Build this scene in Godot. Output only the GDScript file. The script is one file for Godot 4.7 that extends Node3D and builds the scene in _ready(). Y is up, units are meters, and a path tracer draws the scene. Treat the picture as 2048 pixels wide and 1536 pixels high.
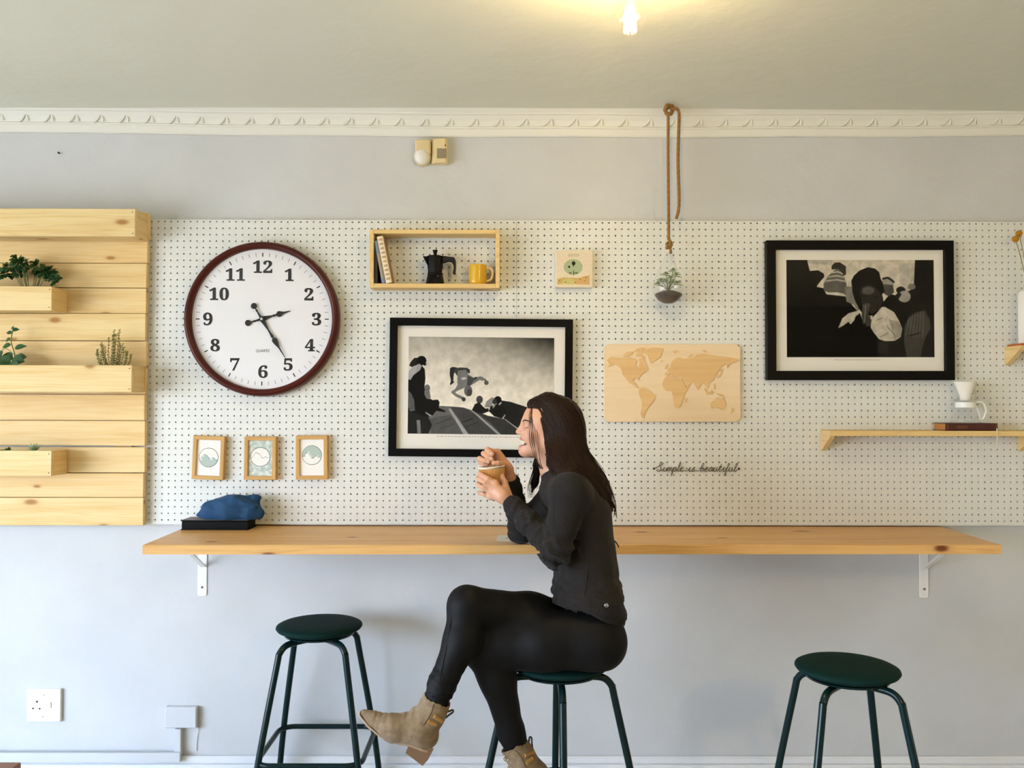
extends Node3D
# A cafe wall with a wooden bar counter, pegboard, pictures, stools and a seated guest.
# World: the back wall is the plane z = 0 and faces +z, the floor is y = 0, metres.

const FOCAL := 1740.0            # focal length in pixels of the 2048 x 1536 frame
const EYE := Vector3(0.0, 1.54, 3.44)
const CEILING := 2.685
const BOARD := 0.028             # front face of the pegboard
const COUNTER_TOP := 1.052
const BULB := 1.2                # strength of the filament bulb

var eye_basis := Basis.IDENTITY
var mats := {}
var taken := {}
var rng := RandomNumberGenerator.new()


func _ready() -> void:
	rng.seed = 7
	# --- camera -------------------------------------------------------------------------------------
	var cam := Camera3D.new()
	cam.name = "camera"
	eye_basis = Basis(Vector3.UP, deg_to_rad(-0.2)) * Basis(Vector3.RIGHT, deg_to_rad(1.15)) * Basis(Vector3.BACK, deg_to_rad(0.12))
	cam.transform = Transform3D(eye_basis, EYE)
	cam.fov = rad_to_deg(2.0 * atan(768.0 / FOCAL))
	cam.near = 0.05
	add_child(cam)
	cam.current = true
	# --- sky, daylight, exposure --------------------------------------------------------------------
	var env := Environment.new()
	env.background_mode = Environment.BG_SKY
	var sky := Sky.new()
	var air := ProceduralSkyMaterial.new()
	air.sky_top_color = Color(0.66, 0.80, 1.0)
	air.sky_horizon_color = Color(0.93, 0.96, 1.0)
	air.ground_horizon_color = Color(0.80, 0.82, 0.84)
	air.ground_bottom_color = Color(0.62, 0.62, 0.62)
	air.sky_energy_multiplier = 1.0
	sky.sky_material = air
	env.sky = sky
	env.background_energy_multiplier = 29.0
	env.ambient_light_source = Environment.AMBIENT_SOURCE_DISABLED
	env.tonemap_mode = Environment.TONE_MAPPER_LINEAR
	env.tonemap_exposure = 0.81
	env.sdfgi_enabled = true
	env.ssao_enabled = true
	env.ssil_enabled = true
	var we := WorldEnvironment.new()
	we.name = "world_environment"
	we.environment = env
	add_child(we)
	# --- the setting, then the things ---------------------------------------------------------------
	make_materials()
	build_shell()
	build_pegboards()
	build_counter()
	build_planters()
	build_clock()
	build_pictures()
	build_map()
	build_wire_words()
	build_box_shelf()
	build_right_shelves()
	build_terrarium()
	build_counter_items()
	build_wall_fittings()
	build_bulb()
	build_stools()
	build_person()


# ---------------------------------------------------------------------------------------------------
# measuring: where the line of sight through a pixel of the photograph meets a plane of the room
func at_depth(px: float, py: float, z: float) -> Vector3:
	var d := eye_basis * Vector3((px - 1024.0) / FOCAL, -(py - 768.0) / FOCAL, -1.0)
	return EYE + d * ((z - EYE.z) / d.z)


func at_height(px: float, py: float, y: float) -> Vector3:
	var d := eye_basis * Vector3((px - 1024.0) / FOCAL, -(py - 768.0) / FOCAL, -1.0)
	return EYE + d * ((y - EYE.y) / d.y)


# ---------------------------------------------------------------------------------------------------
# mesh building
class Shape:
	var v := PackedVector3Array()
	var n := PackedVector3Array()
	var t := PackedVector2Array()
	var c := PackedColorArray()
	var tf := Transform3D.IDENTITY
	var tint := Color.WHITE
	var uv_scale := Vector2.ONE
	var uv_offset := Vector2.ZERO

	func put(p: Vector3, q: Vector3, uv: Vector2) -> void:
		v.append(tf * p)
		n.append((tf.basis * q).normalized())
		t.append(uv * uv_scale + uv_offset)
		c.append(tint)

	# corners run counter-clockwise seen from outside
	func tri(a: Vector3, b: Vector3, d: Vector3, na := Vector3.ZERO, nb := Vector3.ZERO, nd := Vector3.ZERO, ua := Vector2.ZERO, ub := Vector2.ZERO, ud := Vector2.ZERO) -> void:
		if na == Vector3.ZERO:
			na = (b - a).cross(d - a)
			nb = na
			nd = na
		put(a, na, ua)
		if tf.basis.determinant() > 0.0:
			put(d, nd, ud)
			put(b, nb, ub)
		else:
			put(b, nb, ub)
			put(d, nd, ud)

	static func plane_uv(p: Vector3, q: Vector3) -> Vector2:
		var m := q.abs()
		if m.z >= m.x and m.z >= m.y:
			return Vector2(p.x, -p.y)
		if m.y >= m.x:
			return Vector2(p.x, p.z)
		return Vector2(p.z, -p.y)

	# a flat polygon turned towards "out"
	func face(pts: Array, out: Vector3) -> void:
		var q: Vector3 = (pts[1] - pts[0]).cross(pts[2] - pts[0])
		if q.dot(out) < 0.0:
			pts = pts.duplicate()
			pts.reverse()
			q = -q
		for k in range(1, pts.size() - 1):
			tri(pts[0], pts[k], pts[k + 1], q, q, q, plane_uv(pts[0], q), plane_uv(pts[k], q), plane_uv(pts[k + 1], q))

	func box(at: Vector3, size: Vector3, bevel := 0.0) -> void:
		var h := size * 0.5
		var b := minf(bevel, minf(h.x, minf(h.y, h.z)) * 0.98)
		for ax in 3:
			var j := (ax + 1) % 3
			var k := (ax + 2) % 3
			for s in [-1.0, 1.0]:
				var pts := []
				for e in [[-1, -1], [1, -1], [1, 1], [-1, 1]]:
					var p := Vector3.ZERO
					p[ax] = s * h[ax]
					p[j] = e[0] * (h[j] - b)
					p[k] = e[1] * (h[k] - b)
					pts.append(at + p)
				var out := Vector3.ZERO
				out[ax] = s
				face(pts, out)
		if b <= 0.0:
			return
		for ax in 3:
			var j := (ax + 1) % 3
			var k := (ax + 2) % 3
			for e in [[-1.0, -1.0], [1.0, -1.0], [1.0, 1.0], [-1.0, 1.0]]:
				var pts := []
				for w in [[-1.0, 0], [1.0, 0], [1.0, 1], [-1.0, 1]]:
					var p := Vector3.ZERO
					p[ax] = w[0] * (h[ax] - b)
					p[j] = e[0] * (h[j] - (b if w[1] == 0 else 0.0))
					p[k] = e[1] * (h[k] - (0.0 if w[1] == 0 else b))
					pts.append(at + p)
				var out := Vector3.ZERO
				out[j] = e[0]
				out[k] = e[1]
				face(pts, out)
		for sx in [-1.0, 1.0]:
			for sy in [-1.0, 1.0]:
				for sz in [-1.0, 1.0]:
					var s := Vector3(sx, sy, sz)
					face([at + s * Vector3(h.x, h.y - b, h.z - b), at + s * Vector3(h.x - b, h.y, h.z - b), at + s * Vector3(h.x - b, h.y - b, h.z)], s)

	# a flat outline in x, y (counter-clockwise or not) pushed from z0 to z1, with a chamfer on the front rim
	func prism(poly: PackedVector2Array, z0: float, z1: float, bevel := 0.0, back := true) -> void:
		if not Geometry2D.is_polygon_clockwise(poly):
			poly = poly.duplicate()
		else:
			poly = poly.duplicate()
			poly.reverse()
		var top := poly
		if bevel > 0.0:
			var inner := PackedVector2Array()
			var m := poly.size()
			for i in m:
				var a := (poly[i] - poly[(i + m - 1) % m]).normalized()
				var b := (poly[(i + 1) % m] - poly[i]).normalized()
				var nn := Vector2(-a.y - b.y, a.x + b.x).normalized()
				var k := clampf(1.0 / maxf(0.35, nn.dot(Vector2(-a.y, a.x))), 1.0, 2.0)
				inner.append(poly[i] + nn * bevel * k)
			top = inner
		var idx := Geometry2D.triangulate_polygon(top)
		for i in range(0, idx.size(), 3):
			var p := [top[idx[i]], top[idx[i + 1]], top[idx[i + 2]]]
			face([Vector3(p[0].x, p[0].y, z1), Vector3(p[1].x, p[1].y, z1), Vector3(p[2].x, p[2].y, z1)], Vector3.BACK)
		if back:
			idx = Geometry2D.triangulate_polygon(poly)
			for i in range(0, idx.size(), 3):
				var p := [poly[idx[i]], poly[idx[i + 1]], poly[idx[i + 2]]]
				face([Vector3(p[0].x, p[0].y, z0), Vector3(p[1].x, p[1].y, z0), Vector3(p[2].x, p[2].y, z0)], Vector3.FORWARD)
		var m := poly.size()
		for i in m:
			var a := poly[i]
			var b := poly[(i + 1) % m]
			if a.distance_squared_to(b) < 1e-12:
				continue
			var out := Vector3(b.y - a.y, a.x - b.x, 0.0)
			face([Vector3(a.x, a.y, z0), Vector3(b.x, b.y, z0), Vector3(b.x, b.y, z1 - bevel), Vector3(a.x, a.y, z1 - bevel)], out)
			if bevel > 0.0:
				var ia := top[i]
				var ib := top[(i + 1) % m]
				face([Vector3(a.x, a.y, z1 - bevel), Vector3(b.x, b.y, z1 - bevel), Vector3(ib.x, ib.y, z1), Vector3(ia.x, ia.y, z1)], out.normalized() + Vector3.BACK)

	# profile of (radius, height) turned round y
	func lathe(profile: Array, segs := 24, sharp := 0.7, facets := false) -> void:
		var m := profile.size()
		var sn := []
		for i in m - 1:
			var d: Vector2 = profile[i + 1] - profile[i]
			sn.append(Vector2(d.y, -d.x).normalized())
		for i in m - 1:
			var n0: Vector2 = sn[i]
			var n1: Vector2 = sn[i]
			if i > 0 and sn[i - 1].dot(sn[i]) > sharp:
				n0 = (sn[i - 1] + sn[i]).normalized()
			if i < m - 2 and sn[i + 1].dot(sn[i]) > sharp:
				n1 = (sn[i + 1] + sn[i]).normalized()
			var a: Vector2 = profile[i]
			var b: Vector2 = profile[i + 1]
			for k in segs:
				var t0 := TAU * k / segs
				var t1 := TAU * (k + 1) / segs
				var c0 := Vector2(cos(t0), sin(t0))
				var c1 := Vector2(cos(t1), sin(t1))
				var m0 := c0
				var m1 := c1
				if facets:
					m0 = (c0 + c1).normalized()
					m1 = m0
				var p00 := Vector3(a.x * c0.x, a.y, a.x * c0.y)
				var p01 := Vector3(a.x * c1.x, a.y, a.x * c1.y)
				var p10 := Vector3(b.x * c0.x, b.y, b.x * c0.y)
				var p11 := Vector3(b.x * c1.x, b.y, b.x * c1.y)
				var q00 := Vector3(n0.x * m0.x, n0.y, n0.x * m0.y)
				var q01 := Vector3(n0.x * m1.x, n0.y, n0.x * m1.y)
				var q10 := Vector3(n1.x * m0.x, n1.y, n1.x * m0.y)
				var q11 := Vector3(n1.x * m1.x, n1.y, n1.x * m1.y)
				var u0 := float(k) / segs
				var u1 := float(k + 1) / segs
				if b.x > 1e-6:
					tri(p00, p10, p11, q00, q10, q11, Vector2(u0, a.y), Vector2(u0, b.y), Vector2(u1, b.y))
				if a.x > 1e-6:
					tri(p00, p11, p01, q00, q11, q01, Vector2(u0, a.y), Vector2(u1, b.y), Vector2(u1, a.y))

	# a round bar along points; radius is one number or one per point
	func tube(pts: PackedVector3Array, radius, sides := 10, caps := true, closed := false) -> void:
		var m := pts.size()
		var rad := PackedFloat32Array()
		for i in m:
			rad.append(radius if radius is float else radius[i])
		var dirs := PackedVector3Array()
		for i in m:
			var a := pts[(i + m - 1) % m] if closed else pts[maxi(i - 1, 0)]
			var b := pts[(i + 1) % m] if closed else pts[mini(i + 1, m - 1)]
			dirs.append((b - a).normalized())
		var x := dirs[0].cross(Vector3.UP if absf(dirs[0].y) < 0.9 else Vector3.RIGHT).normalized()
		var rings := []
		var norms := []
		for i in m:
			x = (x - dirs[i] * x.dot(dirs[i])).normalized()
			var y := dirs[i].cross(x)
			var ring := PackedVector3Array()
			var nor := PackedVector3Array()
			for k in sides:
				var a := TAU * k / sides
				var q := x * cos(a) + y * sin(a)
				nor.append(q)
				ring.append(pts[i] + q * rad[i])
			rings.append(ring)
			norms.append(nor)
		var along := 0.0
		for i in (m if closed else m - 1):
			var j := (i + 1) % m
			var nxt := along + pts[i].distance_to(pts[j])
			for k in sides:
				var l := (k + 1) % sides
				var a: Vector3 = rings[i][k]
				var b: Vector3 = rings[i][l]
				var d: Vector3 = rings[j][l]
				var e: Vector3 = rings[j][k]
				var u0 := float(k) / sides
				var u1 := float(k + 1) / sides
				tri(a, b, d, norms[i][k], norms[i][l], norms[j][l], Vector2(along, u0), Vector2(along, u1), Vector2(nxt, u1))
				tri(a, d, e, norms[i][k], norms[j][l], norms[j][k], Vector2(along, u0), Vector2(nxt, u1), Vector2(nxt, u0))
			along = nxt
		if caps and not closed:
			for k in sides:
				var l := (k + 1) % sides
				tri(pts[0], rings[0][l], rings[0][k])
				tri(pts[m - 1], rings[m - 1][k], rings[m - 1][l])

	func ball(at: Vector3, r: Vector3, rows := 10, cols := 16) -> void:
		for i in rows:
			var a0 := PI * i / rows
			var a1 := PI * (i + 1) / rows
			for k in cols:
				var b0 := TAU * k / cols
				var b1 := TAU * (k + 1) / cols
				var p := [Vector3(sin(a0) * cos(b0), cos(a0), sin(a0) * sin(b0)), Vector3(sin(a0) * cos(b1), cos(a0), sin(a0) * sin(b1)), Vector3(sin(a1) * cos(b1), cos(a1), sin(a1) * sin(b1)), Vector3(sin(a1) * cos(b0), cos(a1), sin(a1) * sin(b0))]
				if i > 0:
					tri(at + p[0] * r, at + p[1] * r, at + p[2] * r, p[0] / r, p[1] / r, p[2] / r)
				if i < rows - 1:
					tri(at + p[0] * r, at + p[2] * r, at + p[3] * r, p[0] / r, p[2] / r, p[3] / r)

	# a curved leaf from "at" along "dir", its face turned to "up"
	func leaf(at: Vector3, dir: Vector3, up: Vector3, length: float, width: float, bend := 0.3, rows := 5, fold := 0.2, outline := 0) -> void:
		var d := dir.normalized()
		var s := d.cross(up).normalized()
		var u := s.cross(d)
		var p := at
		var left := []
		var mid := []
		var right := []
		for i in rows + 1:
			var f := float(i) / rows
			var w := width * 0.5 * sin(PI * pow(f, 0.75)) if outline == 0 else width * 0.5 * (0.25 + 0.75 * f) * sqrt(maxf(0.0, 1.0 - pow(f, 4.0)))
			w = maxf(w, 0.0)
			mid.append(p)
			left.append(p - s * w + u * w * fold)
			right.append(p + s * w + u * w * fold)
			d = (d - u * bend / rows).normalized()
			u = s.cross(d)
			p += d * length / rows
		for i in rows:
			for side in [[left, -1.0], [right, 1.0]]:
				var e: Array = side[0]
				face([mid[i], mid[i + 1], e[i + 1], e[i]] if e[i].distance_to(mid[i]) > 1e-6 else [mid[i], mid[i + 1], e[i + 1]], u)

	func mesh() -> ArrayMesh:
		var arr := []
		arr.resize(Mesh.ARRAY_MAX)
		arr[Mesh.ARRAY_VERTEX] = v
		arr[Mesh.ARRAY_NORMAL] = n
		arr[Mesh.ARRAY_TEX_UV] = t
		arr[Mesh.ARRAY_COLOR] = c
		var m := ArrayMesh.new()
		m.add_surface_from_arrays(Mesh.PRIMITIVE_TRIANGLES, arr)
		return m


func rounded_rect(w: float, h: float, r: float, steps := 5) -> PackedVector2Array:
	var out := PackedVector2Array()
	for q in 4:
		var c := Vector2((w * 0.5 - r) * [1, -1, -1, 1][q], (h * 0.5 - r) * [1, 1, -1, -1][q])
		for i in steps + 1:
			var a := PI * 0.5 * (q + float(i) / steps)
			out.append(c + Vector2(cos(a), sin(a)) * r)
	return out


func disc(r: float, steps := 32) -> PackedVector2Array:
	var out := PackedVector2Array()
	for i in steps:
		out.append(Vector2(cos(TAU * i / steps), sin(TAU * i / steps)) * r)
	return out


# a smooth line through control points
func spline(pts: Array, steps := 6) -> PackedVector3Array:
	var out := PackedVector3Array()
	var m := pts.size()
	for i in m - 1:
		var p0: Vector3 = pts[maxi(i - 1, 0)]
		var p1: Vector3 = pts[i]
		var p2: Vector3 = pts[i + 1]
		var p3: Vector3 = pts[mini(i + 2, m - 1)]
		for k in steps:
			out.append(p1.cubic_interpolate(p2, p0, p3, float(k) / steps))
	out.append(pts[m - 1])
	return out


func spline2(pts: Array, steps := 6, closed := true) -> PackedVector2Array:
	var out := PackedVector2Array()
	var m := pts.size()
	for i in (m if closed else m - 1):
		var p0: Vector2 = pts[(i + m - 1) % m] if closed else pts[maxi(i - 1, 0)]
		var p1: Vector2 = pts[i]
		var p2: Vector2 = pts[(i + 1) % m]
		var p3: Vector2 = pts[(i + 2) % m] if closed else pts[mini(i + 2, m - 1)]
		for k in steps:
			out.append(p1.cubic_interpolate(p2, p0, p3, float(k) / steps))
	if not closed:
		out.append(pts[m - 1])
	return out


# ---------------------------------------------------------------------------------------------------
# nodes
func numbered(called: String, parent: Node) -> String:
	var key := "%d/%s" % [parent.get_instance_id(), called]
	var k: int = taken.get(key, 0)
	taken[key] = k + 1
	return called if k == 0 else "%s_%03d" % [called, k]


func obj(called: String, shape, material: Material, parent: Node = self, at := Vector3.ZERO) -> MeshInstance3D:
	var o := MeshInstance3D.new()
	o.name = numbered(called, parent)
	o.mesh = shape.mesh() if shape is Shape else shape
	o.material_override = material
	parent.add_child(o, true)
	o.position = at
	return o


func tag(o: Node, label: String, category: String, group := "") -> Node:
	o.set_meta("label", label)
	o.set_meta("category", category)
	if group:
		o.set_meta("group", group)
	return o


func thing(called: String, label: String, category: String, at := Vector3.ZERO, group := "") -> Node3D:
	var o := Node3D.new()
	o.name = numbered(called, self)
	add_child(o, true)
	o.position = at
	tag(o, label, category, group)
	return o


func node_part(called: String, parent: Node, at := Vector3.ZERO) -> Node3D:
	var o := Node3D.new()
	o.name = numbered(called, parent)
	parent.add_child(o, true)
	o.position = at
	return o


func struct(called: String, shape, material: Material, at := Vector3.ZERO) -> MeshInstance3D:
	var o := obj(called, shape, material, self, at)
	o.set_meta("kind", "structure")
	return o


func letters(text: String, size: float, depth: float, bold := true, face := "Droid Serif") -> TextMesh:
	var f := SystemFont.new()
	f.font_names = PackedStringArray([face])
	f.font_weight = 700 if bold else 400
	var m := TextMesh.new()
	m.text = text
	m.font = f
	if bold:
		var heavy := FontVariation.new()
		heavy.base_font = f
		heavy.variation_embolden = 0.4
		m.font = heavy
	m.font_size = 64
	m.pixel_size = size / 64.0
	m.depth = depth
	m.curve_step = 1.0
	return m


# ---------------------------------------------------------------------------------------------------
# materials and computed textures
func plain(key: String, color: Color, rough := 0.7, metal := 0.0) -> StandardMaterial3D:
	if mats.has(key):
		return mats[key]
	var m := StandardMaterial3D.new()
	m.resource_name = key
	m.albedo_color = color
	m.roughness = rough
	m.metallic = metal
	m.vertex_color_use_as_albedo = true
	mats[key] = m
	return m


func glass(key: String, alpha := 0.06) -> StandardMaterial3D:
	var m := StandardMaterial3D.new()
	m.resource_name = key
	m.albedo_color = Color(0.95, 0.97, 0.96, alpha)
	m.transparency = BaseMaterial3D.TRANSPARENCY_ALPHA
	m.roughness = 0.02
	mats[key] = m
	return m


func noise_texture(freq: float, size := 256, octaves := 4, ramp: Gradient = null, as_normal := false, strength := 4.0, noise_seed := 1) -> ImageTexture:
	var fn := FastNoiseLite.new()
	fn.noise_type = FastNoiseLite.TYPE_SIMPLEX_SMOOTH
	fn.seed = noise_seed
	fn.frequency = freq
	fn.fractal_octaves = octaves
	var im := fn.get_seamless_image(size, size)
	if as_normal:
		im.convert(Image.FORMAT_RGBA8)
		im.bump_map_to_normal_map(strength)
	elif ramp:
		var out := Image.create_empty(size, size, false, Image.FORMAT_RGB8)
		for y in size:
			for x in size:
				out.set_pixel(x, y, ramp.sample(im.get_pixel(x, y).r))
		im = out
	return ImageTexture.create_from_image(im)


func ramp2(a: Color, b: Color) -> Gradient:
	var g := Gradient.new()
	g.set_color(0, a)
	g.set_color(1, b)
	return g


# pine boards: long growth lines, streaks and knots. One texture covers 3.6 m x 0.9 m.
func wood_image(base: Color, line: Color, knot: Color, knots: int, wood_seed: int, w := 1536, h := 512) -> Image:
	var r := RandomNumberGenerator.new()
	r.seed = wood_seed
	var grain := FastNoiseLite.new()
	grain.seed = wood_seed
	grain.frequency = 0.01
	grain.fractal_octaves = 3
	var fine := FastNoiseLite.new()
	fine.seed = wood_seed + 1
	fine.frequency = 0.03
	fine.fractal_octaves = 2
	var spots := []
	for i in knots:
		spots.append([r.randf() * w, r.randf() * h, r.randf_range(3.0, 6.5), r.randf_range(1.2, 2.0)])
	var im := Image.create_empty(w, h, false, Image.FORMAT_RGB8)
	for y in h:
		var near := []
		for s in spots:
			if absf(y - s[1]) < s[2] * 7.0:
				near.append(s)
		for x in w:
			var yy := float(y)
			var k := 0.0
			for s in near:
				var dx: float = (x - s[0]) / (s[2] * s[3])
				var dy: float = (y - s[1]) / s[2]
				var q := dx * dx * 0.25 + dy * dy
				if q < 40.0:
					var e := exp(-q * 0.22)
					yy += dy * e * s[2] * 0.8
					var q2 := dx * dx + dy * dy
					if q2 < 9.0:
						k = maxf(k, clampf(1.35 - sqrt(q2), 0.0, 1.0) * 0.85 + 0.25 * exp(-q2 * 0.5))
			var band := grain.get_noise_2d(x * 0.14, yy * 3.2)
			var rings := 0.5 + 0.5 * sin((yy * 0.22 + band * 9.0) * 1.7)
			var f := fine.get_noise_2d(x * 0.35, yy * 7.0)
			var a := clampf(0.20 * rings * rings + 0.30 * (band + 0.25) + 0.16 * f, 0.0, 1.0)
			var col := base.lerp(line, a)
			im.set_pixel(x, y, col.lerp(knot, clampf(k, 0.0, 0.9)))
	return im


func wood_material(key: String, base: Color, line: Color, knot: Color, knots: int, wood_seed: int, rough := 0.55) -> StandardMaterial3D:
	var m := plain(key, Color.WHITE, rough)
	m.albedo_texture = ImageTexture.create_from_image(wood_image(base, line, knot, knots, wood_seed))
	m.metallic_specular = 0.35
	return m


# a shape whose planes show a piece of a 3.6 m x 0.9 m board of wood
func wood_shape(tint := Color.WHITE, across := false) -> Shape:
	var s := Shape.new()
	s.uv_scale = Vector2(1.0 / 3.6, 1.0 / 0.9)
	s.uv_offset = Vector2(rng.randf(), rng.randf_range(0.1, 0.9))
	s.tint = tint
	return s


func make_materials() -> void:
	var m := plain("wall_paint", Color(0.805, 0.812, 0.818), 0.75)
	m.albedo_texture = noise_texture(0.006, 512, 5, ramp2(Color(0.965, 0.965, 0.96), Color(1, 1, 1)), false, 4.0, 3)
	m.normal_enabled = true
	m.normal_texture = noise_texture(0.02, 512, 5, null, true, 3.0, 4)
	m.normal_scale = 0.25
	m.uv1_triplanar = true
	m.uv1_world_triplanar = true
	m.uv1_scale = Vector3.ONE * 0.7
	m = plain("ceiling_paint", Color(0.87, 0.87, 0.815), 0.85)
	m.normal_enabled = true
	m.normal_texture = mats["wall_paint"].normal_texture
	m.normal_scale = 0.25
	m.uv1_triplanar = true
	m.uv1_world_triplanar = true
	m.uv1_scale = Vector3.ONE * 0.5
	plain("side_wall_paint", Color(0.88, 0.855, 0.79), 0.8)
	plain("front_wall_paint", Color(0.30, 0.27, 0.24), 0.8)
	plain("plaster", Color(0.89, 0.89, 0.86), 0.65)
	plain("skirting_paint", Color(0.90, 0.91, 0.92), 0.45)
	plain("pegboard_paint", Color(0.865, 0.875, 0.86), 0.5)
	plain("white_enamel", Color(0.93, 0.93, 0.92), 0.35)
	plain("white_plastic", Color(0.93, 0.94, 0.93), 0.35)
	plain("yellowed_plastic", Color(0.87, 0.79, 0.60), 0.4)
	plain("screw_steel", Color(0.5, 0.5, 0.48), 0.35, 0.9)
	plain("black_hole", Color(0.03, 0.03, 0.03), 0.9)
	wood_material("pine", Color(0.905, 0.81, 0.60), Color(0.80, 0.63, 0.37), Color(0.64, 0.45, 0.25), 50, 5)
	wood_material("counter_pine", Color(0.875, 0.70, 0.45), Color(0.73, 0.49, 0.24), Color(0.38, 0.20, 0.08), 20, 9, 0.38)
	wood_material("frame_oak", Color(0.80, 0.64, 0.40), Color(0.66, 0.48, 0.26), Color(0.5, 0.33, 0.16), 0, 12, 0.55)
	glass("picture_glass", 0.0).metallic_specular = 0.22
	glass("clear_glass", 0.05)


# ===================================================================================================
# the room
func build_shell() -> void:
	var x0 := -4.5
	var x1 := 4.4
	var z1 := 7.0
	var s := Shape.new()
	s.box(Vector3((x0 + x1) * 0.5, CEILING * 0.5 + 0.05, -0.1), Vector3(x1 - x0 + 0.6, CEILING + 0.3, 0.2))
	struct("wall_back", s, mats.wall_paint)
	s = Shape.new()
	s.box(Vector3((x0 + x1) * 0.5, -0.1, z1 * 0.5), Vector3(x1 - x0 + 0.6, 0.2, z1 + 0.6))
	var boards := plain("floor_boards", Color(0.71, 0.675, 0.60), 0.5)
	struct("floor", s, boards)
	s = Shape.new()
	s.box(Vector3((x0 + x1) * 0.5, CEILING + 0.1, z1 * 0.5), Vector3(x1 - x0 + 0.6, 0.2, z1 + 0.6))
	struct("ceiling", s, mats.ceiling_paint)
	s = Shape.new()
	s.box(Vector3(x1 + 0.1, CEILING * 0.5, z1 * 0.5), Vector3(0.2, CEILING + 0.2, z1 + 0.6))
	struct("wall_right", s, mats.side_wall_paint)
	s = Shape.new()
	s.box(Vector3((x0 + x1) * 0.5, CEILING * 0.5, z1 + 0.1), Vector3(x1 - x0 + 0.6, CEILING + 0.2, 0.2))
	struct("wall_front", s, mats.front_wall_paint)
	# left wall with the shop window that lets the daylight in
	var wz0 := 1.5
	var wz1 := 6.4
	var wy0 := 0.15
	var wy1 := 2.1
	s = Shape.new()
	s.box(Vector3(x0 - 0.1, wy0 * 0.5, z1 * 0.5), Vector3(0.2, wy0, z1 + 0.4))
	s.box(Vector3(x0 - 0.1, (wy1 + CEILING) * 0.5, z1 * 0.5), Vector3(0.2, CEILING - wy1, z1 + 0.4))
	s.box(Vector3(x0 - 0.1, (wy0 + wy1) * 0.5, wz0 * 0.5), Vector3(0.2, wy1 - wy0, wz0))
	s.box(Vector3(x0 - 0.1, (wy0 + wy1) * 0.5, (wz1 + z1) * 0.5), Vector3(0.2, wy1 - wy0, z1 - wz1))
	struct("wall_left", s, mats.side_wall_paint)
	s = Shape.new()
	for y in [wy0 + 0.02, wy1 - 0.02]:
		s.box(Vector3(x0 - 0.1, y, (wz0 + wz1) * 0.5), Vector3(0.06, 0.04, wz1 - wz0), 0.004)
	for z in [wz0 + 0.02, (wz0 + wz1) * 0.5, wz1 - 0.02]:
		s.box(Vector3(x0 - 0.1, (wy0 + wy1) * 0.5, z), Vector3(0.06, wy1 - wy0 - 0.08, 0.04), 0.004)
	struct("window_1", s, mats.white_enamel)
	build_cornice(x0, x1)
	# skirting board: two steps and a rounded top
	var top := at_depth(1024, 1514, 0.018).y
	s = Shape.new()
	s.box(Vector3((x0 + x1) * 0.5, (top - 0.03) * 0.5, 0.011), Vector3(x1 - x0, top - 0.03, 0.022), 0.003)
	s.box(Vector3((x0 + x1) * 0.5, top - 0.015, 0.008), Vector3(x1 - x0, 0.03, 0.016), 0.006)
	struct("baseboard_back", s, mats.skirting_paint)


func build_cornice(x0: float, x1: float) -> void:
	# height and reach of the moulding, from below upwards; the old plaster run sags a little in the middle
	var low := at_depth(1024, 274, 0.01).y
	var prof := [Vector2(0.0, low), Vector2(0.012, low), Vector2(0.016, low + 0.004), Vector2(0.018, low + 0.028), Vector2(0.024, low + 0.031), Vector2(0.024, low + 0.036), Vector2(0.018, low + 0.040), Vector2(0.026, low + 0.060), Vector2(0.040, low + 0.076), Vector2(0.048, low + 0.079), Vector2(0.050, low + 0.084), Vector2(0.055, low + 0.087), Vector2(0.070, low + 0.098), Vector2(0.080, low + 0.105), Vector2(0.080, CEILING + 0.02)]
	var steps := 60
	var s := Shape.new()
	var sag := func(x: float) -> float: return 0.014 * clampf(pow((x - 0.15) / 2.1, 2.0), 0.0, 1.6) + 0.0015 * sin(x * 7.0)
	for i in steps:
		var xa := lerpf(x0, x1, float(i) / steps)
		var xb := lerpf(x0, x1, float(i + 1) / steps)
		var ya: float = sag.call(xa)
		var yb: float = sag.call(xb)
		for k in prof.size() - 1:
			var a: Vector2 = prof[k]
			var b: Vector2 = prof[k + 1]
			s.face([Vector3(xa, a.y + ya, a.x), Vector3(xb, a.y + yb, a.x), Vector3(xb, b.y + yb, b.x), Vector3(xa, b.y + ya, b.x)], Vector3(0, -(b.x - a.x), b.y - a.y))
	var run := struct("trim_1", s, mats.plaster)
	run.set_meta("label", "white moulded plaster cornice along the top of the wall")
	# the leaf motif of the frieze: a curved blade leaning on a short upright
	var leaf := Shape.new()
	var blade := PackedVector3Array()
	var wide := PackedFloat32Array()
	for i in 9:
		var f := i / 8.0
		blade.append(Vector3(-0.034 + 0.034 * f, -0.017 + 0.036 * f * f, 0.002 + 0.010 * f))
		wide.append(0.0012 + 0.0034 * sin(PI * (0.15 + 0.8 * f)))
	leaf.tube(blade, wide, 6)
	leaf.tube(PackedVector3Array([Vector3(0.004, -0.016, 0.003), Vector3(0.003, 0.0, 0.006), Vector3(0.001, 0.020, 0.014)]), PackedFloat32Array([0.003, 0.0045, 0.002]), 6)
	leaf.tube(PackedVector3Array([Vector3(0.012, -0.014, 0.002), Vector3(0.009, -0.004, 0.004), Vector3(0.004, 0.010, 0.009)]), PackedFloat32Array([0.001, 0.0028, 0.001]), 6)
	var lm := leaf.mesh()
	var x := -2.10
	while x < 2.2:
		obj("leaf_relief", lm, mats.plaster, run, Vector3(x, low + 0.058 + sag.call(x), 0.019))
		x += 0.0985


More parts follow.
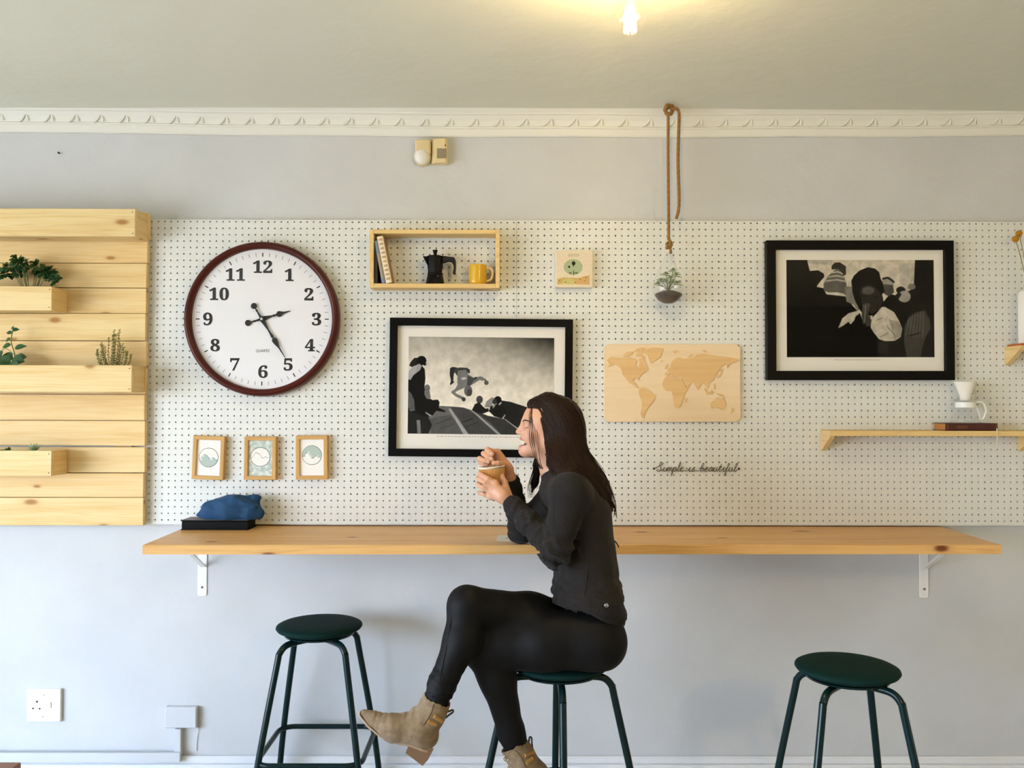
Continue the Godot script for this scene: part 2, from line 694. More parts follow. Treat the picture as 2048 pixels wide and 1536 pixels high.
func build_pegboards() -> void:
	var pitch := 0.02541
	var seam := at_depth(1033, 700, BOARD)
	var top := at_depth(1033, 441.0, BOARD).y
	var low := COUNTER_TOP + 0.006
	var names := ["white perforated pegboard behind the clock, left of the seam", "white perforated pegboard behind the wooden world map, right of the seam"]
	for k in 2:
		var xa := seam.x - 2.4 if k == 0 else seam.x + 0.0006
		var xb := seam.x - 0.0006 if k == 0 else seam.x + 2.4
		var first := seam.x - 0.0115 if k == 0 else seam.x + 0.0075
		var s := Shape.new()
		var root := thing("pegboard", names[k], "pegboard", Vector3.ZERO, "pegboards")
		# columns and rows of holes
		var cols := []
		if k == 0:
			var x := first
			while x > -1.47:
				cols.push_front(x)
				x -= pitch
		else:
			var x := first
			while x < 2.2:
				cols.append(x)
				x += pitch
		var rows := []
		var y := top - 0.0085
		while y > low + 0.003:
			rows.append(y)
			y -= pitch
		var h := pitch * 0.5
		var xl: float = cols[0] - h
		var xr: float = cols[-1] + h
		xr = minf(xr, xb)
		xl = maxf(xl, xa)
		var z := BOARD
		var r := 0.0033
		for cy in rows:
			var y1 := minf(cy + h, top)
			var y0 := maxf(cy - h, low)
			if cy == rows[-1]:
				y0 = low
			for cx in cols:
				var b0 := maxf(cx - h, xl)
				var b1 := minf(cx + h, xr)
				var rim := [Vector3(b1, cy, z), Vector3(b1, y1, z), Vector3(cx, y1, z), Vector3(b0, y1, z), Vector3(b0, cy, z), Vector3(b0, y0, z), Vector3(cx, y0, z), Vector3(b1, y0, z)]
				for i in 8:
					var j := (i + 1) % 8
					var d0 := Vector3(cos(PI * 0.25 * i), sin(PI * 0.25 * i), 0)
					var d1 := Vector3(cos(PI * 0.25 * j), sin(PI * 0.25 * j), 0)
					var p0 := Vector3(cx, cy, z) + d0 * r
					var p1 := Vector3(cx, cy, z) + d1 * r
					s.tri(p0, rim[i], rim[j], Vector3.BACK, Vector3.BACK, Vector3.BACK)
					s.tri(p0, rim[j], p1, Vector3.BACK, Vector3.BACK, Vector3.BACK)
					var back := Vector3(0, 0, -0.006)
					s.tri(p0, p1, p1 + back, -d0, -d1, -d1)
					s.tri(p0, p1 + back, p0 + back, -d0, -d1, -d0)
					s.tri(p0 + back, rim[j] + back, rim[i] + back, Vector3.FORWARD, Vector3.FORWARD, Vector3.FORWARD)
					s.tri(p0 + back, p1 + back, rim[j] + back, Vector3.FORWARD, Vector3.FORWARD, Vector3.FORWARD)
		if xl > xa + 1e-4:
			s.face([Vector3(xa, low, z), Vector3(xl, low, z), Vector3(xl, top, z), Vector3(xa, top, z)], Vector3.BACK)
		if xr < xb - 1e-4:
			s.face([Vector3(xr, low, z), Vector3(xb, low, z), Vector3(xb, top, z), Vector3(xr, top, z)], Vector3.BACK)
		for e in [[Vector3(xa, top, z), Vector3(xb, top, z), Vector3.UP], [Vector3(xa, low, z), Vector3(xb, low, z), Vector3.DOWN], [Vector3(xa, low, z), Vector3(xa, top, z), Vector3.LEFT], [Vector3(xb, low, z), Vector3(xb, top, z), Vector3.RIGHT]]:
			var a: Vector3 = e[0]
			var b: Vector3 = e[1]
			s.face([a, b, b + Vector3(0, 0, -0.006), a + Vector3(0, 0, -0.006)], e[2])
		obj("panel", s, mats.pegboard_paint, root)
		for yy in [top - 0.0015, low + 0.001]:
			var f := Shape.new()
			f.box(Vector3((xa + xb) * 0.5, yy, 0.0105), Vector3(xb - xa, 0.002, 0.0205))
			obj("batten", f, mats.pegboard_paint, root)


func build_counter() -> void:
	var y := COUNTER_TOP
	var a := at_height(285, 1090, y)
	var b := at_height(2003, 1089.5, y)
	var c := at_height(1884, 1053.5, y)
	var d := at_height(372, 1053.5, y)
	var thick := 0.032
	var root := thing("bar_counter", "long pine bar counter board fixed along the wall", "counter", Vector3((a.x + b.x) * 0.5, y - thick, 0.25))
	# two pine boards glued side by side
	var zc := 0.245
	var split := func(p: Vector3, q: Vector3) -> float: return lerpf(p.x, q.x, (zc - p.z) / (q.z - p.z))
	var front := PackedVector2Array([Vector2(a.x, -a.z), Vector2(b.x, -b.z), Vector2(split.call(b, c), -zc), Vector2(split.call(a, d), -zc)])
	var rear := PackedVector2Array([Vector2(split.call(a, d), -zc), Vector2(split.call(b, c), -zc), Vector2(c.x, -0.002), Vector2(d.x, -0.002)])
	var k := 0
	for poly in [front, rear]:
		var s := wood_shape(Color(1, 1, 1) if k == 0 else Color(0.985, 0.975, 0.96))
		s.uv_offset = Vector2(0.47, 0.30 if k == 0 else 0.72)
		s.tf = Transform3D(Basis(Vector3.RIGHT, -PI * 0.5), Vector3.ZERO)
		s.prism(poly, 0.0, thick, 0.0022)
		var o := obj("board", s, mats.counter_pine, root)
		o.position = -Vector3(root.position.x, 0, root.position.z)
		k += 1
	# white steel angle brackets
	for side in [[395.0, 413.5, 1192.0, -1.0, "left"], [1839.5, 1857.0, 1196.0, 1.0, "right"]]:
		var p := at_depth((side[0] + side[1]) * 0.5, side[2], 0.003)
		var w: float = at_depth(side[1], side[2], 0.003).x - at_depth(side[0], side[2], 0.003).x
		var base: float = y - thick
		var br := thing("shelf_bracket", "white steel angle bracket under the %s end of the counter" % side[4], "bracket", Vector3(p.x, p.y, 0.0), "counter brackets")
		var h := base - p.y
		var s := Shape.new()
		s.prism(_shift(rounded_rect(w, h, 0.008), Vector2(0, h * 0.5)), 0.0, 0.004, 0.001)
		obj("wall_plate", s, mats.white_enamel, br)
		s = Shape.new()
		s.box(Vector3(0, h - 0.002, 0.16), Vector3(w, 0.004, 0.31), 0.001)
		obj("top_plate", s, mats.white_enamel, br)
		s = Shape.new()
		var foot := Vector3(0.004, h * 0.47, 0.004)
		var head := Vector3(0.004, h - 0.004, 0.24)
		var dir := (head - foot).normalized()
		s.tf = Transform3D(Basis(Vector3.RIGHT, dir, Vector3.RIGHT.cross(dir)), (foot + head) * 0.5)
		s.box(Vector3.ZERO, Vector3(0.022, foot.distance_to(head) + 0.004, 0.005), 0.001)
		obj("brace", s, mats.white_enamel, br)
		for yy in [h * 0.14, h * 0.83]:
			s = Shape.new()
			s.tf = Transform3D(Basis(Vector3.RIGHT, PI * 0.5), Vector3.ZERO)
			s.lathe([Vector2(0.0052, 0.0), Vector2(0.0048, 0.0018), Vector2(0.0, 0.0026)], 10)
			obj("screw", s, mats.screw_steel, br, Vector3(0.001 * side[3], yy, 0.0038))


func _shift(poly: PackedVector2Array, by: Vector2) -> PackedVector2Array:
	var out := PackedVector2Array()
	for p in poly:
		out.append(p + by)
	return out


# ===================================================================================================
# the wall planter of pine planks with four boxes and the herbs in them
func build_planters() -> void:
	var zf := 0.062
	var seams := [425.0, 479.5, 526.5, 576.0, 627.0, 682.0, 735.0, 788.5, 841.0, 892.0, 946.0, 995.0, 1052.0]
	var edge := [296.5, 295.0, 293.5, 292.5, 291.0, 292.5, 291.0, 289.5, 290.0, 289.5, 287.0, 286.5]
	var corner := at_depth(290, 1052, zf)
	var root := thing("plank_planter", "tall wall planter of pale pine planks with four planter boxes", "wall planter", Vector3(corner.x - 0.6, corner.y, 0.0))
	var off := -root.position
	var left := -2.32
	for i in 12:
		var yt := at_depth(290, seams[i], zf).y
		var yb := at_depth(290, seams[i + 1], zf).y
		var xr := at_depth(edge[i], (seams[i] + seams[i + 1]) * 0.5, zf).x
		var gap := 0.0022
		if i == 9:
			yt -= 0.004
		var tone := 0.94 + 0.06 * rng.randf()
		var s := wood_shape(Color(1.0, tone, tone - 0.03))
		s.box(Vector3.ZERO, Vector3(xr - left, yt - yb - gap, 0.022), 0.0018)
		var o := obj("plank", s, mats.pine, root, off + Vector3((xr + left) * 0.5, (yt + yb) * 0.5, zf - 0.011 + 0.002 * rng.randf_range(-1, 0.3)))
		o.rotation.z = rng.randf_range(-0.0012, 0.0012)
	var yt0 := at_depth(290, seams[0], zf).y
	for x in [-1.50, -2.1]:
		var s := wood_shape()
		s.box(Vector3.ZERO, Vector3(0.06, yt0 - corner.y - 0.03, zf - 0.024 - BOARD), 0.001)
		obj("batten", s, mats.pine, root, off + Vector3(x, (yt0 + corner.y) * 0.5, (zf - 0.0245 + BOARD) * 0.5 + 0.0005))
	# boxes: right end, top and bottom of the front board, as pixels on the box front
	var zb := zf + 0.116
	var k := 0
	for e in [[271.0, 417.5, 473.0], [104.0, 572.5, 621.0], [264.0, 730.5, 784.5], [103.5, 901.5, 952.5]]:
		var p := at_depth(e[0], e[1], zb)
		var q := at_depth(e[0], e[2], zb)
		var h := p.y - q.y
		var bl := -2.30
		var box := node_part("planter_box", root, off + Vector3(p.x, q.y, 0.0))
		var s := wood_shape()
		s.box(Vector3((bl - p.x) * 0.5, h * 0.5, zb - 0.009), Vector3(p.x - bl, h, 0.018), 0.0018)
		obj("front_board", s, mats.pine, box)
		s = wood_shape(Color(0.97, 0.93, 0.88))
		s.box(Vector3(-0.009, h * 0.5, (zf + zb - 0.018) * 0.5 + 0.0005), Vector3(0.018, h - 0.002, zb - 0.018 - zf - 0.001), 0.0015)
		obj("end_board", s, mats.pine, box)
		s = wood_shape(Color(0.97, 0.95, 0.92))
		s.box(Vector3((bl - p.x) * 0.5 - 0.01, 0.008, (zf + zb - 0.018) * 0.5 + 0.0005), Vector3(p.x - bl - 0.02, 0.014, zb - 0.019 - zf), 0.001)
		obj("bottom_board", s, mats.pine, box)
		if k > 0:
			s = Shape.new()
			s.box(Vector3((bl - p.x) * 0.5 - 0.01, h * 0.5 + 0.002, (zf + zb - 0.018) * 0.5 + 0.0005), Vector3(p.x - bl - 0.02, h - 0.03, zb - 0.021 - zf), 0.004)
			var so := obj("soil", s, plain("potting_soil", Color(0.16, 0.11, 0.08), 0.95), box)
			so.set_meta("kind", "stuff")
		for yy in [0.012, h - 0.012]:
			s = Shape.new()
			s.tf = Transform3D(Basis(Vector3.RIGHT, PI * 0.5), Vector3.ZERO)
			s.lathe([Vector2(0.003, 0.0), Vector2(0.0, 0.0008)], 8)
			obj("nail", s, plain("rusty_nail", Color(0.22, 0.16, 0.12), 0.6, 0.5), box, Vector3(-0.011 + rng.randf_range(-0.001, 0.002), yy, zb - 0.0002))
		k += 1
	build_herbs(zf + 0.06)


func build_herbs(z: float) -> void:
	var dark := plain("herb_leaf", Color(0.13, 0.30, 0.11), 0.5)
	dark.backlight_enabled = true
	dark.backlight = Color(0.10, 0.22, 0.05)
	var stemm := plain("herb_stem", Color(0.36, 0.42, 0.20), 0.6)
	# parsley: branching stems with clusters of lobed leaflets
	var p0 := at_depth(62, 572, z)
	var r := RandomNumberGenerator.new()
	r.seed = 11
	var root := thing("parsley_plant", "bushy dark green parsley in the second planter box", "herb", p0 - Vector3(0, 0.02, 0))
	var stems := Shape.new()
	var lots := []
	for i in 15:
		var f := i / 14.0
		var tip := Vector3(lerpf(-0.108, 0.103, f) + r.randf_range(-0.012, 0.012), 0.03 + r.randf_range(0.040, 0.085) * (1.0 - 0.35 * absf(f - 0.42) * 2.0), r.randf_range(-0.035, 0.045))
		if i == 14:
			tip = Vector3(0.112, 0.035, 0.04)
		var foot := Vector3(tip.x * 0.28, 0.0, tip.z * 0.2)
		var line := spline([foot, foot.lerp(tip, 0.5) + Vector3(tip.x * -0.08, 0.022, 0), tip], 5)
		stems.tube(line, 0.0012, 5)
		lots.append(tip)
	obj("stems", stems, stemm, root)
	for tip in lots:
		var s := Shape.new()
		var g := r.randf_range(0.75, 1.5)
		s.tint = Color(g, g, g * 0.95)
		for j in 17:
			var dir := Vector3(r.randf_range(-1, 1), r.randf_range(-0.7, 0.9), r.randf_range(-0.8, 1)).normalized()
			var base: Vector3 = tip + dir * r.randf_range(0.002, 0.016)
			var up := Vector3(r.randf_range(-0.6, 0.4), 0.8, r.randf_range(0.2, 1.0)).normalized()
			for lobe in 3:
				var ld := dir.rotated(up, (lobe - 1) * 0.75)
				s.leaf(base, ld, up, r.randf_range(0.016, 0.024), r.randf_range(0.011, 0.017), 0.5, 4, 0.25, 1)
		obj("leaf_cluster", s, dark, root)
	# young basil at the left edge
	p0 = at_depth(26, 731, z)
	root = thing("basil_plant", "leggy basil plant with round dark leaves at the left edge", "herb", p0 - Vector3(0, 0.02, 0))
	stems = Shape.new()
	stems.tube(spline([Vector3(0.0, 0, 0), Vector3(0.006, 0.06, 0.0), Vector3(-0.006, 0.11, 0.004), Vector3(-0.002, 0.155, 0.0)], 5), 0.0018, 6)
	stems.tube(spline([Vector3(0.006, 0.06, 0.0), Vector3(-0.025, 0.085, 0.005), Vector3(-0.045, 0.075, 0.0)], 4), 0.0012, 5)
	obj("stem", stems, stemm, root)
	for e in [[0.004, 0.03, 0.02, -0.6, 0.25, 0.045, 0.036], [0.006, 0.04, 0.02, 0.8, 0.0, 0.045, 0.036], [0.0, 0.045, 0.0, -1.0, 0.35, 0.042, 0.034], [0.006, 0.03, 0.03, 0.3, -0.3, 0.042, 0.038], [-0.02, 0.03, 0.03, -1.0, -0.2, 0.045, 0.034], [0.02, 0.045, 0.01, 1.0, 0.35, 0.034, 0.028], [0.005, 0.085, 0.0, 1.0, 0.35, 0.042, 0.019], [-0.008, 0.10, 0.0, -1.0, -0.2, 0.032, 0.018], [-0.04, 0.076, 0.0, -0.6, -0.8, 0.032, 0.022], [-0.004, 0.155, 0.0, 1.0, 0.2, 0.024, 0.014], [-0.003, 0.145, 0.0, -1.0, 0.1, 0.022, 0.013], [-0.004, 0.155, 0.0, 0.2, 1.0, 0.015, 0.010], [-0.01, 0.125, 0.0, -0.8, -0.5, 0.022, 0.012], [-0.03, 0.045, 0.02, -0.9, 0.4, 0.04, 0.032]]:
		var s := Shape.new()
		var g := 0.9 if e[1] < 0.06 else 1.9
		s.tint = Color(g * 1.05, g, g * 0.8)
		s.leaf(Vector3(e[0], e[1], e[2]), Vector3(e[3], e[4], 0.25), Vector3(-0.15, 0.45, 0.9).normalized(), e[5] * 1.15, e[6] * 1.3, 0.55, 6, 0.2)
		obj("leaf", s, dark, root)
	# thyme
	p0 = at_depth(226, 731, z)
	root = thing("thyme_plant", "wiry upright thyme with tiny leaves in the third planter box", "herb", p0 - Vector3(0, 0.02, 0))
	var wood := plain("thyme_twig", Color(0.42, 0.32, 0.16), 0.8)
	var pale := plain("thyme_leaf", Color(0.42, 0.44, 0.20), 0.6)
	for i in 22:
		var f := i / 21.0
		var sway := lerpf(-1.0, 1.0, f) + r.randf_range(-0.12, 0.12)
		var tall := (0.155 - 0.085 * absf(sway)) * r.randf_range(0.75, 1.08)
		if i in [8, 14]:
			tall *= 1.15
		var tip := Vector3(sway * 0.058, tall, r.randf_range(-0.03, 0.03))
		var foot := Vector3(sway * 0.010, 0.0, r.randf_range(-0.01, 0.01))
		var line := spline([foot, foot.lerp(tip, 0.45) + Vector3(sway * 0.016, -0.006, 0), tip], 7)
		var s := Shape.new()
		s.tint = Color(1.0, 0.75, 0.5)
		s.tube(line, 0.0009, 4)
		var g := r.randf_range(0.7, 1.25)
		s.tint = Color(g * 1.1, g, g * 0.7)
		for j in range(1, line.size()):
			for side in 5:
				var dir := Vector3(r.randf_range(-1, 1), r.randf_range(-0.1, 0.8), r.randf_range(-1, 1)).normalized()
				s.leaf(line[j], dir, Vector3(0.1, 0.5, 0.9), r.randf_range(0.005, 0.008), 0.0036, 0.3, 2, 0.1)
		obj("sprig", s, pale, root)
	# two little succulents in the lowest box
	var q := 0
	for e in [[16.0, 902.0, "small dark green succulent at the left of the lowest box", Color(0.20, 0.33, 0.13), 0.014], [68.0, 902.0, "small pale spiky succulent in the lowest planter box", Color(0.55, 0.64, 0.50), 0.021]]:
		p0 = at_depth(e[0], e[1], z + 0.02)
		root = thing("succulent_plant", e[2], "succulent", p0 - Vector3(0, 0.016, 0), "succulents in the lowest box")
		var mat := plain("succulent_%d" % q, e[3], 0.5)
		for i in 26:
			var a := i * 2.39996
			var up := 0.25 + 1.4 * (1.0 - i / 26.0)
			var s := Shape.new()
			var dir := Vector3(cos(a), up, sin(a)).normalized()
			s.leaf(Vector3(0, 0.012, 0), dir, Vector3(-cos(a), 1.0, -sin(a)), e[4] * (1.0 + 0.5 * r.randf()) * (1.3 if q == 1 else 1.1), 0.007, -0.3, 4, 0.35)
			obj("leaf", s, mat, root)
		q += 1
	p0 = at_depth(2, 899, z + 0.02)
	root = thing("leafy_succulent", "grey green leaves at the very left of the lowest box", "succulent", p0 - Vector3(0, 0.014, 0), "succulents in the lowest box")
	for i in 9:
		var s := Shape.new()
		s.leaf(Vector3(-0.01, 0.0, 0), Vector3(r.randf_range(-1, 0.6), 0.45, r.randf_range(-0.5, 1)), Vector3(0, 0.5, 1), 0.028, 0.016, 0.3, 4, 0.2)
		obj("leaf", s, plain("sage_leaf", Color(0.45, 0.56, 0.40), 0.6), root)


# ===================================================================================================
# clock
func build_clock() -> void:
	var zc := BOARD
	var c := at_depth(521, 637, zc + 0.05)
	c.z = zc
	var px := (EYE.z - zc - 0.05) / FOCAL           # metres per pixel at the clock face
	var root := thing("wall_clock", "large round wall clock with dark red wooden rim", "clock", c)
	var r := 156.0 * px
	var s := Shape.new()
	s.tf = Transform3D(Basis(Vector3.RIGHT, PI * 0.5), Vector3.ZERO)
	var wood := plain("mahogany", Color(1, 1, 1), 0.32)
	wood.albedo_texture = ImageTexture.create_from_image(wood_image(Color(0.30, 0.095, 0.055), Color(0.16, 0.045, 0.03), Color(0.2, 0.05, 0.03), 0, 31, 512, 128))
	wood.metallic_specular = 0.35
	s.uv_scale = Vector2(2.0, 6.0)
	s.lathe([Vector2(r * 0.88, 0.0), Vector2(r * 0.985, 0.0), Vector2(r, 0.008), Vector2(r, 0.030), Vector2(r * 0.992, 0.041), Vector2(r * 0.972, 0.049), Vector2(r * 0.95, 0.051), Vector2(r * 0.925, 0.047), Vector2(r * 0.91, 0.040), Vector2(r * 0.905, 0.026)], 96)
	obj("rim", s, wood, root)
	s = Shape.new()
	s.prism(disc(r * 0.91, 72), 0.004, 0.026)
	obj("dial", s, plain("clock_dial", Color(0.90, 0.90, 0.915), 0.5), root)
	var ink := plain("clock_ink", Color(0.045, 0.042, 0.04), 0.6)
	var zf := 0.0265
	var spots := {"12": [0, -488], "1": [250, -412], "2": [436, -230], "3": [508, 3], "4": [447, 248], "5": [244, 430], "6": [7, 496], "7": [-257, 430], "8": [-439, 250], "9": [-511, 3], "10": [-408, -232], "11": [-256, -414]}
	for text in spots:
		var m := letters(text, 36.5 * px, 0.0006)
		var o := obj("numeral", m, ink, root, Vector3(spots[text][0] / 4.654 * px, -spots[text][1] / 4.654 * px, zf))
		o.scale = Vector3(1.02, 0.93, 1.0)
		o.set_meta("label", "black numeral %s" % text)
	obj("maker_word", letters("QUARTZ", 7.6 * px, 0.0004, false, "Droid Sans"), plain("grey_ink", Color(0.2, 0.2, 0.2), 0.7), root, Vector3(1.5 * px, -64 * px, zf))
	for i in 12:
		s = Shape.new()
		var a := TAU * i / 12.0
		s.tf = Transform3D(Basis(Vector3.BACK, -a), Vector3.ZERO)
		s.box(Vector3(0, 130.0 * px, zf), Vector3(2.1 * px, 8.0 * px, 0.0006))
		obj("hour_mark", s, ink, root)
	s = Shape.new()
	for i in 60:
		if i % 5:
			s.tf = Transform3D(Basis(Vector3.BACK, -TAU * i / 60.0), Vector3.ZERO)
			s.box(Vector3(0, 130.0 * px, zf), Vector3(0.9 * px, 7.5 * px, 0.0005))
	var o2 := obj("minute_marks", s, plain("minute_ink", Color(0.45, 0.45, 0.46), 0.7), root)
	o2.set_meta("kind", "stuff")
	# spade hands with a round counterweight
	for e in [["hour_hand", 270.0, -78.0, 60.0, 29.0, 0.030], ["minute_hand", 220.0, 362.0, 91.0, 30.5, 0.0325]]:
		var dir := Vector2(e[1], -e[2]).normalized()
		var l: float = e[3] * px
		var t: float = e[4] * px
		var w := px
		var half := []
		if e[0] == "hour_hand":
			half = [Vector2(-t, 1.2), Vector2(-0.62 * t, 1.2), Vector2(-0.55 * t, 2.4), Vector2(-0.45 * t, 1.4), Vector2(-4.0 * px, 2.6), Vector2(0, 5.6), Vector2(8 * px, 4.0), Vector2(0.38 * l, 1.3), Vector2(0.42 * l, 2.6), Vector2(0.47 * l, 1.2), Vector2(0.52 * l, 3.0), Vector2(0.58 * l, 6.2), Vector2(0.64 * l, 5.6), Vector2(0.76 * l, 2.0), Vector2(l, 0.5)]
		else:
			half = [Vector2(-t, 1.2), Vector2(-0.72 * t, 1.2), Vector2(-0.65 * t, 2.4), Vector2(-0.55 * t, 1.4), Vector2(-4.0 * px, 2.6), Vector2(0, 5.4), Vector2(9 * px, 3.6), Vector2(0.28 * l, 1.5), Vector2(0.40 * l, 2.2), Vector2(0.46 * l, 3.0), Vector2(0.49 * l, 1.4), Vector2(0.52 * l, 4.6), Vector2(0.56 * l, 5.6), Vector2(0.64 * l, 4.2), Vector2(0.74 * l, 1.6), Vector2(l, 0.5)]
		var poly := PackedVector2Array()
		for h in half:
			poly.append(Vector2(h.x, h.y * w))
		for k in range(half.size() - 1, -1, -1):
			poly.append(Vector2(half[k].x, -half[k].y * w))
		s = Shape.new()
		s.tf = Transform3D(Basis(Vector3(dir.x, dir.y, 0), Vector3(-dir.y, dir.x, 0), Vector3.BACK), Vector3.ZERO)
		s.prism(poly, e[5], e[5] + 0.0012)
		s.prism(_shift(disc(6.2 * px, 20), Vector2(-t, 0)), e[5], e[5] + 0.0013)
		obj(e[0], s, ink, root)
	s = Shape.new()
	s.tf = Transform3D(Basis(Vector3.RIGHT, PI * 0.5), Vector3.ZERO)
	s.lathe([Vector2(2.6 * px, 0.026), Vector2(2.6 * px, 0.0365), Vector2(0, 0.0372)], 16)
	obj("hub", s, plain("hub_metal", Color(0.8, 0.8, 0.8), 0.3, 0.8), root)
	s = Shape.new()
	s.prism(disc(r * 0.906, 64), 0.0392, 0.0394)
	obj("glass_cover", s, mats.picture_glass, root)


# ===================================================================================================
# pictures. The prints are drawn into small images, the frames, mats and panes are built.
class Print:
	var im: Image
	var w: int
	var h: int

	func _init(ww: int, hh: int, color: Color) -> void:
		w = ww
		h = hh
		im = Image.create_empty(w, h, false, Image.FORMAT_RGB8)
		im.fill(color)

	func poly(pts: Array, color: Color, ox := 0.0, oy := 0.0, k := 1.0) -> void:
		var m := pts.size() / 2
		var lo := 1e9
		var hi := -1e9
		for i in m:
			lo = minf(lo, (pts[2 * i + 1] + oy) * k)
			hi = maxf(hi, (pts[2 * i + 1] + oy) * k)
		for y in range(maxi(0, int(lo)), mini(h - 1, int(hi)) + 1):
			var xs := []
			for i in m:
				var j := (i + 1) % m
				var y0: float = (pts[2 * i + 1] + oy) * k
				var y1: float = (pts[2 * j + 1] + oy) * k
				if (y0 <= y + 0.5) != (y1 <= y + 0.5):
					xs.append((pts[2 * i] + ox) * k + (y + 0.5 - y0) / (y1 - y0) * (pts[2 * j] - pts[2 * i]) * k)
			xs.sort()
			for i in range(0, xs.size() - 1, 2):
				var a := clampi(roundi(xs[i]), 0, w)
				var b := clampi(roundi(xs[i + 1]), 0, w)
				if b > a:
					im.fill_rect(Rect2i(a, y, b - a, 1), color)

	func oval(cx: float, cy: float, rx: float, ry: float, color: Color, ox := 0.0, oy := 0.0, k := 1.0) -> void:
		var pts := []
		for i in 36:
			pts.append(cx + cos(TAU * i / 36.0) * rx)
			pts.append(cy + sin(TAU * i / 36.0) * ry)
		poly(pts, color, ox, oy, k)

	func line(pts: Array, width: float, color: Color, ox := 0.0, oy := 0.0, k := 1.0) -> void:
		for i in range(0, pts.size() - 2, 2):
			var a := Vector2(pts[i], pts[i + 1])
			var b := Vector2(pts[i + 2], pts[i + 3])
			var q := (b - a).normalized().orthogonal() * width * 0.5
			poly([a.x + q.x, a.y + q.y, b.x + q.x, b.y + q.y, b.x - q.x, b.y - q.y, a.x - q.x, a.y - q.y], color, ox, oy, k)
			oval(b.x, b.y, width * 0.5, width * 0.5, color, ox, oy, k)

	# the soft edges of an enlarged photograph
	func soften(k: float) -> void:
		im.resize(int(w * k * 0.6), int(h * k * 0.6), Image.INTERPOLATE_LANCZOS)
		im.resize(w, h, Image.INTERPOLATE_CUBIC)

	# paper and print grain
	func grain(amount: float, noise_seed: int, freq := 0.05) -> void:
		var fn := FastNoiseLite.new()
		fn.seed = noise_seed
		fn.frequency = freq
		for y in h:
			for x in w:
				var q := im.get_pixel(x, y)
				var d := 1.0 + amount * fn.get_noise_2d(x, y)
				im.set_pixel(x, y, Color(q.r * d, q.g * d, q.b * d))

	func material(key: String, rough := 0.6) -> StandardMaterial3D:
		var m := StandardMaterial3D.new()
		m.resource_name = key
		m.albedo_texture = ImageTexture.create_from_image(im)
		m.roughness = rough
		m.metallic_specular = 0.2
		return m


# a flat sheet w x h standing on z with the picture filling it
func sheet(w: float, h: float, z: float, thick := 0.0008) -> Shape:
	var s := Shape.new()
	var a := Vector3(-w * 0.5, -h * 0.5, z)
	var b := Vector3(w * 0.5, -h * 0.5, z)
	var c := Vector3(w * 0.5, h * 0.5, z)
	var d := Vector3(-w * 0.5, h * 0.5, z)
	s.tri(a, b, c, Vector3.BACK, Vector3.BACK, Vector3.BACK, Vector2(0, 1), Vector2(1, 1), Vector2(1, 0))
	s.tri(a, c, d, Vector3.BACK, Vector3.BACK, Vector3.BACK, Vector2(0, 1), Vector2(1, 0), Vector2(0, 0))
	var back := Vector3(0, 0, -thick)
	for e in [[a, b], [b, c], [c, d], [d, a]]:
		s.face([e[0], e[1], e[1] + back, e[0] + back], (e[0] + e[1]) * 0.5 - Vector3(0, 0, z))
	return s


# four mitred mouldings; profile depth "deep", face width "fw"
func frame_rails(root: Node, w: float, h: float, fw: float, deep: float, mat: Material, wood := false) -> void:
	for k in 4:
		var s := wood_shape(Color(1, 1, 1)) if wood else Shape.new()
		var l := w if k % 2 == 0 else h
		var d := (h if k % 2 == 0 else w) * 0.5
		# along x at the distance d from the centre, outer face up
		var b := 0.0012
		var outer := l * 0.5
		var inner := l * 0.5 - fw
		var pr := [[0.0, d], [deep - b, d], [deep, d - b], [deep, d - fw + b], [deep - b, d - fw], [0.004, d - fw]]
		s.tf = Transform3D(Basis(Vector3.BACK, -PI * 0.5 * k), Vector3.ZERO)
		for i in pr.size() - 1:
			var p: Array = pr[i]
			var q: Array = pr[i + 1]
			var lp: float = outer - (d - p[1])
			var lq: float = outer - (d - q[1])
			s.face([Vector3(-lp, p[1], p[0]), Vector3(lp, p[1], p[0]), Vector3(lq, q[1], q[0]), Vector3(-lq, q[1], q[0])], Vector3(0, q[0] - p[0], -(q[1] - p[1])))
		s.face([Vector3(-outer, d, 0), Vector3(outer, d, 0), Vector3(inner, d - fw, 0.0), Vector3(-inner, d - fw, 0.0)], Vector3.FORWARD)
		obj("frame_rail", s, mat, root)


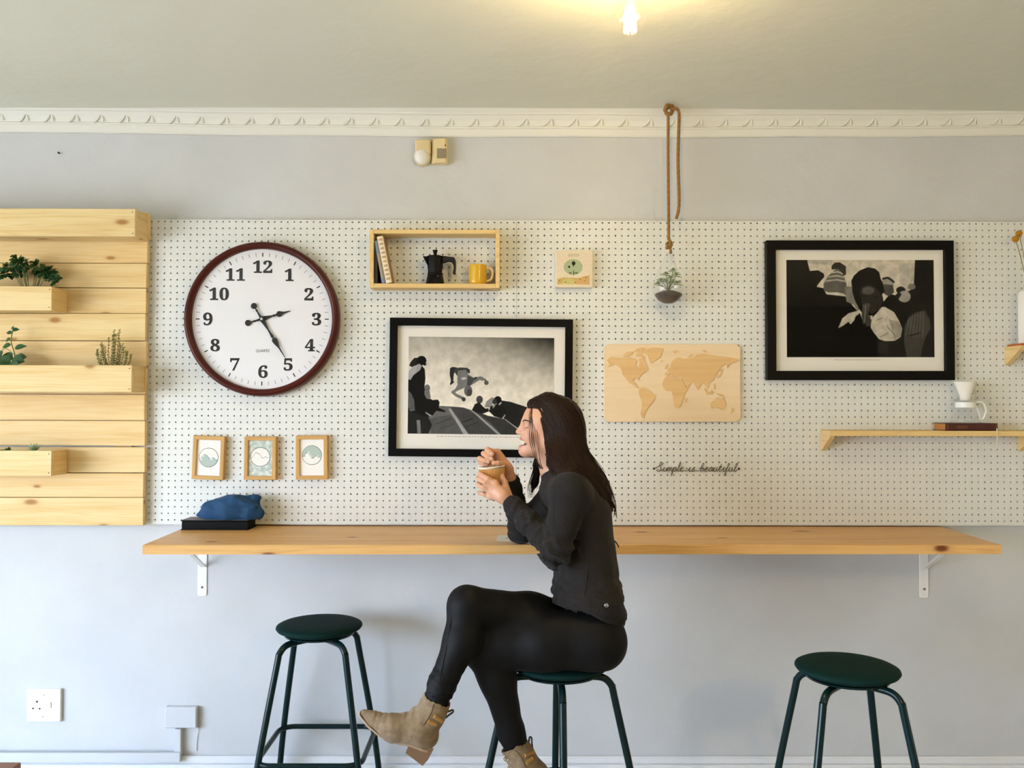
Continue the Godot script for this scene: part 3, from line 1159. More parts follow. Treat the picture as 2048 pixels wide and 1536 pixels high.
func build_pictures() -> void:
	var black := plain("black_frame", Color(0.022, 0.018, 0.024), 0.45)
	black.metallic_specular = 0.25
	# --- the two large framed photographs
	var deep := 0.032
	var zf := BOARD + deep
	var k := 0
	for e in [[[779.5, 635.0], [1146.0, 639.0], [776.5, 912.5], [1144.0, 916.0], 15.2, [816.5, 674.5, 1107.5, 868.5], "black framed photograph of a boy somersaulting, hanging behind the guest"], [[1535.5, 481.0], [1910.0, 480.5], [1533.0, 759.5], [1908.0, 760.5], 18.3, [1572.5, 519.5, 1868.5, 715.0], "black framed photograph of a child among a crowd, right of the map"]]:
		var tl := at_depth(e[0][0], e[0][1], zf)
		var tr := at_depth(e[1][0], e[1][1], zf)
		var bl := at_depth(e[2][0], e[2][1], zf)
		var br := at_depth(e[3][0], e[3][1], zf)
		var c := (tl + tr + bl + br) * 0.25
		var w := (tl.distance_to(tr) + bl.distance_to(br)) * 0.5
		var h := (tl.distance_to(bl) + tr.distance_to(br)) * 0.5
		var root := thing("picture_frame", e[6], "picture", Vector3(c.x, c.y, BOARD + 0.0005), "large framed photographs")
		root.rotation.z = atan2(tr.y - tl.y + br.y - bl.y, tr.x - tl.x + br.x - bl.x)
		var mpp := (EYE.z - zf) / FOCAL
		var fw: float = e[4] * mpp
		frame_rails(root, w, h, fw, deep, black)
		var zm := 0.016
		var s := Shape.new()
		s.box(Vector3(0, 0, zm - 0.002), Vector3(w - 2 * fw + 0.006, h - 2 * fw + 0.006, 0.004))
		obj("mat_board", s, plain("mat_paper", Color(0.90, 0.885, 0.85), 0.8), root)
		var pw: float = (e[5][2] - e[5][0]) * (EYE.z - BOARD - zm) / FOCAL
		var ph: float = (e[5][3] - e[5][1]) * (EYE.z - BOARD - zm) / FOCAL
		var q: Vector3 = at_depth((e[5][0] + e[5][2]) * 0.5, (e[5][1] + e[5][3]) * 0.5, BOARD + zm) - c
		var pr: Print = print_somersault() if k == 0 else print_crowd()
		var o := obj("photograph", sheet(pw, ph, zm + 0.0008), pr.material("photo_print_%d" % k, 0.45), root, Vector3(q.x, q.y, 0))
		o.set_meta("label", "black and white print")
		# the caption: one line of type too small to read
		s = Shape.new()
		var rr := RandomNumberGenerator.new()
		rr.seed = 40 + k
		var x := -0.5
		while x < 0.5:
			var ww := rr.randf_range(0.012, 0.04)
			s.box(Vector3((x + ww * 0.5) * (0.34 if k == 0 else 0.18), 0, zm + 0.0003), Vector3(ww * (0.34 if k == 0 else 0.18), 0.0022, 0.0004))
			x += ww + 0.012
		o = obj("caption", s, plain("caption_ink", Color(0.60, 0.585, 0.56), 0.8), root, Vector3(q.x + (0.0 if k == 0 else -0.012), q.y - ph * 0.5 - 0.010, 0))
		o.set_meta("kind", "stuff")
		s = Shape.new()
		s.box(Vector3(0, 0, zm + 0.004), Vector3(w - 2 * fw + 0.002, h - 2 * fw + 0.002, 0.0006))
		obj("pane", s, mats.picture_glass, root)
		k += 1
	# --- three little oak frames with mountain drawings
	k = 0
	var d3 := 0.026
	for e in [[[386.6, 871.6], [449.6, 872.9], [382.9, 958.7], [445.8, 959.9], "small oak frame with a grey green mountain under a white sky"], [[488.7, 873.2], [552.4, 873.7], [488.0, 959.6], [550.8, 959.9], "small oak frame with a white mountain disc on a grey green ground"], [[591.3, 871.6], [654.7, 871.6], [591.4, 959.4], [655.2, 957.8], "small oak frame with a white mountain under a grey green sky"]]:
		var zq := BOARD + d3
		var tl := at_depth(e[0][0], e[0][1], zq)
		var tr := at_depth(e[1][0], e[1][1], zq)
		var bl := at_depth(e[2][0], e[2][1], zq)
		var br := at_depth(e[3][0], e[3][1], zq)
		var c := (tl + tr + bl + br) * 0.25
		var w := tl.distance_to(tr)
		var h := tl.distance_to(bl)
		var root := thing("small_picture_frame", e[4], "picture", Vector3(c.x, c.y, BOARD + 0.0005), "three mountain pictures")
		var up := (tl - bl) + (tr - br)
		root.rotation.z = -atan2(up.x, up.y)
		frame_rails(root, w, h, 0.0148, d3, mats.frame_oak, true)
		var pr := print_mountain(k)
		obj("drawing", sheet(w - 0.027, h - 0.027, 0.019), pr.material("mountain_print_%d" % k, 0.8), root)
		k += 1
	# --- the square canvas with two balloons
	var zc := BOARD + 0.03
	var p := at_depth(1111, 501, zc)
	var q2 := at_depth(1185.5, 575, zc)
	var cc := (p + q2) * 0.5
	var root := thing("canvas_print", "small square cream canvas with two dark balloons on a green disc", "picture", Vector3(cc.x, cc.y, BOARD + 0.0005))
	var side := q2.x - p.x
	var s := Shape.new()
	s.box(Vector3(0, 0, 0.0145), Vector3(side, p.y - q2.y, 0.029), 0.0015)
	obj("canvas", s, plain("cream_canvas", Color(0.90, 0.86, 0.78), 0.85), root)
	obj("print", sheet(side * 0.95, (p.y - q2.y) * 0.95, 0.0296, 0.0004), print_balloons().material("balloon_print", 0.85), root)


func g8(v: float, warm := 0.0) -> Color:
	return Color(v * (1.0 + 0.03 * warm), v, v * (1.0 - 0.06 * warm))


# coordinates are those of a 1450 x 960 sheet (the print enlarged five times)
func print_somersault() -> Print:
	var pr := Print.new(725, 480, g8(0.84, 1))
	var k := 0.5
	var ox := -278.0
	var oy := -268.0
	# sky: lighter low down, clouded dark at the upper right, as printed
	var fn := FastNoiseLite.new()
	fn.seed = 3
	fn.frequency = 0.006
	for y in 480:
		for x in 725:
			var u := x / 725.0
			var v := y / 480.0
			var t := 0.80 + 0.12 * v - 0.50 * pow(clampf(1.15 * u - 0.12, 0, 1), 2.0) * pow(1.0 - v, 3.0) - 0.16 * pow(1.0 - v, 4.0) + 0.05 * fn.get_noise_2d(x, y)
			pr.im.set_pixel(x, y, g8(clampf(t, 0, 1), 1))
	# far mound and the tarpaulin mound in front
	pr.poly([1195, 890, 1300, 905, 1430, 945, 1560, 990, 1730, 1040, 1730, 1235, 1330, 1235, 1225, 1060], g8(0.13), ox, oy, k)
	pr.poly([1060, 900, 1110, 862, 1160, 870, 1100, 960, 1040, 960], g8(0.52), ox, oy, k)
	pr.poly([270, 1010, 420, 960, 560, 950, 700, 955, 830, 965, 930, 995, 1080, 1045, 1240, 1075, 1360, 1150, 1480, 1235, 270, 1235], g8(0.40), ox, oy, k)
	pr.poly([480, 1100, 560, 1060, 700, 1040, 760, 1100, 830, 1235, 520, 1235], g8(0.33), ox, oy, k)
	pr.poly([700, 960, 830, 965, 960, 1030, 1080, 1110, 1190, 1235, 880, 1235, 790, 1080], g8(0.27), ox, oy, k)
	pr.poly([930, 995, 1080, 1045, 1240, 1075, 1370, 1165, 1440, 1235, 1215, 1235, 1090, 1110], g8(0.22), ox, oy, k)
	pr.poly([680, 980, 700, 975, 890, 1235, 840, 1235], g8(0.62), ox, oy, k)
	pr.poly([905, 992, 925, 992, 1215, 1235, 1180, 1235], g8(0.60), ox, oy, k)
	pr.poly([1230, 1070, 1250, 1075, 1385, 1170, 1365, 1172], g8(0.62), ox, oy, k)
	pr.line([560, 1130, 700, 1075], 14, g8(0.26), ox, oy, k)
	pr.line([590, 1180, 740, 1130], 12, g8(0.28), ox, oy, k)
	pr.line([830, 1110, 920, 1075], 12, g8(0.17), ox, oy, k)
	pr.line([850, 1160, 980, 1105], 10, g8(0.2), ox, oy, k)
	# standing onlooker at the left with a light shirt
	pr.poly([278, 700, 300, 620, 340, 560, 400, 540, 440, 590, 448, 680, 440, 760, 470, 860, 520, 895, 575, 890, 592, 915, 585, 970, 655, 1000, 640, 1012, 560, 1000, 520, 1050, 400, 1080, 278, 1060], g8(0.09), ox, oy, k)
	pr.poly([285, 555, 300, 520, 335, 480, 370, 478, 378, 550, 330, 580], g8(0.13), ox, oy, k)
	pr.oval(408, 505, 48, 46, g8(0.08), ox, oy, k)
	pr.oval(440, 540, 16, 14, g8(0.10), ox, oy, k)
	pr.poly([278, 690, 282, 610, 320, 565, 390, 535, 410, 560, 395, 600, 330, 650, 300, 700], g8(0.63), ox, oy, k)
	pr.poly([278, 800, 310, 830, 340, 900, 350, 1000, 300, 1010, 278, 960], g8(0.36), ox, oy, k)
	pr.oval(468, 775, 28, 34, g8(0.40), ox, oy, k)
	pr.poly([440, 800, 490, 800, 502, 860, 500, 890, 460, 880, 440, 840], g8(0.45), ox, oy, k)
	pr.poly([278, 1010, 480, 1060, 520, 1140, 480, 1235, 278, 1235], g8(0.14), ox, oy, k)
	pr.poly([365, 1095, 400, 1090, 412, 1225, 375, 1225], g8(0.46), ox, oy, k)
	pr.poly([450, 1010, 525, 1052, 500, 1056, 455, 1025], g8(0.66), ox, oy, k)
	# the somersaulting boy
	pr.poly([692, 580, 715, 565, 760, 570, 770, 590, 742, 605, 730, 640, 726, 700, 736, 715, 700, 745, 693, 738, 703, 700, 690, 640], g8(0.17), ox, oy, k)
	pr.poly([735, 580, 790, 570, 860, 572, 890, 590, 892, 625, 850, 620, 770, 660, 738, 615], g8(0.24), ox, oy, k)
	pr.poly([770, 600, 850, 590, 880, 640, 935, 672, 990, 655, 1020, 660, 1048, 690, 1020, 700, 990, 690, 950, 715, 895, 750, 850, 765, 770, 800, 745, 815, 730, 808, 770, 740, 765, 660], g8(0.45), ox, oy, k)
	pr.poly([870, 650, 940, 680, 900, 745, 860, 760], g8(0.28), ox, oy, k)
	pr.poly([930, 668, 960, 660, 965, 672, 940, 690], g8(0.2), ox, oy, k)
	pr.line([1035, 680, 1058, 708], 20, g8(0.40), ox, oy, k)
	pr.oval(1056, 718, 22, 22, g8(0.33), ox, oy, k)
	pr.line([760, 790, 722, 815, 760, 845, 820, 872], 28, g8(0.44), ox, oy, k)
	pr.oval(832, 884, 20, 20, g8(0.24), ox, oy, k)
	pr.oval(876, 800, 41, 54, g8(0.38), ox, oy, k)
	pr.oval(888, 818, 26, 34, g8(0.26), ox, oy, k)
	pr.poly([800, 670, 850, 665, 860, 680, 815, 695], g8(0.72), ox, oy, k)
	# the seated children
	pr.oval(990, 885, 33, 38, g8(0.27), ox, oy, k)
	pr.poly([915, 990, 945, 930, 985, 910, 1020, 950, 1050, 975, 1080, 970, 1085, 1000, 1020, 1025, 950, 1010], g8(0.12), ox, oy, k)
	pr.oval(1172, 888, 36, 38, g8(0.09), ox, oy, k)
	pr.oval(1140, 905, 22, 26, g8(0.20), ox, oy, k)
	pr.poly([1085, 1000, 1100, 950, 1150, 930, 1200, 920, 1245, 970, 1250, 1020, 1215, 1070, 1140, 1050], g8(0.11), ox, oy, k)
	pr.poly([1118, 950, 1145, 925, 1150, 940, 1125, 975], g8(0.55), ox, oy, k)
	pr.poly([1180, 925, 1205, 905, 1212, 915, 1188, 942], g8(0.7), ox, oy, k)
	pr.poly([1220, 1060, 1245, 1025, 1250, 1040, 1232, 1068], g8(0.6), ox, oy, k)
	pr.grain(0.10, 15, 0.018)
	pr.soften(0.5)
	pr.grain(0.06, 5, 0.25)
	return pr


func print_crowd() -> Print:
	var pr := Print.new(708, 468, g8(0.74, 1.4))
	var k := 0.5
	var ox := -257.0
	var oy := -288.0
	pr.poly([455, 288, 700, 288, 690, 340, 620, 330, 560, 330, 465, 320], g8(0.66, 1), ox, oy, k)
	pr.poly([1340, 320, 1490, 320, 1480, 600, 1420, 640, 1350, 600], g8(0.68, 1), ox, oy, k)
	# dark coats of the crowd fill the lower half and the left
	pr.poly([257, 288, 455, 288, 480, 395, 560, 388, 615, 420, 620, 450, 560, 520, 545, 548, 610, 560, 640, 620, 820, 640, 900, 740, 960, 800, 1100, 1223, 257, 1223], g8(0.035), ox, oy, k)
	pr.poly([1495, 288, 1672, 288, 1672, 1223, 1080, 1223, 1080, 820, 1230, 640, 1270, 620, 1340, 640, 1480, 560], g8(0.04), ox, oy, k)
	pr.poly([850, 860, 1110, 860, 1120, 1223, 800, 1223], g8(0.035), ox, oy, k)
	# knitted hat
	pr.poly([690, 345, 720, 315, 770, 310, 830, 350, 828, 430, 800, 440, 760, 375, 690, 380], g8(0.17, 1), ox, oy, k)
	pr.poly([612, 520, 660, 440, 720, 385, 755, 372, 800, 420, 832, 520, 838, 640, 800, 610, 740, 600, 660, 600, 615, 585], g8(0.36, 1), ox, oy, k)
	pr.line([690, 410, 750, 402, 795, 420], 12, g8(0.68, 1), ox, oy, k)
	pr.line([660, 452, 740, 440, 815, 455], 14, g8(0.66, 1), ox, oy, k)
	pr.line([635, 492, 740, 478, 825, 494], 14, g8(0.62, 1), ox, oy, k)
	pr.poly([818, 540, 880, 545, 930, 700, 970, 780, 950, 790, 900, 720, 830, 690], g8(0.45, 1), ox, oy, k)
	# the people behind
	pr.oval(1232, 500, 60, 50, g8(0.55, 1), ox, oy, k)
	pr.line([1178, 470, 1230, 458, 1290, 500], 16, g8(0.10), ox, oy, k)
	pr.poly([1190, 520, 1280, 530, 1290, 600, 1240, 640, 1190, 610], g8(0.28, 1), ox, oy, k)
	pr.oval(1355, 578, 44, 34, g8(0.10), ox, oy, k)
	pr.oval(1388, 640, 62, 56, g8(0.58, 1), ox, oy, k)
	pr.poly([1290, 640, 1340, 590, 1360, 620, 1320, 680], g8(0.12), ox, oy, k)
	pr.oval(1460, 545, 38, 30, g8(0.42, 1), ox, oy, k)
	pr.poly([1440, 600, 1500, 570, 1560, 545, 1540, 600, 1490, 660], g8(0.10), ox, oy, k)
	# the child in the middle: dark hood, face in shade, both hands at the mouth
	pr.poly([880, 490, 905, 440, 960, 390, 1040, 358, 1110, 372, 1150, 410, 1162, 470, 1185, 520, 1198, 590, 1175, 620, 1190, 700, 1170, 760, 1100, 820, 1000, 830, 950, 750, 915, 680, 890, 600], g8(0.05), ox, oy, k)
	pr.poly([965, 570, 1000, 535, 1060, 525, 1120, 560, 1170, 620, 1180, 690, 1150, 760, 1080, 805, 1010, 780, 975, 700], g8(0.15, 1), ox, oy, k)
	pr.poly([985, 565, 1040, 540, 1095, 560, 1100, 600, 1050, 625, 990, 610], g8(0.30, 1), ox, oy, k)
	pr.line([985, 640, 1035, 632], 12, g8(0.06), ox, oy, k)
	pr.line([1085, 640, 1140, 650], 12, g8(0.06), ox, oy, k)
	pr.poly([985, 720, 1030, 700, 1060, 715, 1040, 800, 1030, 900, 990, 905, 975, 830], g8(0.26, 1), ox, oy, k)
	pr.line([1015, 725, 1005, 880], 8, g8(0.48, 1), ox, oy, k)
	pr.poly([1010, 830, 1060, 830, 1065, 920, 1020, 930], g8(0.22, 1), ox, oy, k)
	# light jacket sleeves
	pr.poly([750, 945, 790, 850, 850, 800, 930, 778, 968, 770, 950, 810, 920, 830, 905, 870, 870, 910, 850, 885, 800, 920], g8(0.68, 1.3), ox, oy, k)
	pr.poly([1070, 850, 1120, 800, 1170, 740, 1200, 738, 1290, 790, 1335, 870, 1368, 950, 1350, 1030, 1290, 1068, 1200, 1070, 1140, 1050, 1090, 985, 1062, 940], g8(0.70, 1.3), ox, oy, k)
	pr.poly([1240, 860, 1330, 880, 1365, 950, 1345, 1030, 1290, 1060, 1265, 960], g8(0.55, 1.3), ox, oy, k)
	pr.line([1215, 920, 1290, 1010], 8, g8(0.46, 1), ox, oy, k)
	pr.line([1110, 870, 1180, 845], 8, g8(0.5, 1), ox, oy, k)
	pr.line([1150, 1030, 1230, 990], 8, g8(0.5, 1), ox, oy, k)
	# the striped hood at the lower right
	pr.poly([1385, 930, 1430, 840, 1500, 790, 1580, 770, 1630, 860, 1640, 950, 1600, 1010, 1560, 1120, 1540, 1223, 1410, 1223, 1380, 1080], g8(0.22, 1), ox, oy, k)
	for i in 6:
		pr.line([1440 + i * 26, 830 - i * 8, 1400 + i * 32, 1010 + i * 6], 9, g8(0.32, 1), ox, oy, k)
	pr.line([1420, 1020, 1540, 990], 12, g8(0.09), ox, oy, k)
	pr.poly([1125, 1085, 1180, 1075, 1230, 1100, 1235, 1190, 1130, 1180], g8(0.12), ox, oy, k)
	pr.grain(0.16, 16, 0.02)
	pr.soften(0.45)
	pr.grain(0.06, 6, 0.25)
	return pr


func print_mountain(k: int) -> Print:
	var paper := Color(0.93, 0.925, 0.905)
	var wash := Color(0.66, 0.73, 0.70)
	var ink := Color(0.33, 0.38, 0.37)
	var pr := Print.new(200, 300, wash.lerp(paper, 0.25) if k == 1 else paper)
	if k == 1:
		var fn := FastNoiseLite.new()
		fn.seed = 8
		fn.frequency = 0.02
		for y in 300:
			for x in 200:
				pr.im.set_pixel(x, y, wash.lerp(paper, clampf(0.38 + 0.8 * fn.get_noise_2d(x, y), 0.05, 0.9)))
	var cy: float = [148.0, 140.0, 132.0][k]
	pr.oval(100, cy, 80, 80, ink)
	pr.oval(99, cy, 76, 76, paper)
	var ridge: Array
	if k == 0:
		ridge = [24, cy + 22, 45, cy - 5, 62, cy - 27, 76, cy - 20, 92, cy - 6, 108, cy + 18, 132, cy - 2, 150, cy + 12, 174, cy + 26]
	elif k == 1:
		ridge = [27, cy + 14, 45, cy - 14, 62, cy - 38, 80, cy - 30, 100, cy - 12, 116, cy + 12, 138, cy - 4, 158, cy + 8, 174, cy + 2]
	else:
		ridge = [24, cy + 14, 46, cy - 14, 62, cy - 30, 78, cy - 6, 92, cy + 10, 100, cy + 28, 118, cy + 14, 132, cy + 4, 150, cy + 18, 175, cy + 18]
	if k != 1:
		for x in range(20, 180):
			var yr := cy
			for i in range(0, ridge.size() - 2, 2):
				if x >= ridge[i] and x <= ridge[i + 2]:
					yr = lerpf(ridge[i + 1], ridge[i + 3], (x - ridge[i]) / (ridge[i + 2] - ridge[i]))
			var half := sqrt(maxf(0.0, 76.0 * 76.0 - (x - 99.0) * (x - 99.0)))
			var a := int(yr) if k == 0 else int(cy - half)
			var b := int(cy + half) if k == 0 else int(yr)
			if b > a:
				pr.im.fill_rect(Rect2i(x, a, 1, b - a), wash.lerp(paper, 0.12))
	pr.line(ridge, 2.2, ink)
	if k == 1:
		pr.line([62, cy - 38, 72, cy - 30, 78, cy - 34, 92, cy - 22], 2.0, Color(0.65, 0.5, 0.45))
	pr.grain(0.05, 20 + k, 0.06)
	return pr


func print_balloons() -> Print:
	var paper := Color(0.885, 0.83, 0.73)
	var pr := Print.new(460, 460, paper)
	var k := 1.0
	var ox := -210.0
	var oy := -400.0
	pr.poly([360, 430, 505, 430, 505, 470, 360, 470], Color(0.80, 0.76, 0.66), ox, oy, k)
	pr.oval(428, 605, 122, 104, Color(0.66, 0.71, 0.58), ox, oy, k)
	var dark := Color(0.16, 0.17, 0.10)
	pr.oval(433, 555, 24, 26, dark, ox, oy, k)
	pr.poly([416, 570, 450, 570, 436, 590, 430, 590], dark, ox, oy, k)
	pr.line([430, 590, 433, 602], 4, dark, ox, oy, k)
	pr.oval(375, 602, 13, 14, dark, ox, oy, k)
	pr.line([375, 612, 375, 622], 4, dark, ox, oy, k)
	for x in [382, 398, 432, 448, 466, 482]:
		pr.oval(x, 682, 6, 12 if x != 432 else 34, Color(0.28, 0.32, 0.20), ox, oy, k)
	pr.poly([222, 760, 300, 742, 400, 745, 500, 748, 560, 728, 640, 712, 640, 832, 222, 832], Color(0.80, 0.68, 0.43), ox, oy, k)
	pr.poly([300, 770, 380, 755, 440, 775, 470, 832, 270, 832], Color(0.79, 0.76, 0.50), ox, oy, k)
	pr.poly([500, 770, 580, 750, 640, 770, 640, 832, 480, 832], Color(0.82, 0.66, 0.46), ox, oy, k)
	for e in [[250, 785], [330, 800], [455, 805], [595, 740], [575, 785], [520, 765]]:
		pr.oval(e[0], e[1], 12, 8, Color(0.60, 0.52, 0.28), ox, oy, k)
	pr.grain(0.10, 30, 0.05)
	return pr


# ===================================================================================================
# the wooden map of the world: a board with raised pieces of land
func build_map() -> void:
	var zf := BOARD + 0.014
	var a := at_depth(1208, 688, zf)
	var b := at_depth(1481.5, 844, zf)
	var c := (a + b) * 0.5
	var root := thing("world_map", "light wooden board with a raised map of the world", "wall map", Vector3(c.x, c.y, BOARD + 0.0005))
	root.rotation.z = deg_to_rad(0.15)
	var w := b.x - a.x
	var h := a.y - b.y
	var s := wood_shape()
	s.prism(rounded_rect(w, h, 0.024, 6), 0.0, 0.0135, 0.0012)
	var pale := plain("map_maple", Color.WHITE, 0.6)
	pale.albedo_texture = ImageTexture.create_from_image(wood_image(Color(0.915, 0.825, 0.685), Color(0.875, 0.765, 0.60), Color(0.8, 0.68, 0.5), 0, 51, 768, 256))
	obj("backing_board", s, pale, root)
	var land := plain("map_land", Color.WHITE, 0.6)
	land.albedo_texture = ImageTexture.create_from_image(wood_image(Color(0.875, 0.735, 0.52), Color(0.80, 0.62, 0.38), Color(0.64, 0.42, 0.22), 8, 53, 1024, 256))
	# outlines read off the photograph (1638 px wide crop, board from 92..1492 by 143..943)
	var pieces := {
		"north_america": [125, 310, 155, 275, 215, 280, 300, 285, 360, 280, 415, 300, 430, 320, 410, 350, 440, 385, 455, 380, 460, 330, 450, 295, 470, 290, 500, 310, 520, 325, 505, 345, 530, 370, 548, 410, 520, 425, 490, 445, 470, 465, 450, 490, 442, 520, 432, 500, 400, 498, 385, 515, 392, 540, 415, 545, 420, 570, 440, 590, 448, 600, 425, 592, 395, 565, 360, 545, 335, 520, 310, 485, 285, 455, 275, 420, 262, 385, 235, 360, 205, 345, 165, 372, 130, 375, 150, 350],
		"baffin_island": [400, 215, 430, 190, 480, 178, 520, 185, 500, 205, 480, 225, 470, 250, 500, 270, 515, 290, 495, 300, 470, 270, 450, 262, 430, 275, 420, 250, 440, 230],
		"victoria_island": [290, 265, 300, 240, 340, 220, 390, 218, 380, 245, 350, 262, 320, 275],
		"greenland": [500, 235, 520, 200, 580, 180, 640, 178, 705, 192, 680, 230, 678, 270, 640, 300, 600, 320, 580, 342, 560, 325, 550, 285, 535, 250],
		"south_america": [446, 625, 460, 598, 490, 585, 530, 600, 560, 625, 580, 650, 618, 668, 610, 705, 595, 735, 570, 760, 548, 790, 530, 815, 510, 840, 500, 870, 498, 905, 480, 895, 465, 865, 475, 810, 482, 760, 475, 715, 455, 680],
		"eurasia": [716, 462, 720, 435, 755, 430, 740, 410, 775, 380, 780, 340, 800, 310, 830, 285, 870, 278, 905, 295, 960, 288, 1010, 272, 1050, 250, 1110, 240, 1190, 258, 1270, 265, 1350, 275, 1420, 285, 1480, 305, 1430, 330, 1400, 340, 1380, 350, 1355, 392, 1350, 350, 1310, 355, 1285, 390, 1270, 420, 1240, 450, 1220, 470, 1215, 510, 1190, 530, 1160, 540, 1170, 570, 1150, 600, 1130, 570, 1115, 545, 1095, 545, 1070, 580, 1058, 612, 1035, 590, 1020, 545, 985, 530, 975, 560, 935, 585, 915, 555, 895, 520, 890, 490, 870, 480, 830, 478, 800, 465, 780, 450, 760, 455, 745, 468],
		"africa": [690, 565, 695, 530, 715, 490, 740, 472, 790, 470, 820, 490, 870, 495, 890, 520, 905, 560, 930, 590, 955, 590, 935, 625, 910, 660, 905, 705, 885, 740, 872, 780, 850, 798, 825, 800, 810, 770, 800, 720, 795, 670, 780, 625, 730, 625, 705, 600],
		"australia": [1180, 765, 1195, 735, 1230, 715, 1250, 695, 1285, 700, 1300, 720, 1312, 692, 1330, 740, 1335, 775, 1322, 815, 1300, 820, 1275, 805, 1255, 792, 1215, 800, 1190, 802],
		"madagascar": [920, 745, 918, 715, 935, 692, 945, 705, 935, 745],
		"japan": [1240, 475, 1250, 455, 1280, 450, 1290, 400, 1300, 395, 1298, 440, 1285, 470, 1262, 490],
		"sumatra": [1115, 598, 1128, 605, 1160, 655, 1155, 670, 1135, 645],
		"borneo": [1170, 640, 1195, 615, 1210, 630, 1195, 665, 1178, 660],
		"new_guinea": [1240, 645, 1270, 652, 1310, 665, 1335, 688, 1300, 684, 1265, 668],
		"new_zealand": [1385, 855, 1400, 830, 1410, 800, 1425, 820, 1405, 850],
		"british_isles": [716, 395, 725, 370, 740, 350, 748, 375, 740, 400],
		"iceland": [668, 318, 680, 305, 702, 312, 690, 328],
		"svalbard": [798, 215, 855, 210, 850, 228, 820, 238],
		"novaya_zemlya": [955, 275, 975, 250, 1010, 240, 985, 258, 968, 280],
		"arctic_island": [1102, 210, 1125, 203, 1155, 232, 1130, 228],
		"philippines": [1212, 560, 1220, 555, 1230, 600, 1222, 610],
	}
	for called in pieces:
		var pts: Array = pieces[called]
		var poly := PackedVector2Array()
		for i in range(0, pts.size(), 2):
			poly.append(Vector2(((pts[i] - 92.0) / 1400.0 - 0.5) * w, (0.5 - (pts[i + 1] - 143.0) / 800.0) * h))
		if Geometry2D.triangulate_polygon(poly).is_empty():
			print("bad map outline ", called)
			continue
		s = wood_shape()
		s.uv_offset = Vector2(0.33, 0.37)
		s.prism(poly, 0.0133, 0.0165, 0.0)
		var o := obj("land_piece", s, land, root)
		o.set_meta("label", "raised outline of %s" % called.replace("_", " "))


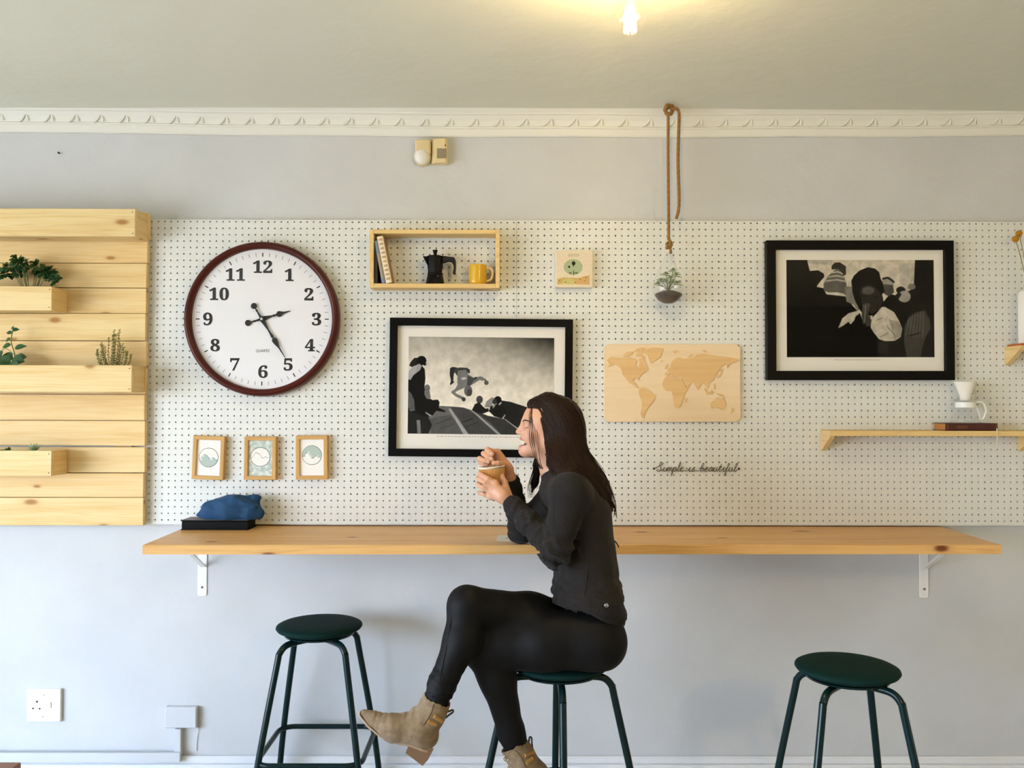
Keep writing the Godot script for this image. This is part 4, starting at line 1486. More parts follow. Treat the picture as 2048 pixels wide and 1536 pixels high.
# ===================================================================================================
# words bent from wire: each letter is one stroke in a box of x height 1
func build_wire_words() -> void:
	var glyphs := {
		"S": [[0.95, 1.75, 0.75, 1.95, 0.45, 1.8, 0.4, 1.4, 0.7, 1.0, 0.85, 0.5, 0.6, 0.05, 0.2, 0.1, 0.15, 0.4], 1.1],
		"i": [[0.0, 0.15, 0.2, 0.6, 0.35, 1.0, 0.3, 0.3, 0.45, 0.0, 0.7, 0.2], 0.7],
		"m": [[0.0, 0.2, 0.15, 0.9, 0.2, 0.0, 0.35, 0.8, 0.55, 0.95, 0.6, 0.0, 0.75, 0.8, 0.95, 0.95, 1.0, 0.2, 1.2, 0.1], 1.2],
		"p": [[0.0, 0.2, 0.2, 0.9, 0.15, -0.7, 0.05, -0.9, 0.2, 0.4, 0.5, 1.0, 0.7, 0.6, 0.5, 0.05, 0.3, 0.1, 0.75, 0.1], 0.8],
		"l": [[0.0, 0.15, 0.35, 0.9, 0.5, 1.7, 0.4, 1.9, 0.25, 1.5, 0.25, 0.4, 0.4, 0.0, 0.6, 0.2], 0.6],
		"e": [[0.0, 0.2, 0.4, 0.5, 0.6, 0.8, 0.4, 1.0, 0.2, 0.7, 0.25, 0.15, 0.5, 0.0, 0.8, 0.25], 0.8],
		"s": [[0.0, 0.1, 0.3, 0.6, 0.45, 1.05, 0.5, 0.6, 0.6, 0.25, 0.4, 0.0, 0.15, 0.1, 0.5, 0.05, 0.8, 0.25], 0.8],
		"b": [[0.0, 0.15, 0.35, 0.9, 0.5, 1.7, 0.35, 1.9, 0.2, 1.4, 0.2, 0.2, 0.45, 0.0, 0.7, 0.4, 0.55, 0.85, 0.4, 0.7, 0.85, 0.6], 0.85],
		"a": [[0.0, 0.2, 0.3, 0.9, 0.65, 0.9, 0.4, 1.0, 0.15, 0.5, 0.35, 0.0, 0.6, 0.4, 0.65, 0.9, 0.65, 0.2, 0.9, 0.1], 0.9],
		"u": [[0.0, 0.3, 0.15, 0.95, 0.15, 0.2, 0.4, 0.0, 0.6, 0.4, 0.65, 0.95, 0.65, 0.2, 0.9, 0.1], 0.9],
		"t": [[0.0, 0.2, 0.3, 1.0, 0.4, 1.7, 0.35, 0.9, 0.1, 1.1, 0.6, 1.15, 0.35, 0.9, 0.3, 0.2, 0.45, 0.0, 0.7, 0.2], 0.7],
		"f": [[0.0, 0.1, 0.3, 0.8, 0.5, 1.7, 0.4, 1.9, 0.25, 1.4, 0.25, 0.0, 0.2, -0.8, 0.05, -0.9, 0.1, -0.4, 0.4, 0.1, 0.6, 0.3], 0.6],
	}
	var z := BOARD + 0.006
	var a := at_depth(1312, 943, z)
	var b := at_depth(1472, 943, z)
	var words := ["Simple", "is", "beautiful"]
	var total := 0.0
	for wd in words:
		for ch in wd:
			total += glyphs[ch][1]
		total += 0.75
	total -= 0.75
	var sx := (b.x - a.x) / total
	var sy := 0.0172
	var root := thing("wire_lettering", "grey wire script reading Simple is beautiful below the wooden map", "wall lettering", Vector3(a.x, a.y, BOARD))
	var wire := plain("grey_wire", Color(0.36, 0.34, 0.27), 0.55, 0.3)
	var x := 0.0
	var last := Vector3(0, 0.5 * sy, 0.006)
	for wd in words:
		var line := [last] if wd != "Simple" else [Vector3(-0.008, 0.011, 0.004)]
		for ch in wd:
			var g: Array = glyphs[ch][0]
			for i in range(0, g.size(), 2):
				var slant: float = 0.25 * g[i + 1] * sy
				line.append(Vector3(x + g[i] * sx + slant, g[i + 1] * sy, 0.006 + 0.0012 * sin(i * 1.7)))
			x += glyphs[ch][1] * sx
		last = line[-1]
		x += 0.75 * sx
		if wd == "beautiful":
			line.append(Vector3(x - 0.001, 0.011, 0.003))
		var path := spline(line, 4)
		# two thin wires twisted round each other
		var s := Shape.new()
		for ph in [0.0, PI]:
			var tw := PackedVector3Array()
			for i in path.size():
				tw.append(path[i] + Vector3(cos(i * 0.9 + ph) * 0.0008, sin(i * 0.9 + ph) * 0.0008, sin(i * 0.9 + ph) * 0.0006))
			s.tube(tw, 0.0008, 4)
		obj("wire_word", s, wire, root)
	for p in [Vector3(-0.008, 0.011, 0.004), Vector3(x - 0.003, 0.011, 0.003)]:
		var s := Shape.new()
		s.ball(p, Vector3.ONE * 0.0042, 6, 8)
		obj("pin", s, plain("dark_pin", Color(0.12, 0.11, 0.08), 0.5, 0.5), root)


# ===================================================================================================
# the open box shelf and what stands in it
func build_box_shelf() -> void:
	var zf := BOARD + 0.088
	var mpp := (EYE.z - zf) / FOCAL
	var tl := at_depth(739, 458.5, zf)
	var br := at_depth(999.7, 576, zf)
	var w := br.x - tl.x
	var h := tl.y - br.y
	var t := 0.0165
	var root := thing("box_shelf", "open pine box shelf mounted on the pegboard", "shelf", Vector3((tl.x + br.x) * 0.5, br.y, BOARD + 0.0005))
	var zc := (zf - BOARD) * 0.5
	var dz := zf - BOARD - 0.001
	for e in [["top_board", Vector3(0, h - t * 0.5, zc), Vector3(w - 2 * t, t, dz)], ["bottom_board", Vector3(0, t * 0.5, zc), Vector3(w - 2 * t, t, dz)], ["side_board", Vector3(-w * 0.5 + t * 0.5, h * 0.5, zc), Vector3(t, h, dz)], ["side_board", Vector3(w * 0.5 - t * 0.5, h * 0.5, zc), Vector3(t, h, dz)]]:
		var s := wood_shape(Color(0.98, 0.94, 0.86))
		s.box(e[1], e[2], 0.0012)
		obj(e[0], s, mats.pine, root)
	var floor_y := br.y + t
	# books leaning in the left corner
	var inner := tl.x + t
	var bz := BOARD + 0.004
	book("small_book", "thin black book standing upright in the box shelf corner", Vector3(inner + 0.007, floor_y, bz), Vector3(0.012, 0.160, 0.075), 0.0, Color(0.035, 0.035, 0.035), "plain")
	book("small_book", "blue and tan book leaning in the box shelf", Vector3(inner + 0.0385, floor_y, bz), Vector3(0.014, 0.166, 0.078), deg_to_rad(10.5), Color(0.34, 0.29, 0.20), "label")
	book("small_book", "old book with a banded cream spine leaning in the box shelf", Vector3(inner + 0.0590, floor_y, bz), Vector3(0.026, 0.183, 0.080), deg_to_rad(11.5), Color(0.40, 0.24, 0.13), "banded")
	build_moka(at_depth(870, 565, BOARD + 0.048), floor_y)
	build_mug(at_depth(955, 565, BOARD + 0.048), floor_y)


# a book on its lower edge at "at" (middle of the spine side), leaning to the left by "lean"
func book(called: String, label: String, at: Vector3, size: Vector3, lean: float, cover: Color, style: String) -> void:
	var root := thing(called, label, "book", at, "books in the box shelf")
	var b := Basis(Vector3.BACK, lean)
	root.position += Vector3(0, sin(absf(lean)) * size.x * 0.5, 0)
	root.basis = b
	var mat := plain("cloth_cover", Color(1, 1, 1), 0.75)
	var s := Shape.new()
	s.tint = cover
	var th := 0.0022
	for side in [-1.0, 1.0]:
		s = Shape.new()
		s.tint = cover
		s.box(Vector3(side * (size.x * 0.5 - th * 0.5), size.y * 0.5, size.z * 0.5), Vector3(th, size.y, size.z), 0.0006)
		obj("cover", s, mat, root)
	s = Shape.new()
	s.tint = Color(0.86, 0.80, 0.66)
	s.box(Vector3(0, size.y * 0.5, size.z * 0.5 - 0.002), Vector3(size.x - 2 * th, size.y - 0.005, size.z - 0.006))
	obj("pages", s, mat, root)
	# rounded spine
	s = Shape.new()
	s.tint = cover
	if style == "banded":
		s.tint = Color(0.80, 0.70, 0.52)
	var poly := PackedVector2Array()
	for i in 9:
		var a := PI * i / 8.0
		poly.append(Vector2(cos(a) * size.x * 0.5, sin(a) * 0.005))
	s.tf = Transform3D(Basis(Vector3.RIGHT, Vector3(0, 0, 1), Vector3(0, 1, 0)), Vector3(0, 0, size.z - 0.003))
	s.prism(poly, 0.0, size.y)
	var sp := obj("spine", s, mat, root)
	if style == "banded":
		for i in 10:
			s = Shape.new()
			s.tint = Color(0.52, 0.36, 0.20) if i != 4 else Color(0.62, 0.42, 0.20)
			s.tf = Transform3D(Basis(Vector3.RIGHT, Vector3(0, 0, 1), Vector3(0, 1, 0)), Vector3(0, 0.012 + i * size.y * 0.093, size.z - 0.0025))
			var band := PackedVector2Array()
			for p in poly:
				band.append(p * Vector2(0.80, 1.02))
			s.prism(band, 0.0, 0.0085)
			obj("band", s, mat, sp)
	elif style == "label":
		for e in [[0.70, 0.30, Color(0.16, 0.25, 0.32)], [0.0, 0.12, Color(0.20, 0.25, 0.42)]]:
			s = Shape.new()
			s.tint = e[2]
			s.tf = Transform3D(Basis(Vector3.RIGHT, Vector3(0, 0, 1), Vector3(0, 1, 0)), Vector3(0, e[0] * size.y, size.z - 0.0026))
			var band := PackedVector2Array()
			for p in poly:
				band.append(p * Vector2(1.0, 1.03))
			s.prism(band, 0.0, e[1] * size.y)
			obj("band", s, mat, sp)


func build_moka(p: Vector3, y: float) -> void:
	var k := 0.00193                              # metres per pixel there
	var root := thing("moka_pot", "matt black eight sided moka coffee pot in the box shelf", "coffee pot", Vector3(p.x, y, p.z))
	var mat := plain("black_aluminium", Color(0.025, 0.024, 0.03), 0.5)
	mat.metallic_specular = 0.28
	var s := Shape.new()
	s.lathe([Vector2(0, 0), Vector2(18.7 * k, 0), Vector2(19.0 * k, 1.0 * k), Vector2(15.5 * k, 18.5 * k), Vector2(14.5 * k, 20 * k), Vector2(0, 20 * k)], 8, 0.9, true)
	obj("boiler", s, mat, root)
	s = Shape.new()
	s.lathe([Vector2(14.8 * k, 19.6 * k), Vector2(15.2 * k, 20.4 * k), Vector2(15.2 * k, 23 * k), Vector2(14.6 * k, 23.6 * k)], 24)
	obj("collar", s, mat, root)
	s = Shape.new()
	s.lathe([Vector2(14.0 * k, 23 * k), Vector2(14.2 * k, 30 * k), Vector2(17.2 * k, 55 * k), Vector2(17.0 * k, 56 * k), Vector2(0, 56 * k)], 8, 0.9, true)
	obj("jug", s, mat, root)
	s = Shape.new()
	s.prism(PackedVector2Array([Vector2(-14.5 * k, 38 * k), Vector2(-16.6 * k, 56.5 * k), Vector2(-24 * k, 57.5 * k), Vector2(-22.5 * k, 53 * k), Vector2(-20 * k, 48 * k)]), -5.0 * k, 5.0 * k, 0.001)
	obj("spout", s, mat, root)
	s = Shape.new()
	s.lathe([Vector2(17.4 * k, 55.6 * k), Vector2(17.6 * k, 56.6 * k), Vector2(14 * k, 58.4 * k), Vector2(4 * k, 60.6 * k), Vector2(0, 60.8 * k)], 24)
	obj("lid", s, mat, root)
	s = Shape.new()
	s.lathe([Vector2(2.6 * k, 60.2 * k), Vector2(3.2 * k, 63 * k), Vector2(5.3 * k, 69.6 * k), Vector2(4.8 * k, 70.4 * k), Vector2(0, 70.4 * k)], 12)
	obj("knob", s, mat, root)
	s = Shape.new()
	var grip := plain("black_bakelite", Color(0.02, 0.02, 0.02), 0.35)
	s.prism(spline2([Vector2(15 * k, 57 * k), Vector2(28 * k, 56.5 * k), Vector2(38 * k, 55 * k), Vector2(41.5 * k, 48 * k), Vector2(42 * k, 36 * k), Vector2(40.5 * k, 22 * k), Vector2(36 * k, 23 * k), Vector2(37.5 * k, 34 * k), Vector2(36 * k, 42 * k), Vector2(31 * k, 46.5 * k), Vector2(24 * k, 46 * k), Vector2(16 * k, 44 * k)], 4), -4.2 * k, 4.2 * k, 0.0016)
	obj("handle", s, grip, root)
	s = Shape.new()
	s.tf = Transform3D(Basis(Vector3.RIGHT, PI * 0.5), Vector3(7.2 * k, 16 * k, 15.6 * k))
	s.lathe([Vector2(2.0 * k, 0), Vector2(2.0 * k, 1.6 * k), Vector2(0, 2.2 * k)], 10)
	obj("safety_valve", s, plain("valve_brass", Color(0.30, 0.22, 0.2), 0.35, 0.8), root)


func build_mug(p: Vector3, y: float) -> void:
	var root := thing("mug", "yellow glazed mug with a pale handle in the box shelf", "mug", Vector3(p.x, y, p.z))
	var glaze := plain("yellow_glaze", Color(0.84, 0.66, 0.17), 0.16)
	var s := Shape.new()
	s.lathe([Vector2(0, 0.0005), Vector2(0.031, 0.0), Vector2(0.0335, 0.003), Vector2(0.0345, 0.012), Vector2(0.0345, 0.066), Vector2(0.0352, 0.0755), Vector2(0.0342, 0.077), Vector2(0.0325, 0.0755), Vector2(0.0318, 0.012), Vector2(0.0, 0.008)], 32)
	obj("body", s, glaze, root)
	s = Shape.new()
	s.tube(spline([Vector3(0.033, 0.062, 0), Vector3(0.045, 0.066, 0), Vector3(0.0565, 0.058, 0), Vector3(0.0585, 0.040, 0), Vector3(0.051, 0.022, 0), Vector3(0.033, 0.013, 0)], 6), 0.0046, 10)
	obj("handle", s, plain("pale_glaze", Color(0.90, 0.80, 0.56), 0.2), root)


# ===================================================================================================
# the two shelves at the right and what stands on them
func angle_shelf(label: String, x0: float, x1: float, top: float, depth: float, thick: float, brackets: Array) -> Node3D:
	var root := thing("angle_shelf", label, "shelf", Vector3((x0 + x1) * 0.5, top - thick, BOARD + 0.0005), "pine shelves on the right")
	var s := wood_shape(Color(0.98, 0.93, 0.84))
	s.box(Vector3(0, thick * 0.5, depth * 0.5), Vector3(x1 - x0, thick, depth), 0.0015)
	obj("board", s, mats.pine, root)
	for bx in brackets:
		s = wood_shape(Color(1.0, 0.97, 0.92))
		s.tf = Transform3D(Basis(Vector3(0, 0, -1), Vector3.UP, Vector3.RIGHT), Vector3(bx - root.position.x - 0.009, 0, 0))
		s.prism(PackedVector2Array([Vector2(0, 0), Vector2(-depth + 0.004, 0), Vector2(-depth + 0.006, -0.004), Vector2(-0.006, -0.060), Vector2(0, -0.060)]), 0.0, 0.018, 0.0)
		obj("bracket", s, mats.pine, root)
	return root


func build_right_shelves() -> void:
	var depth := 0.105
	var zf := BOARD + depth
	# lower shelf
	var a := at_depth(1641, 860, BOARD)
	var top := at_depth(1800, 861.5, zf).y
	var shelf := angle_shelf("long narrow pine shelf carrying the coffee server and red book", a.x, 2.15, top, depth, 0.021, [a.x + 0.0095, at_depth(2041, 870, BOARD + 0.02).x + 0.0095])
	var hook := Shape.new()
	var hp := at_depth(1836, 873, zf)
	hook.ball(Vector3(0, -0.004, 0), Vector3(0.004, 0.005, 0.003), 6, 8)
	obj("clear_peg", hook, mats.clear_glass, shelf, Vector3(hp.x - shelf.position.x, -0.001, depth - 0.004))
	# the red book lying flat, spine to the front
	var b0 := at_depth(1892, 865, zf)
	var b1 := at_depth(1995, 865, zf)
	var bw := b1.x - b0.x
	var bh := 0.029
	var bd := 0.098
	var root := thing("red_book", "dark red book with gilt spine lying flat on the lower shelf", "book", Vector3((b0.x + b1.x) * 0.5, top, BOARD + 0.004))
	var leather := plain("red_leather", Color(0.26, 0.075, 0.05), 0.45)
	for yy in [0.0013, bh - 0.0013]:
		var s := Shape.new()
		s.box(Vector3(0, yy, bd * 0.5), Vector3(bw, 0.0026, bd), 0.0008)
		obj("cover", s, leather, root)
	var s := Shape.new()
	s.box(Vector3(0, bh * 0.5, bd * 0.5 - 0.002), Vector3(bw - 0.008, bh - 0.0054, bd - 0.004))
	obj("pages", s, plain("old_pages", Color(0.72, 0.50, 0.26), 0.85), root)
	s = Shape.new()
	var poly := PackedVector2Array()
	for i in 11:
		var q := PI * i / 10.0 - PI * 0.5
		poly.append(Vector2(-cos(q) * 0.006, sin(q) * bh * 0.5 + bh * 0.5))
	s.tf = Transform3D(Basis(Vector3(0, 0, -1), Vector3.UP, Vector3.RIGHT), Vector3(-bw * 0.5, 0, bd - 0.002))
	s.prism(poly, 0.0, bw)
	var spine := obj("spine", s, leather, root)
	var gilt := plain("gilt", Color(0.55, 0.36, 0.16), 0.4, 0.4)
	for e in [[0.006, 0.0016], [bw - 0.006, 0.0016]]:
		s = Shape.new()
		s.tf = Transform3D(Basis(Vector3(0, 0, -1), Vector3.UP, Vector3.RIGHT), Vector3(-bw * 0.5 + e[0], 0, bd - 0.0018))
		s.prism(poly, 0.0, e[1])
		obj("gilt_band", s, gilt, spine)
	# worn gilt ornaments on the spine
	for i in 5:
		s = Shape.new()
		s.tube(spline([Vector3(0.0025, 0.001, 0), Vector3(0.0, 0.005, 0), Vector3(-0.003, 0.0, 0), Vector3(0.0, -0.005, 0), Vector3(0.003, -0.001 * i, 0)], 4), 0.0007, 4)
		obj("gilt_ornament", s, gilt, spine, Vector3(-bw * 0.5 + 0.045 + i * 0.0085, bh * 0.5, bd + 0.0038))
	var cord := Shape.new()
	cord.tube(spline([Vector3(bw * 0.5 - 0.004, 0.012, bd + 0.001), Vector3(bw * 0.5 - 0.002, -0.004, bd + 0.006), Vector3(bw * 0.5 - 0.001, -0.025, bd + 0.005), Vector3(bw * 0.5 - 0.004, -0.052, bd + 0.004)], 5), 0.0022, 6)
	obj("ribbon_marker", cord, plain("ribbon", Color(0.85, 0.80, 0.68), 0.8), root)
	# glass coffee server
	var book_top := top + bh
	var zc := BOARD + 0.056
	var c := at_depth(1931, 846, zc)
	var k := (EYE.z - zc) / FOCAL
	root = thing("coffee_server", "glass coffee server with white band and handle on the red book", "coffee server", Vector3(c.x, book_top, zc))
	s = Shape.new()
	s.lathe([Vector2(0, 0.0005), Vector2(25 * k, 0.0), Vector2(27.0 * k, 2 * k), Vector2(27.0 * k, 6 * k), Vector2(23 * k, 17 * k), Vector2(17.0 * k, 30 * k), Vector2(16.5 * k, 42 * k), Vector2(17.5 * k, 44 * k)], 40, 0.5)
	obj("glass_body", s, mats.clear_glass, root)
	s = Shape.new()
	s.lathe([Vector2(17.0 * k, 31 * k), Vector2(18.8 * k, 31 * k), Vector2(18.8 * k, 41.5 * k), Vector2(17.2 * k, 41.5 * k)], 40)
	obj("neck_band", s, mats.white_plastic, root)
	s = Shape.new()
	s.tube(spline([Vector3(17 * k, 36 * k, 0.004), Vector3(24 * k, 42 * k, 0.005), Vector3(33 * k, 41 * k, 0.006), Vector3(38.5 * k, 31 * k, 0.006), Vector3(39 * k, 21 * k, 0.006), Vector3(34 * k, 9.0 * k, 0.006), Vector3(28.5 * k, 8.0 * k, 0.005), Vector3(24.0 * k, 24 * k, 0.005), Vector3(18.5 * k, 35 * k, 0.004)], 5), 2.6 * k, 8)
	obj("handle", s, mats.white_plastic, root)
	# ceramic dripper on top
	root = thing("coffee_dripper", "white ceramic coffee dripper cone on top of the glass server", "coffee dripper", Vector3(c.x, book_top + 44.2 * k, zc))
	s = Shape.new()
	s.lathe([Vector2(9.5 * k, 0.4 * k), Vector2(28 * k, 0.4 * k), Vector2(28.6 * k, 1.6 * k), Vector2(27.6 * k, 2.8 * k), Vector2(11 * k, 3.4 * k), Vector2(10 * k, 6.0 * k)], 40)
	obj("flange", s, mats.clear_glass, root)
	s = Shape.new()
	s.lathe([Vector2(8 * k, 1.0 * k), Vector2(10 * k, 1.0 * k), Vector2(10.4 * k, 8.0 * k), Vector2(20.6 * k, 36.2 * k), Vector2(20.8 * k, 37.8 * k), Vector2(19.4 * k, 37.6 * k), Vector2(8.6 * k, 8.5 * k), Vector2(0, 8.0 * k)], 40, 0.8)
	obj("cone", s, plain("white_porcelain", Color(0.92, 0.91, 0.88), 0.2), root)
	s = Shape.new()
	s.tube(spline([Vector3(11 * k, 10 * k, 0), Vector3(19 * k, 12 * k, -0.004), Vector3(21 * k, 21 * k, -0.004), Vector3(16.5 * k, 26 * k, 0)], 5), 2.2 * k, 8)
	obj("handle", s, mats.white_porcelain, root)
	# upper shelf at the right edge
	a = at_depth(2009, 690, BOARD)
	top = at_depth(2044, 690.5, zf).y
	angle_shelf("short pine shelf at the right edge carrying the white vase", a.x, 2.32, top, depth, 0.012, [a.x + 0.0095])
	s = Shape.new()
	var ox := at_depth(2043, 690, zf).x
	s.box(Vector3(0.05, 0.004, 0.05), Vector3(0.1, 0.008, 0.092), 0.001)
	var bo := obj("thin_book", s, plain("orange_cover", Color(0.70, 0.36, 0.16), 0.6), self, Vector3(ox, top, BOARD + 0.006))
	tag(bo, "thin orange brown booklet under the white vase", "book")
	zc = BOARD + 0.058
	c = at_depth(2038.5, 640, zc)
	root = thing("vase", "tall white cylindrical vase on the short shelf at the right edge", "vase", Vector3(c.x + 0.042, top + 0.008, zc))
	s = Shape.new()
	var vh := 107.0 * (EYE.z - zc) / FOCAL
	s.lathe([Vector2(0, 0.0004), Vector2(0.040, 0.0), Vector2(0.042, 0.003), Vector2(0.042, vh - 0.012), Vector2(0.0385, vh - 0.003), Vector2(0.034, vh), Vector2(0.030, vh - 0.001), Vector2(0.034, vh - 0.01), Vector2(0.036, 0.01), Vector2(0, 0.008)], 36, 0.6)
	obj("body", s, mats.white_porcelain, root)
	k = 0
	for e in [[2038.0, 467.0, 6.6, "yellow ball flower, the higher one in the white vase"], [2031.0, 478.0, 6.8, "yellow ball flower, the lower one in the white vase"]]:
		var p := at_depth(e[0], e[1], zc)
		var fl := thing("ball_flower", e[3], "flower", Vector3(c.x + 0.042, top + 0.012, zc), "yellow ball flowers")
		var head := p - fl.position
		s = Shape.new()
		s.tube(spline([Vector3(0.006 * k, 0.0, 0.0), Vector3(-0.006, vh * 0.9, 0), head * Vector3(0.55, 1, 1) - Vector3(0, 0.09, 0), head], 6), 0.0013, 5)
		obj("stem", s, plain("dry_stem", Color(0.50, 0.45, 0.28), 0.8), fl)
		s = Shape.new()
		var rr: float = e[2] * (EYE.z - zc) / FOCAL
		s.ball(head, Vector3.ONE * rr * 0.93, 10, 16)
		for i in 160:
			var yy := 1.0 - 2.0 * (i + 0.5) / 160.0
			var an := i * 2.39996
			var dd := Vector3(cos(an) * sqrt(1 - yy * yy), yy, sin(an) * sqrt(1 - yy * yy))
			s.ball(head + dd * rr * 0.93, Vector3.ONE * 0.0011, 3, 5)
		obj("flower_head", s, plain("craspedia", Color(0.70, 0.50, 0.10), 0.9), fl)
		k += 1


# ===================================================================================================
# rope of three twisted strands along a path
func rope(path: PackedVector3Array, r: float, lay := 0.022) -> Shape:
	var s := Shape.new()
	var line := PackedVector3Array()
	for i in path.size() - 1:
		var n := maxi(1, int(path[i].distance_to(path[i + 1]) / 0.0035))
		for k in n:
			line.append(path[i].lerp(path[i + 1], float(k) / n))
	line.append(path[-1])
	for st in 3:
		var q := PackedVector3Array()
		var d := 0.0
		var x := Vector3.RIGHT
		for i in line.size():
			var dir := (line[mini(i + 1, line.size() - 1)] - line[maxi(i - 1, 0)]).normalized()
			x = x - dir * x.dot(dir)
			x = x.normalized() if x.length() > 0.01 else dir.cross(Vector3.BACK).normalized()
			var y := dir.cross(x)
			var a := TAU * (d / lay + st / 3.0)
			q.append(line[i] + (x * cos(a) + y * sin(a)) * r * 0.52)
			if i < line.size() - 1:
				d += line[i].distance_to(line[i + 1])
		s.tint = [Color(1, 1, 1), Color(0.86, 0.82, 0.78), Color(0.93, 0.88, 0.80)][st]
		s.tube(q, r * 0.56, 6)
	return s


func build_terrarium() -> void:
	var z := 0.112
	var k := (EYE.z - z) / FOCAL
	var hook := at_depth(1338.0, 206, z)
	hook.y = CEILING
	var c := at_depth(1337, 577, z)
	var root := thing("hanging_terrarium", "teardrop glass terrarium hanging on a jute rope from the ceiling", "terrarium", c)
	var off := -c
	var jute := plain("jute", Color(0.60, 0.455, 0.26), 0.95)
	var steel := plain("hook_steel", Color(0.75, 0.75, 0.74), 0.3, 0.8)
	var s := Shape.new()
	var kn := at_depth(1337.5, 221, z)
	var ring := [hook + Vector3(0, 0.01, 0), hook + Vector3(0, -0.012, 0), hook + Vector3(0.007, -0.020, 0), hook + Vector3(0.006, -0.032, 0), hook + Vector3(-0.002, -0.036, 0), hook + Vector3(-0.008, -0.028, 0)]
	s.tube(spline(ring, 5), 0.0016, 6)
	obj("ceiling_hook", s, steel, root, off)
	# main strand, tail strand and the knots
	var top := at_depth(1336.5, 228, z)
	var low := at_depth(1337.5, 478, z)
	obj("rope", rope(spline([top, at_depth(1336.2, 300, z), at_depth(1336.8, 390, z), low], 6), 3.0 * k), jute, root, off)
	obj("rope_tail", rope(spline([at_depth(1341, 219, z + 0.008), at_depth(1352, 218, z + 0.01), at_depth(1357.8, 226, z + 0.006), at_depth(1357.5, 260, z), at_depth(1356, 320, z), at_depth(1358, 390, z), at_depth(1357, 420, z), at_depth(1352.5, 437, z)], 5), 3.4 * k), jute, root, off)
	s = rope(spline([at_depth(1330, 222, z + 0.004), at_depth(1332, 214, z + 0.010), at_depth(1339, 209, z + 0.002), at_depth(1346, 216, z - 0.006), at_depth(1343, 226, z + 0.008), at_depth(1335, 228, z + 0.010), at_depth(1331, 220, z - 0.004), at_depth(1338, 214, z - 0.008), at_depth(1346, 220, z + 0.004)], 5), 4.2 * k)
	obj("knot", s, jute, root, off)
	s = rope(spline([low, at_depth(1341, 487, z + 0.009), at_depth(1336, 493, z + 0.009), at_depth(1334, 488, z - 0.006), at_depth(1341, 484, z - 0.006), at_depth(1342, 492, z + 0.006), at_depth(1332, 497, z + 0.004)], 5), 3.4 * k)
	obj("knot", s, jute, root, off)
	obj("rope_end", rope(spline([at_depth(1339, 494, z + 0.004), at_depth(1341, 500, z), at_depth(1341.5, 507, z)], 4), 2.8 * k), jute, root, off)
	s = Shape.new()
	s.tube(spline([at_depth(1336, 492, z), at_depth(1331, 497, z), at_depth(1331, 503, z), at_depth(1337, 508, z), at_depth(1343, 503, z), at_depth(1341, 495, z)], 5), 0.0016, 6)
	obj("glass_loop", s, mats.clear_glass, root, off)
	# the glass drop with a round opening towards the room, the earth in it
	var prof := [Vector2(0, -31.5), Vector2(10, -30.5), Vector2(21, -24.5), Vector2(29, -13.5), Vector2(32, 0.0), Vector2(30.5, 12), Vector2(26, 25), Vector2(19, 40), Vector2(12, 55), Vector2(6, 66), Vector2(2.5, 72), Vector2(0, 74)]
	var p2 := []
	for p in prof:
		p2.append(p * k)
	s = Shape.new()
	s.lathe(p2, 40, 0.3)
	obj("glass_drop", s, mats.clear_glass, root)
	s = Shape.new()
	s.lathe([Vector2(0, -30.3) * k, Vector2(9.5, -29.4) * k, Vector2(20.2, -23.6) * k, Vector2(27.8, -13.0) * k, Vector2(24, -9.5) * k, Vector2(12, -5.0) * k, Vector2(0, -3.0) * k], 32, 0.5)
	s.tint = Color(1, 1, 1)
	var so := obj("soil", s, plain("terrarium_soil", Color(0.22, 0.145, 0.075), 0.95), root)
	so.set_meta("kind", "stuff")
	# the succulent inside
	var r := RandomNumberGenerator.new()
	r.seed = 5
	var pl := thing("terrarium_succulent", "branching green succulent growing inside the hanging glass drop", "succulent", c + Vector3(0, -5.5 * k, 0))
	var leafm := plain("fleshy_leaf", Color(0.47, 0.57, 0.32), 0.45)
	var stems := Shape.new()
	var tips := [Vector3(9, 40, 2), Vector3(14, 30, 8), Vector3(-4, 34, -4), Vector3(-16, 20, 6), Vector3(-20, 14, -4), Vector3(2, 24, 12), Vector3(16, 14, 10), Vector3(-8, 18, 14), Vector3(8, 18, -10)]
	for t in tips:
		stems.tube(spline([Vector3.ZERO, t * k * 0.5 + Vector3(0, 0.004, 0), t * k], 4), 0.0014, 5)
	obj("stems", stems, plain("succulent_stem", Color(0.40, 0.42, 0.22), 0.6), pl)
	for t in tips:
		s = Shape.new()
		var g := r.randf_range(0.85, 1.35)
		s.tint = Color(g, g, g)
		for i in 9:
			var a := i * 2.39996
			var e := 0.2 + 1.0 * i / 9.0
			var d := Vector3(cos(a), e - 0.2, sin(a)).normalized()
			s.leaf(t * k + Vector3(0, 0.001 * i - 0.004, 0), d, Vector3(-cos(a) * 0.5, 1, 0.6 - sin(a) * 0.5).normalized(), 0.0225 * (1.15 - 0.05 * i), 0.0115, 0.35, 4, 0.3)
		obj("rosette", s, leafm, pl)


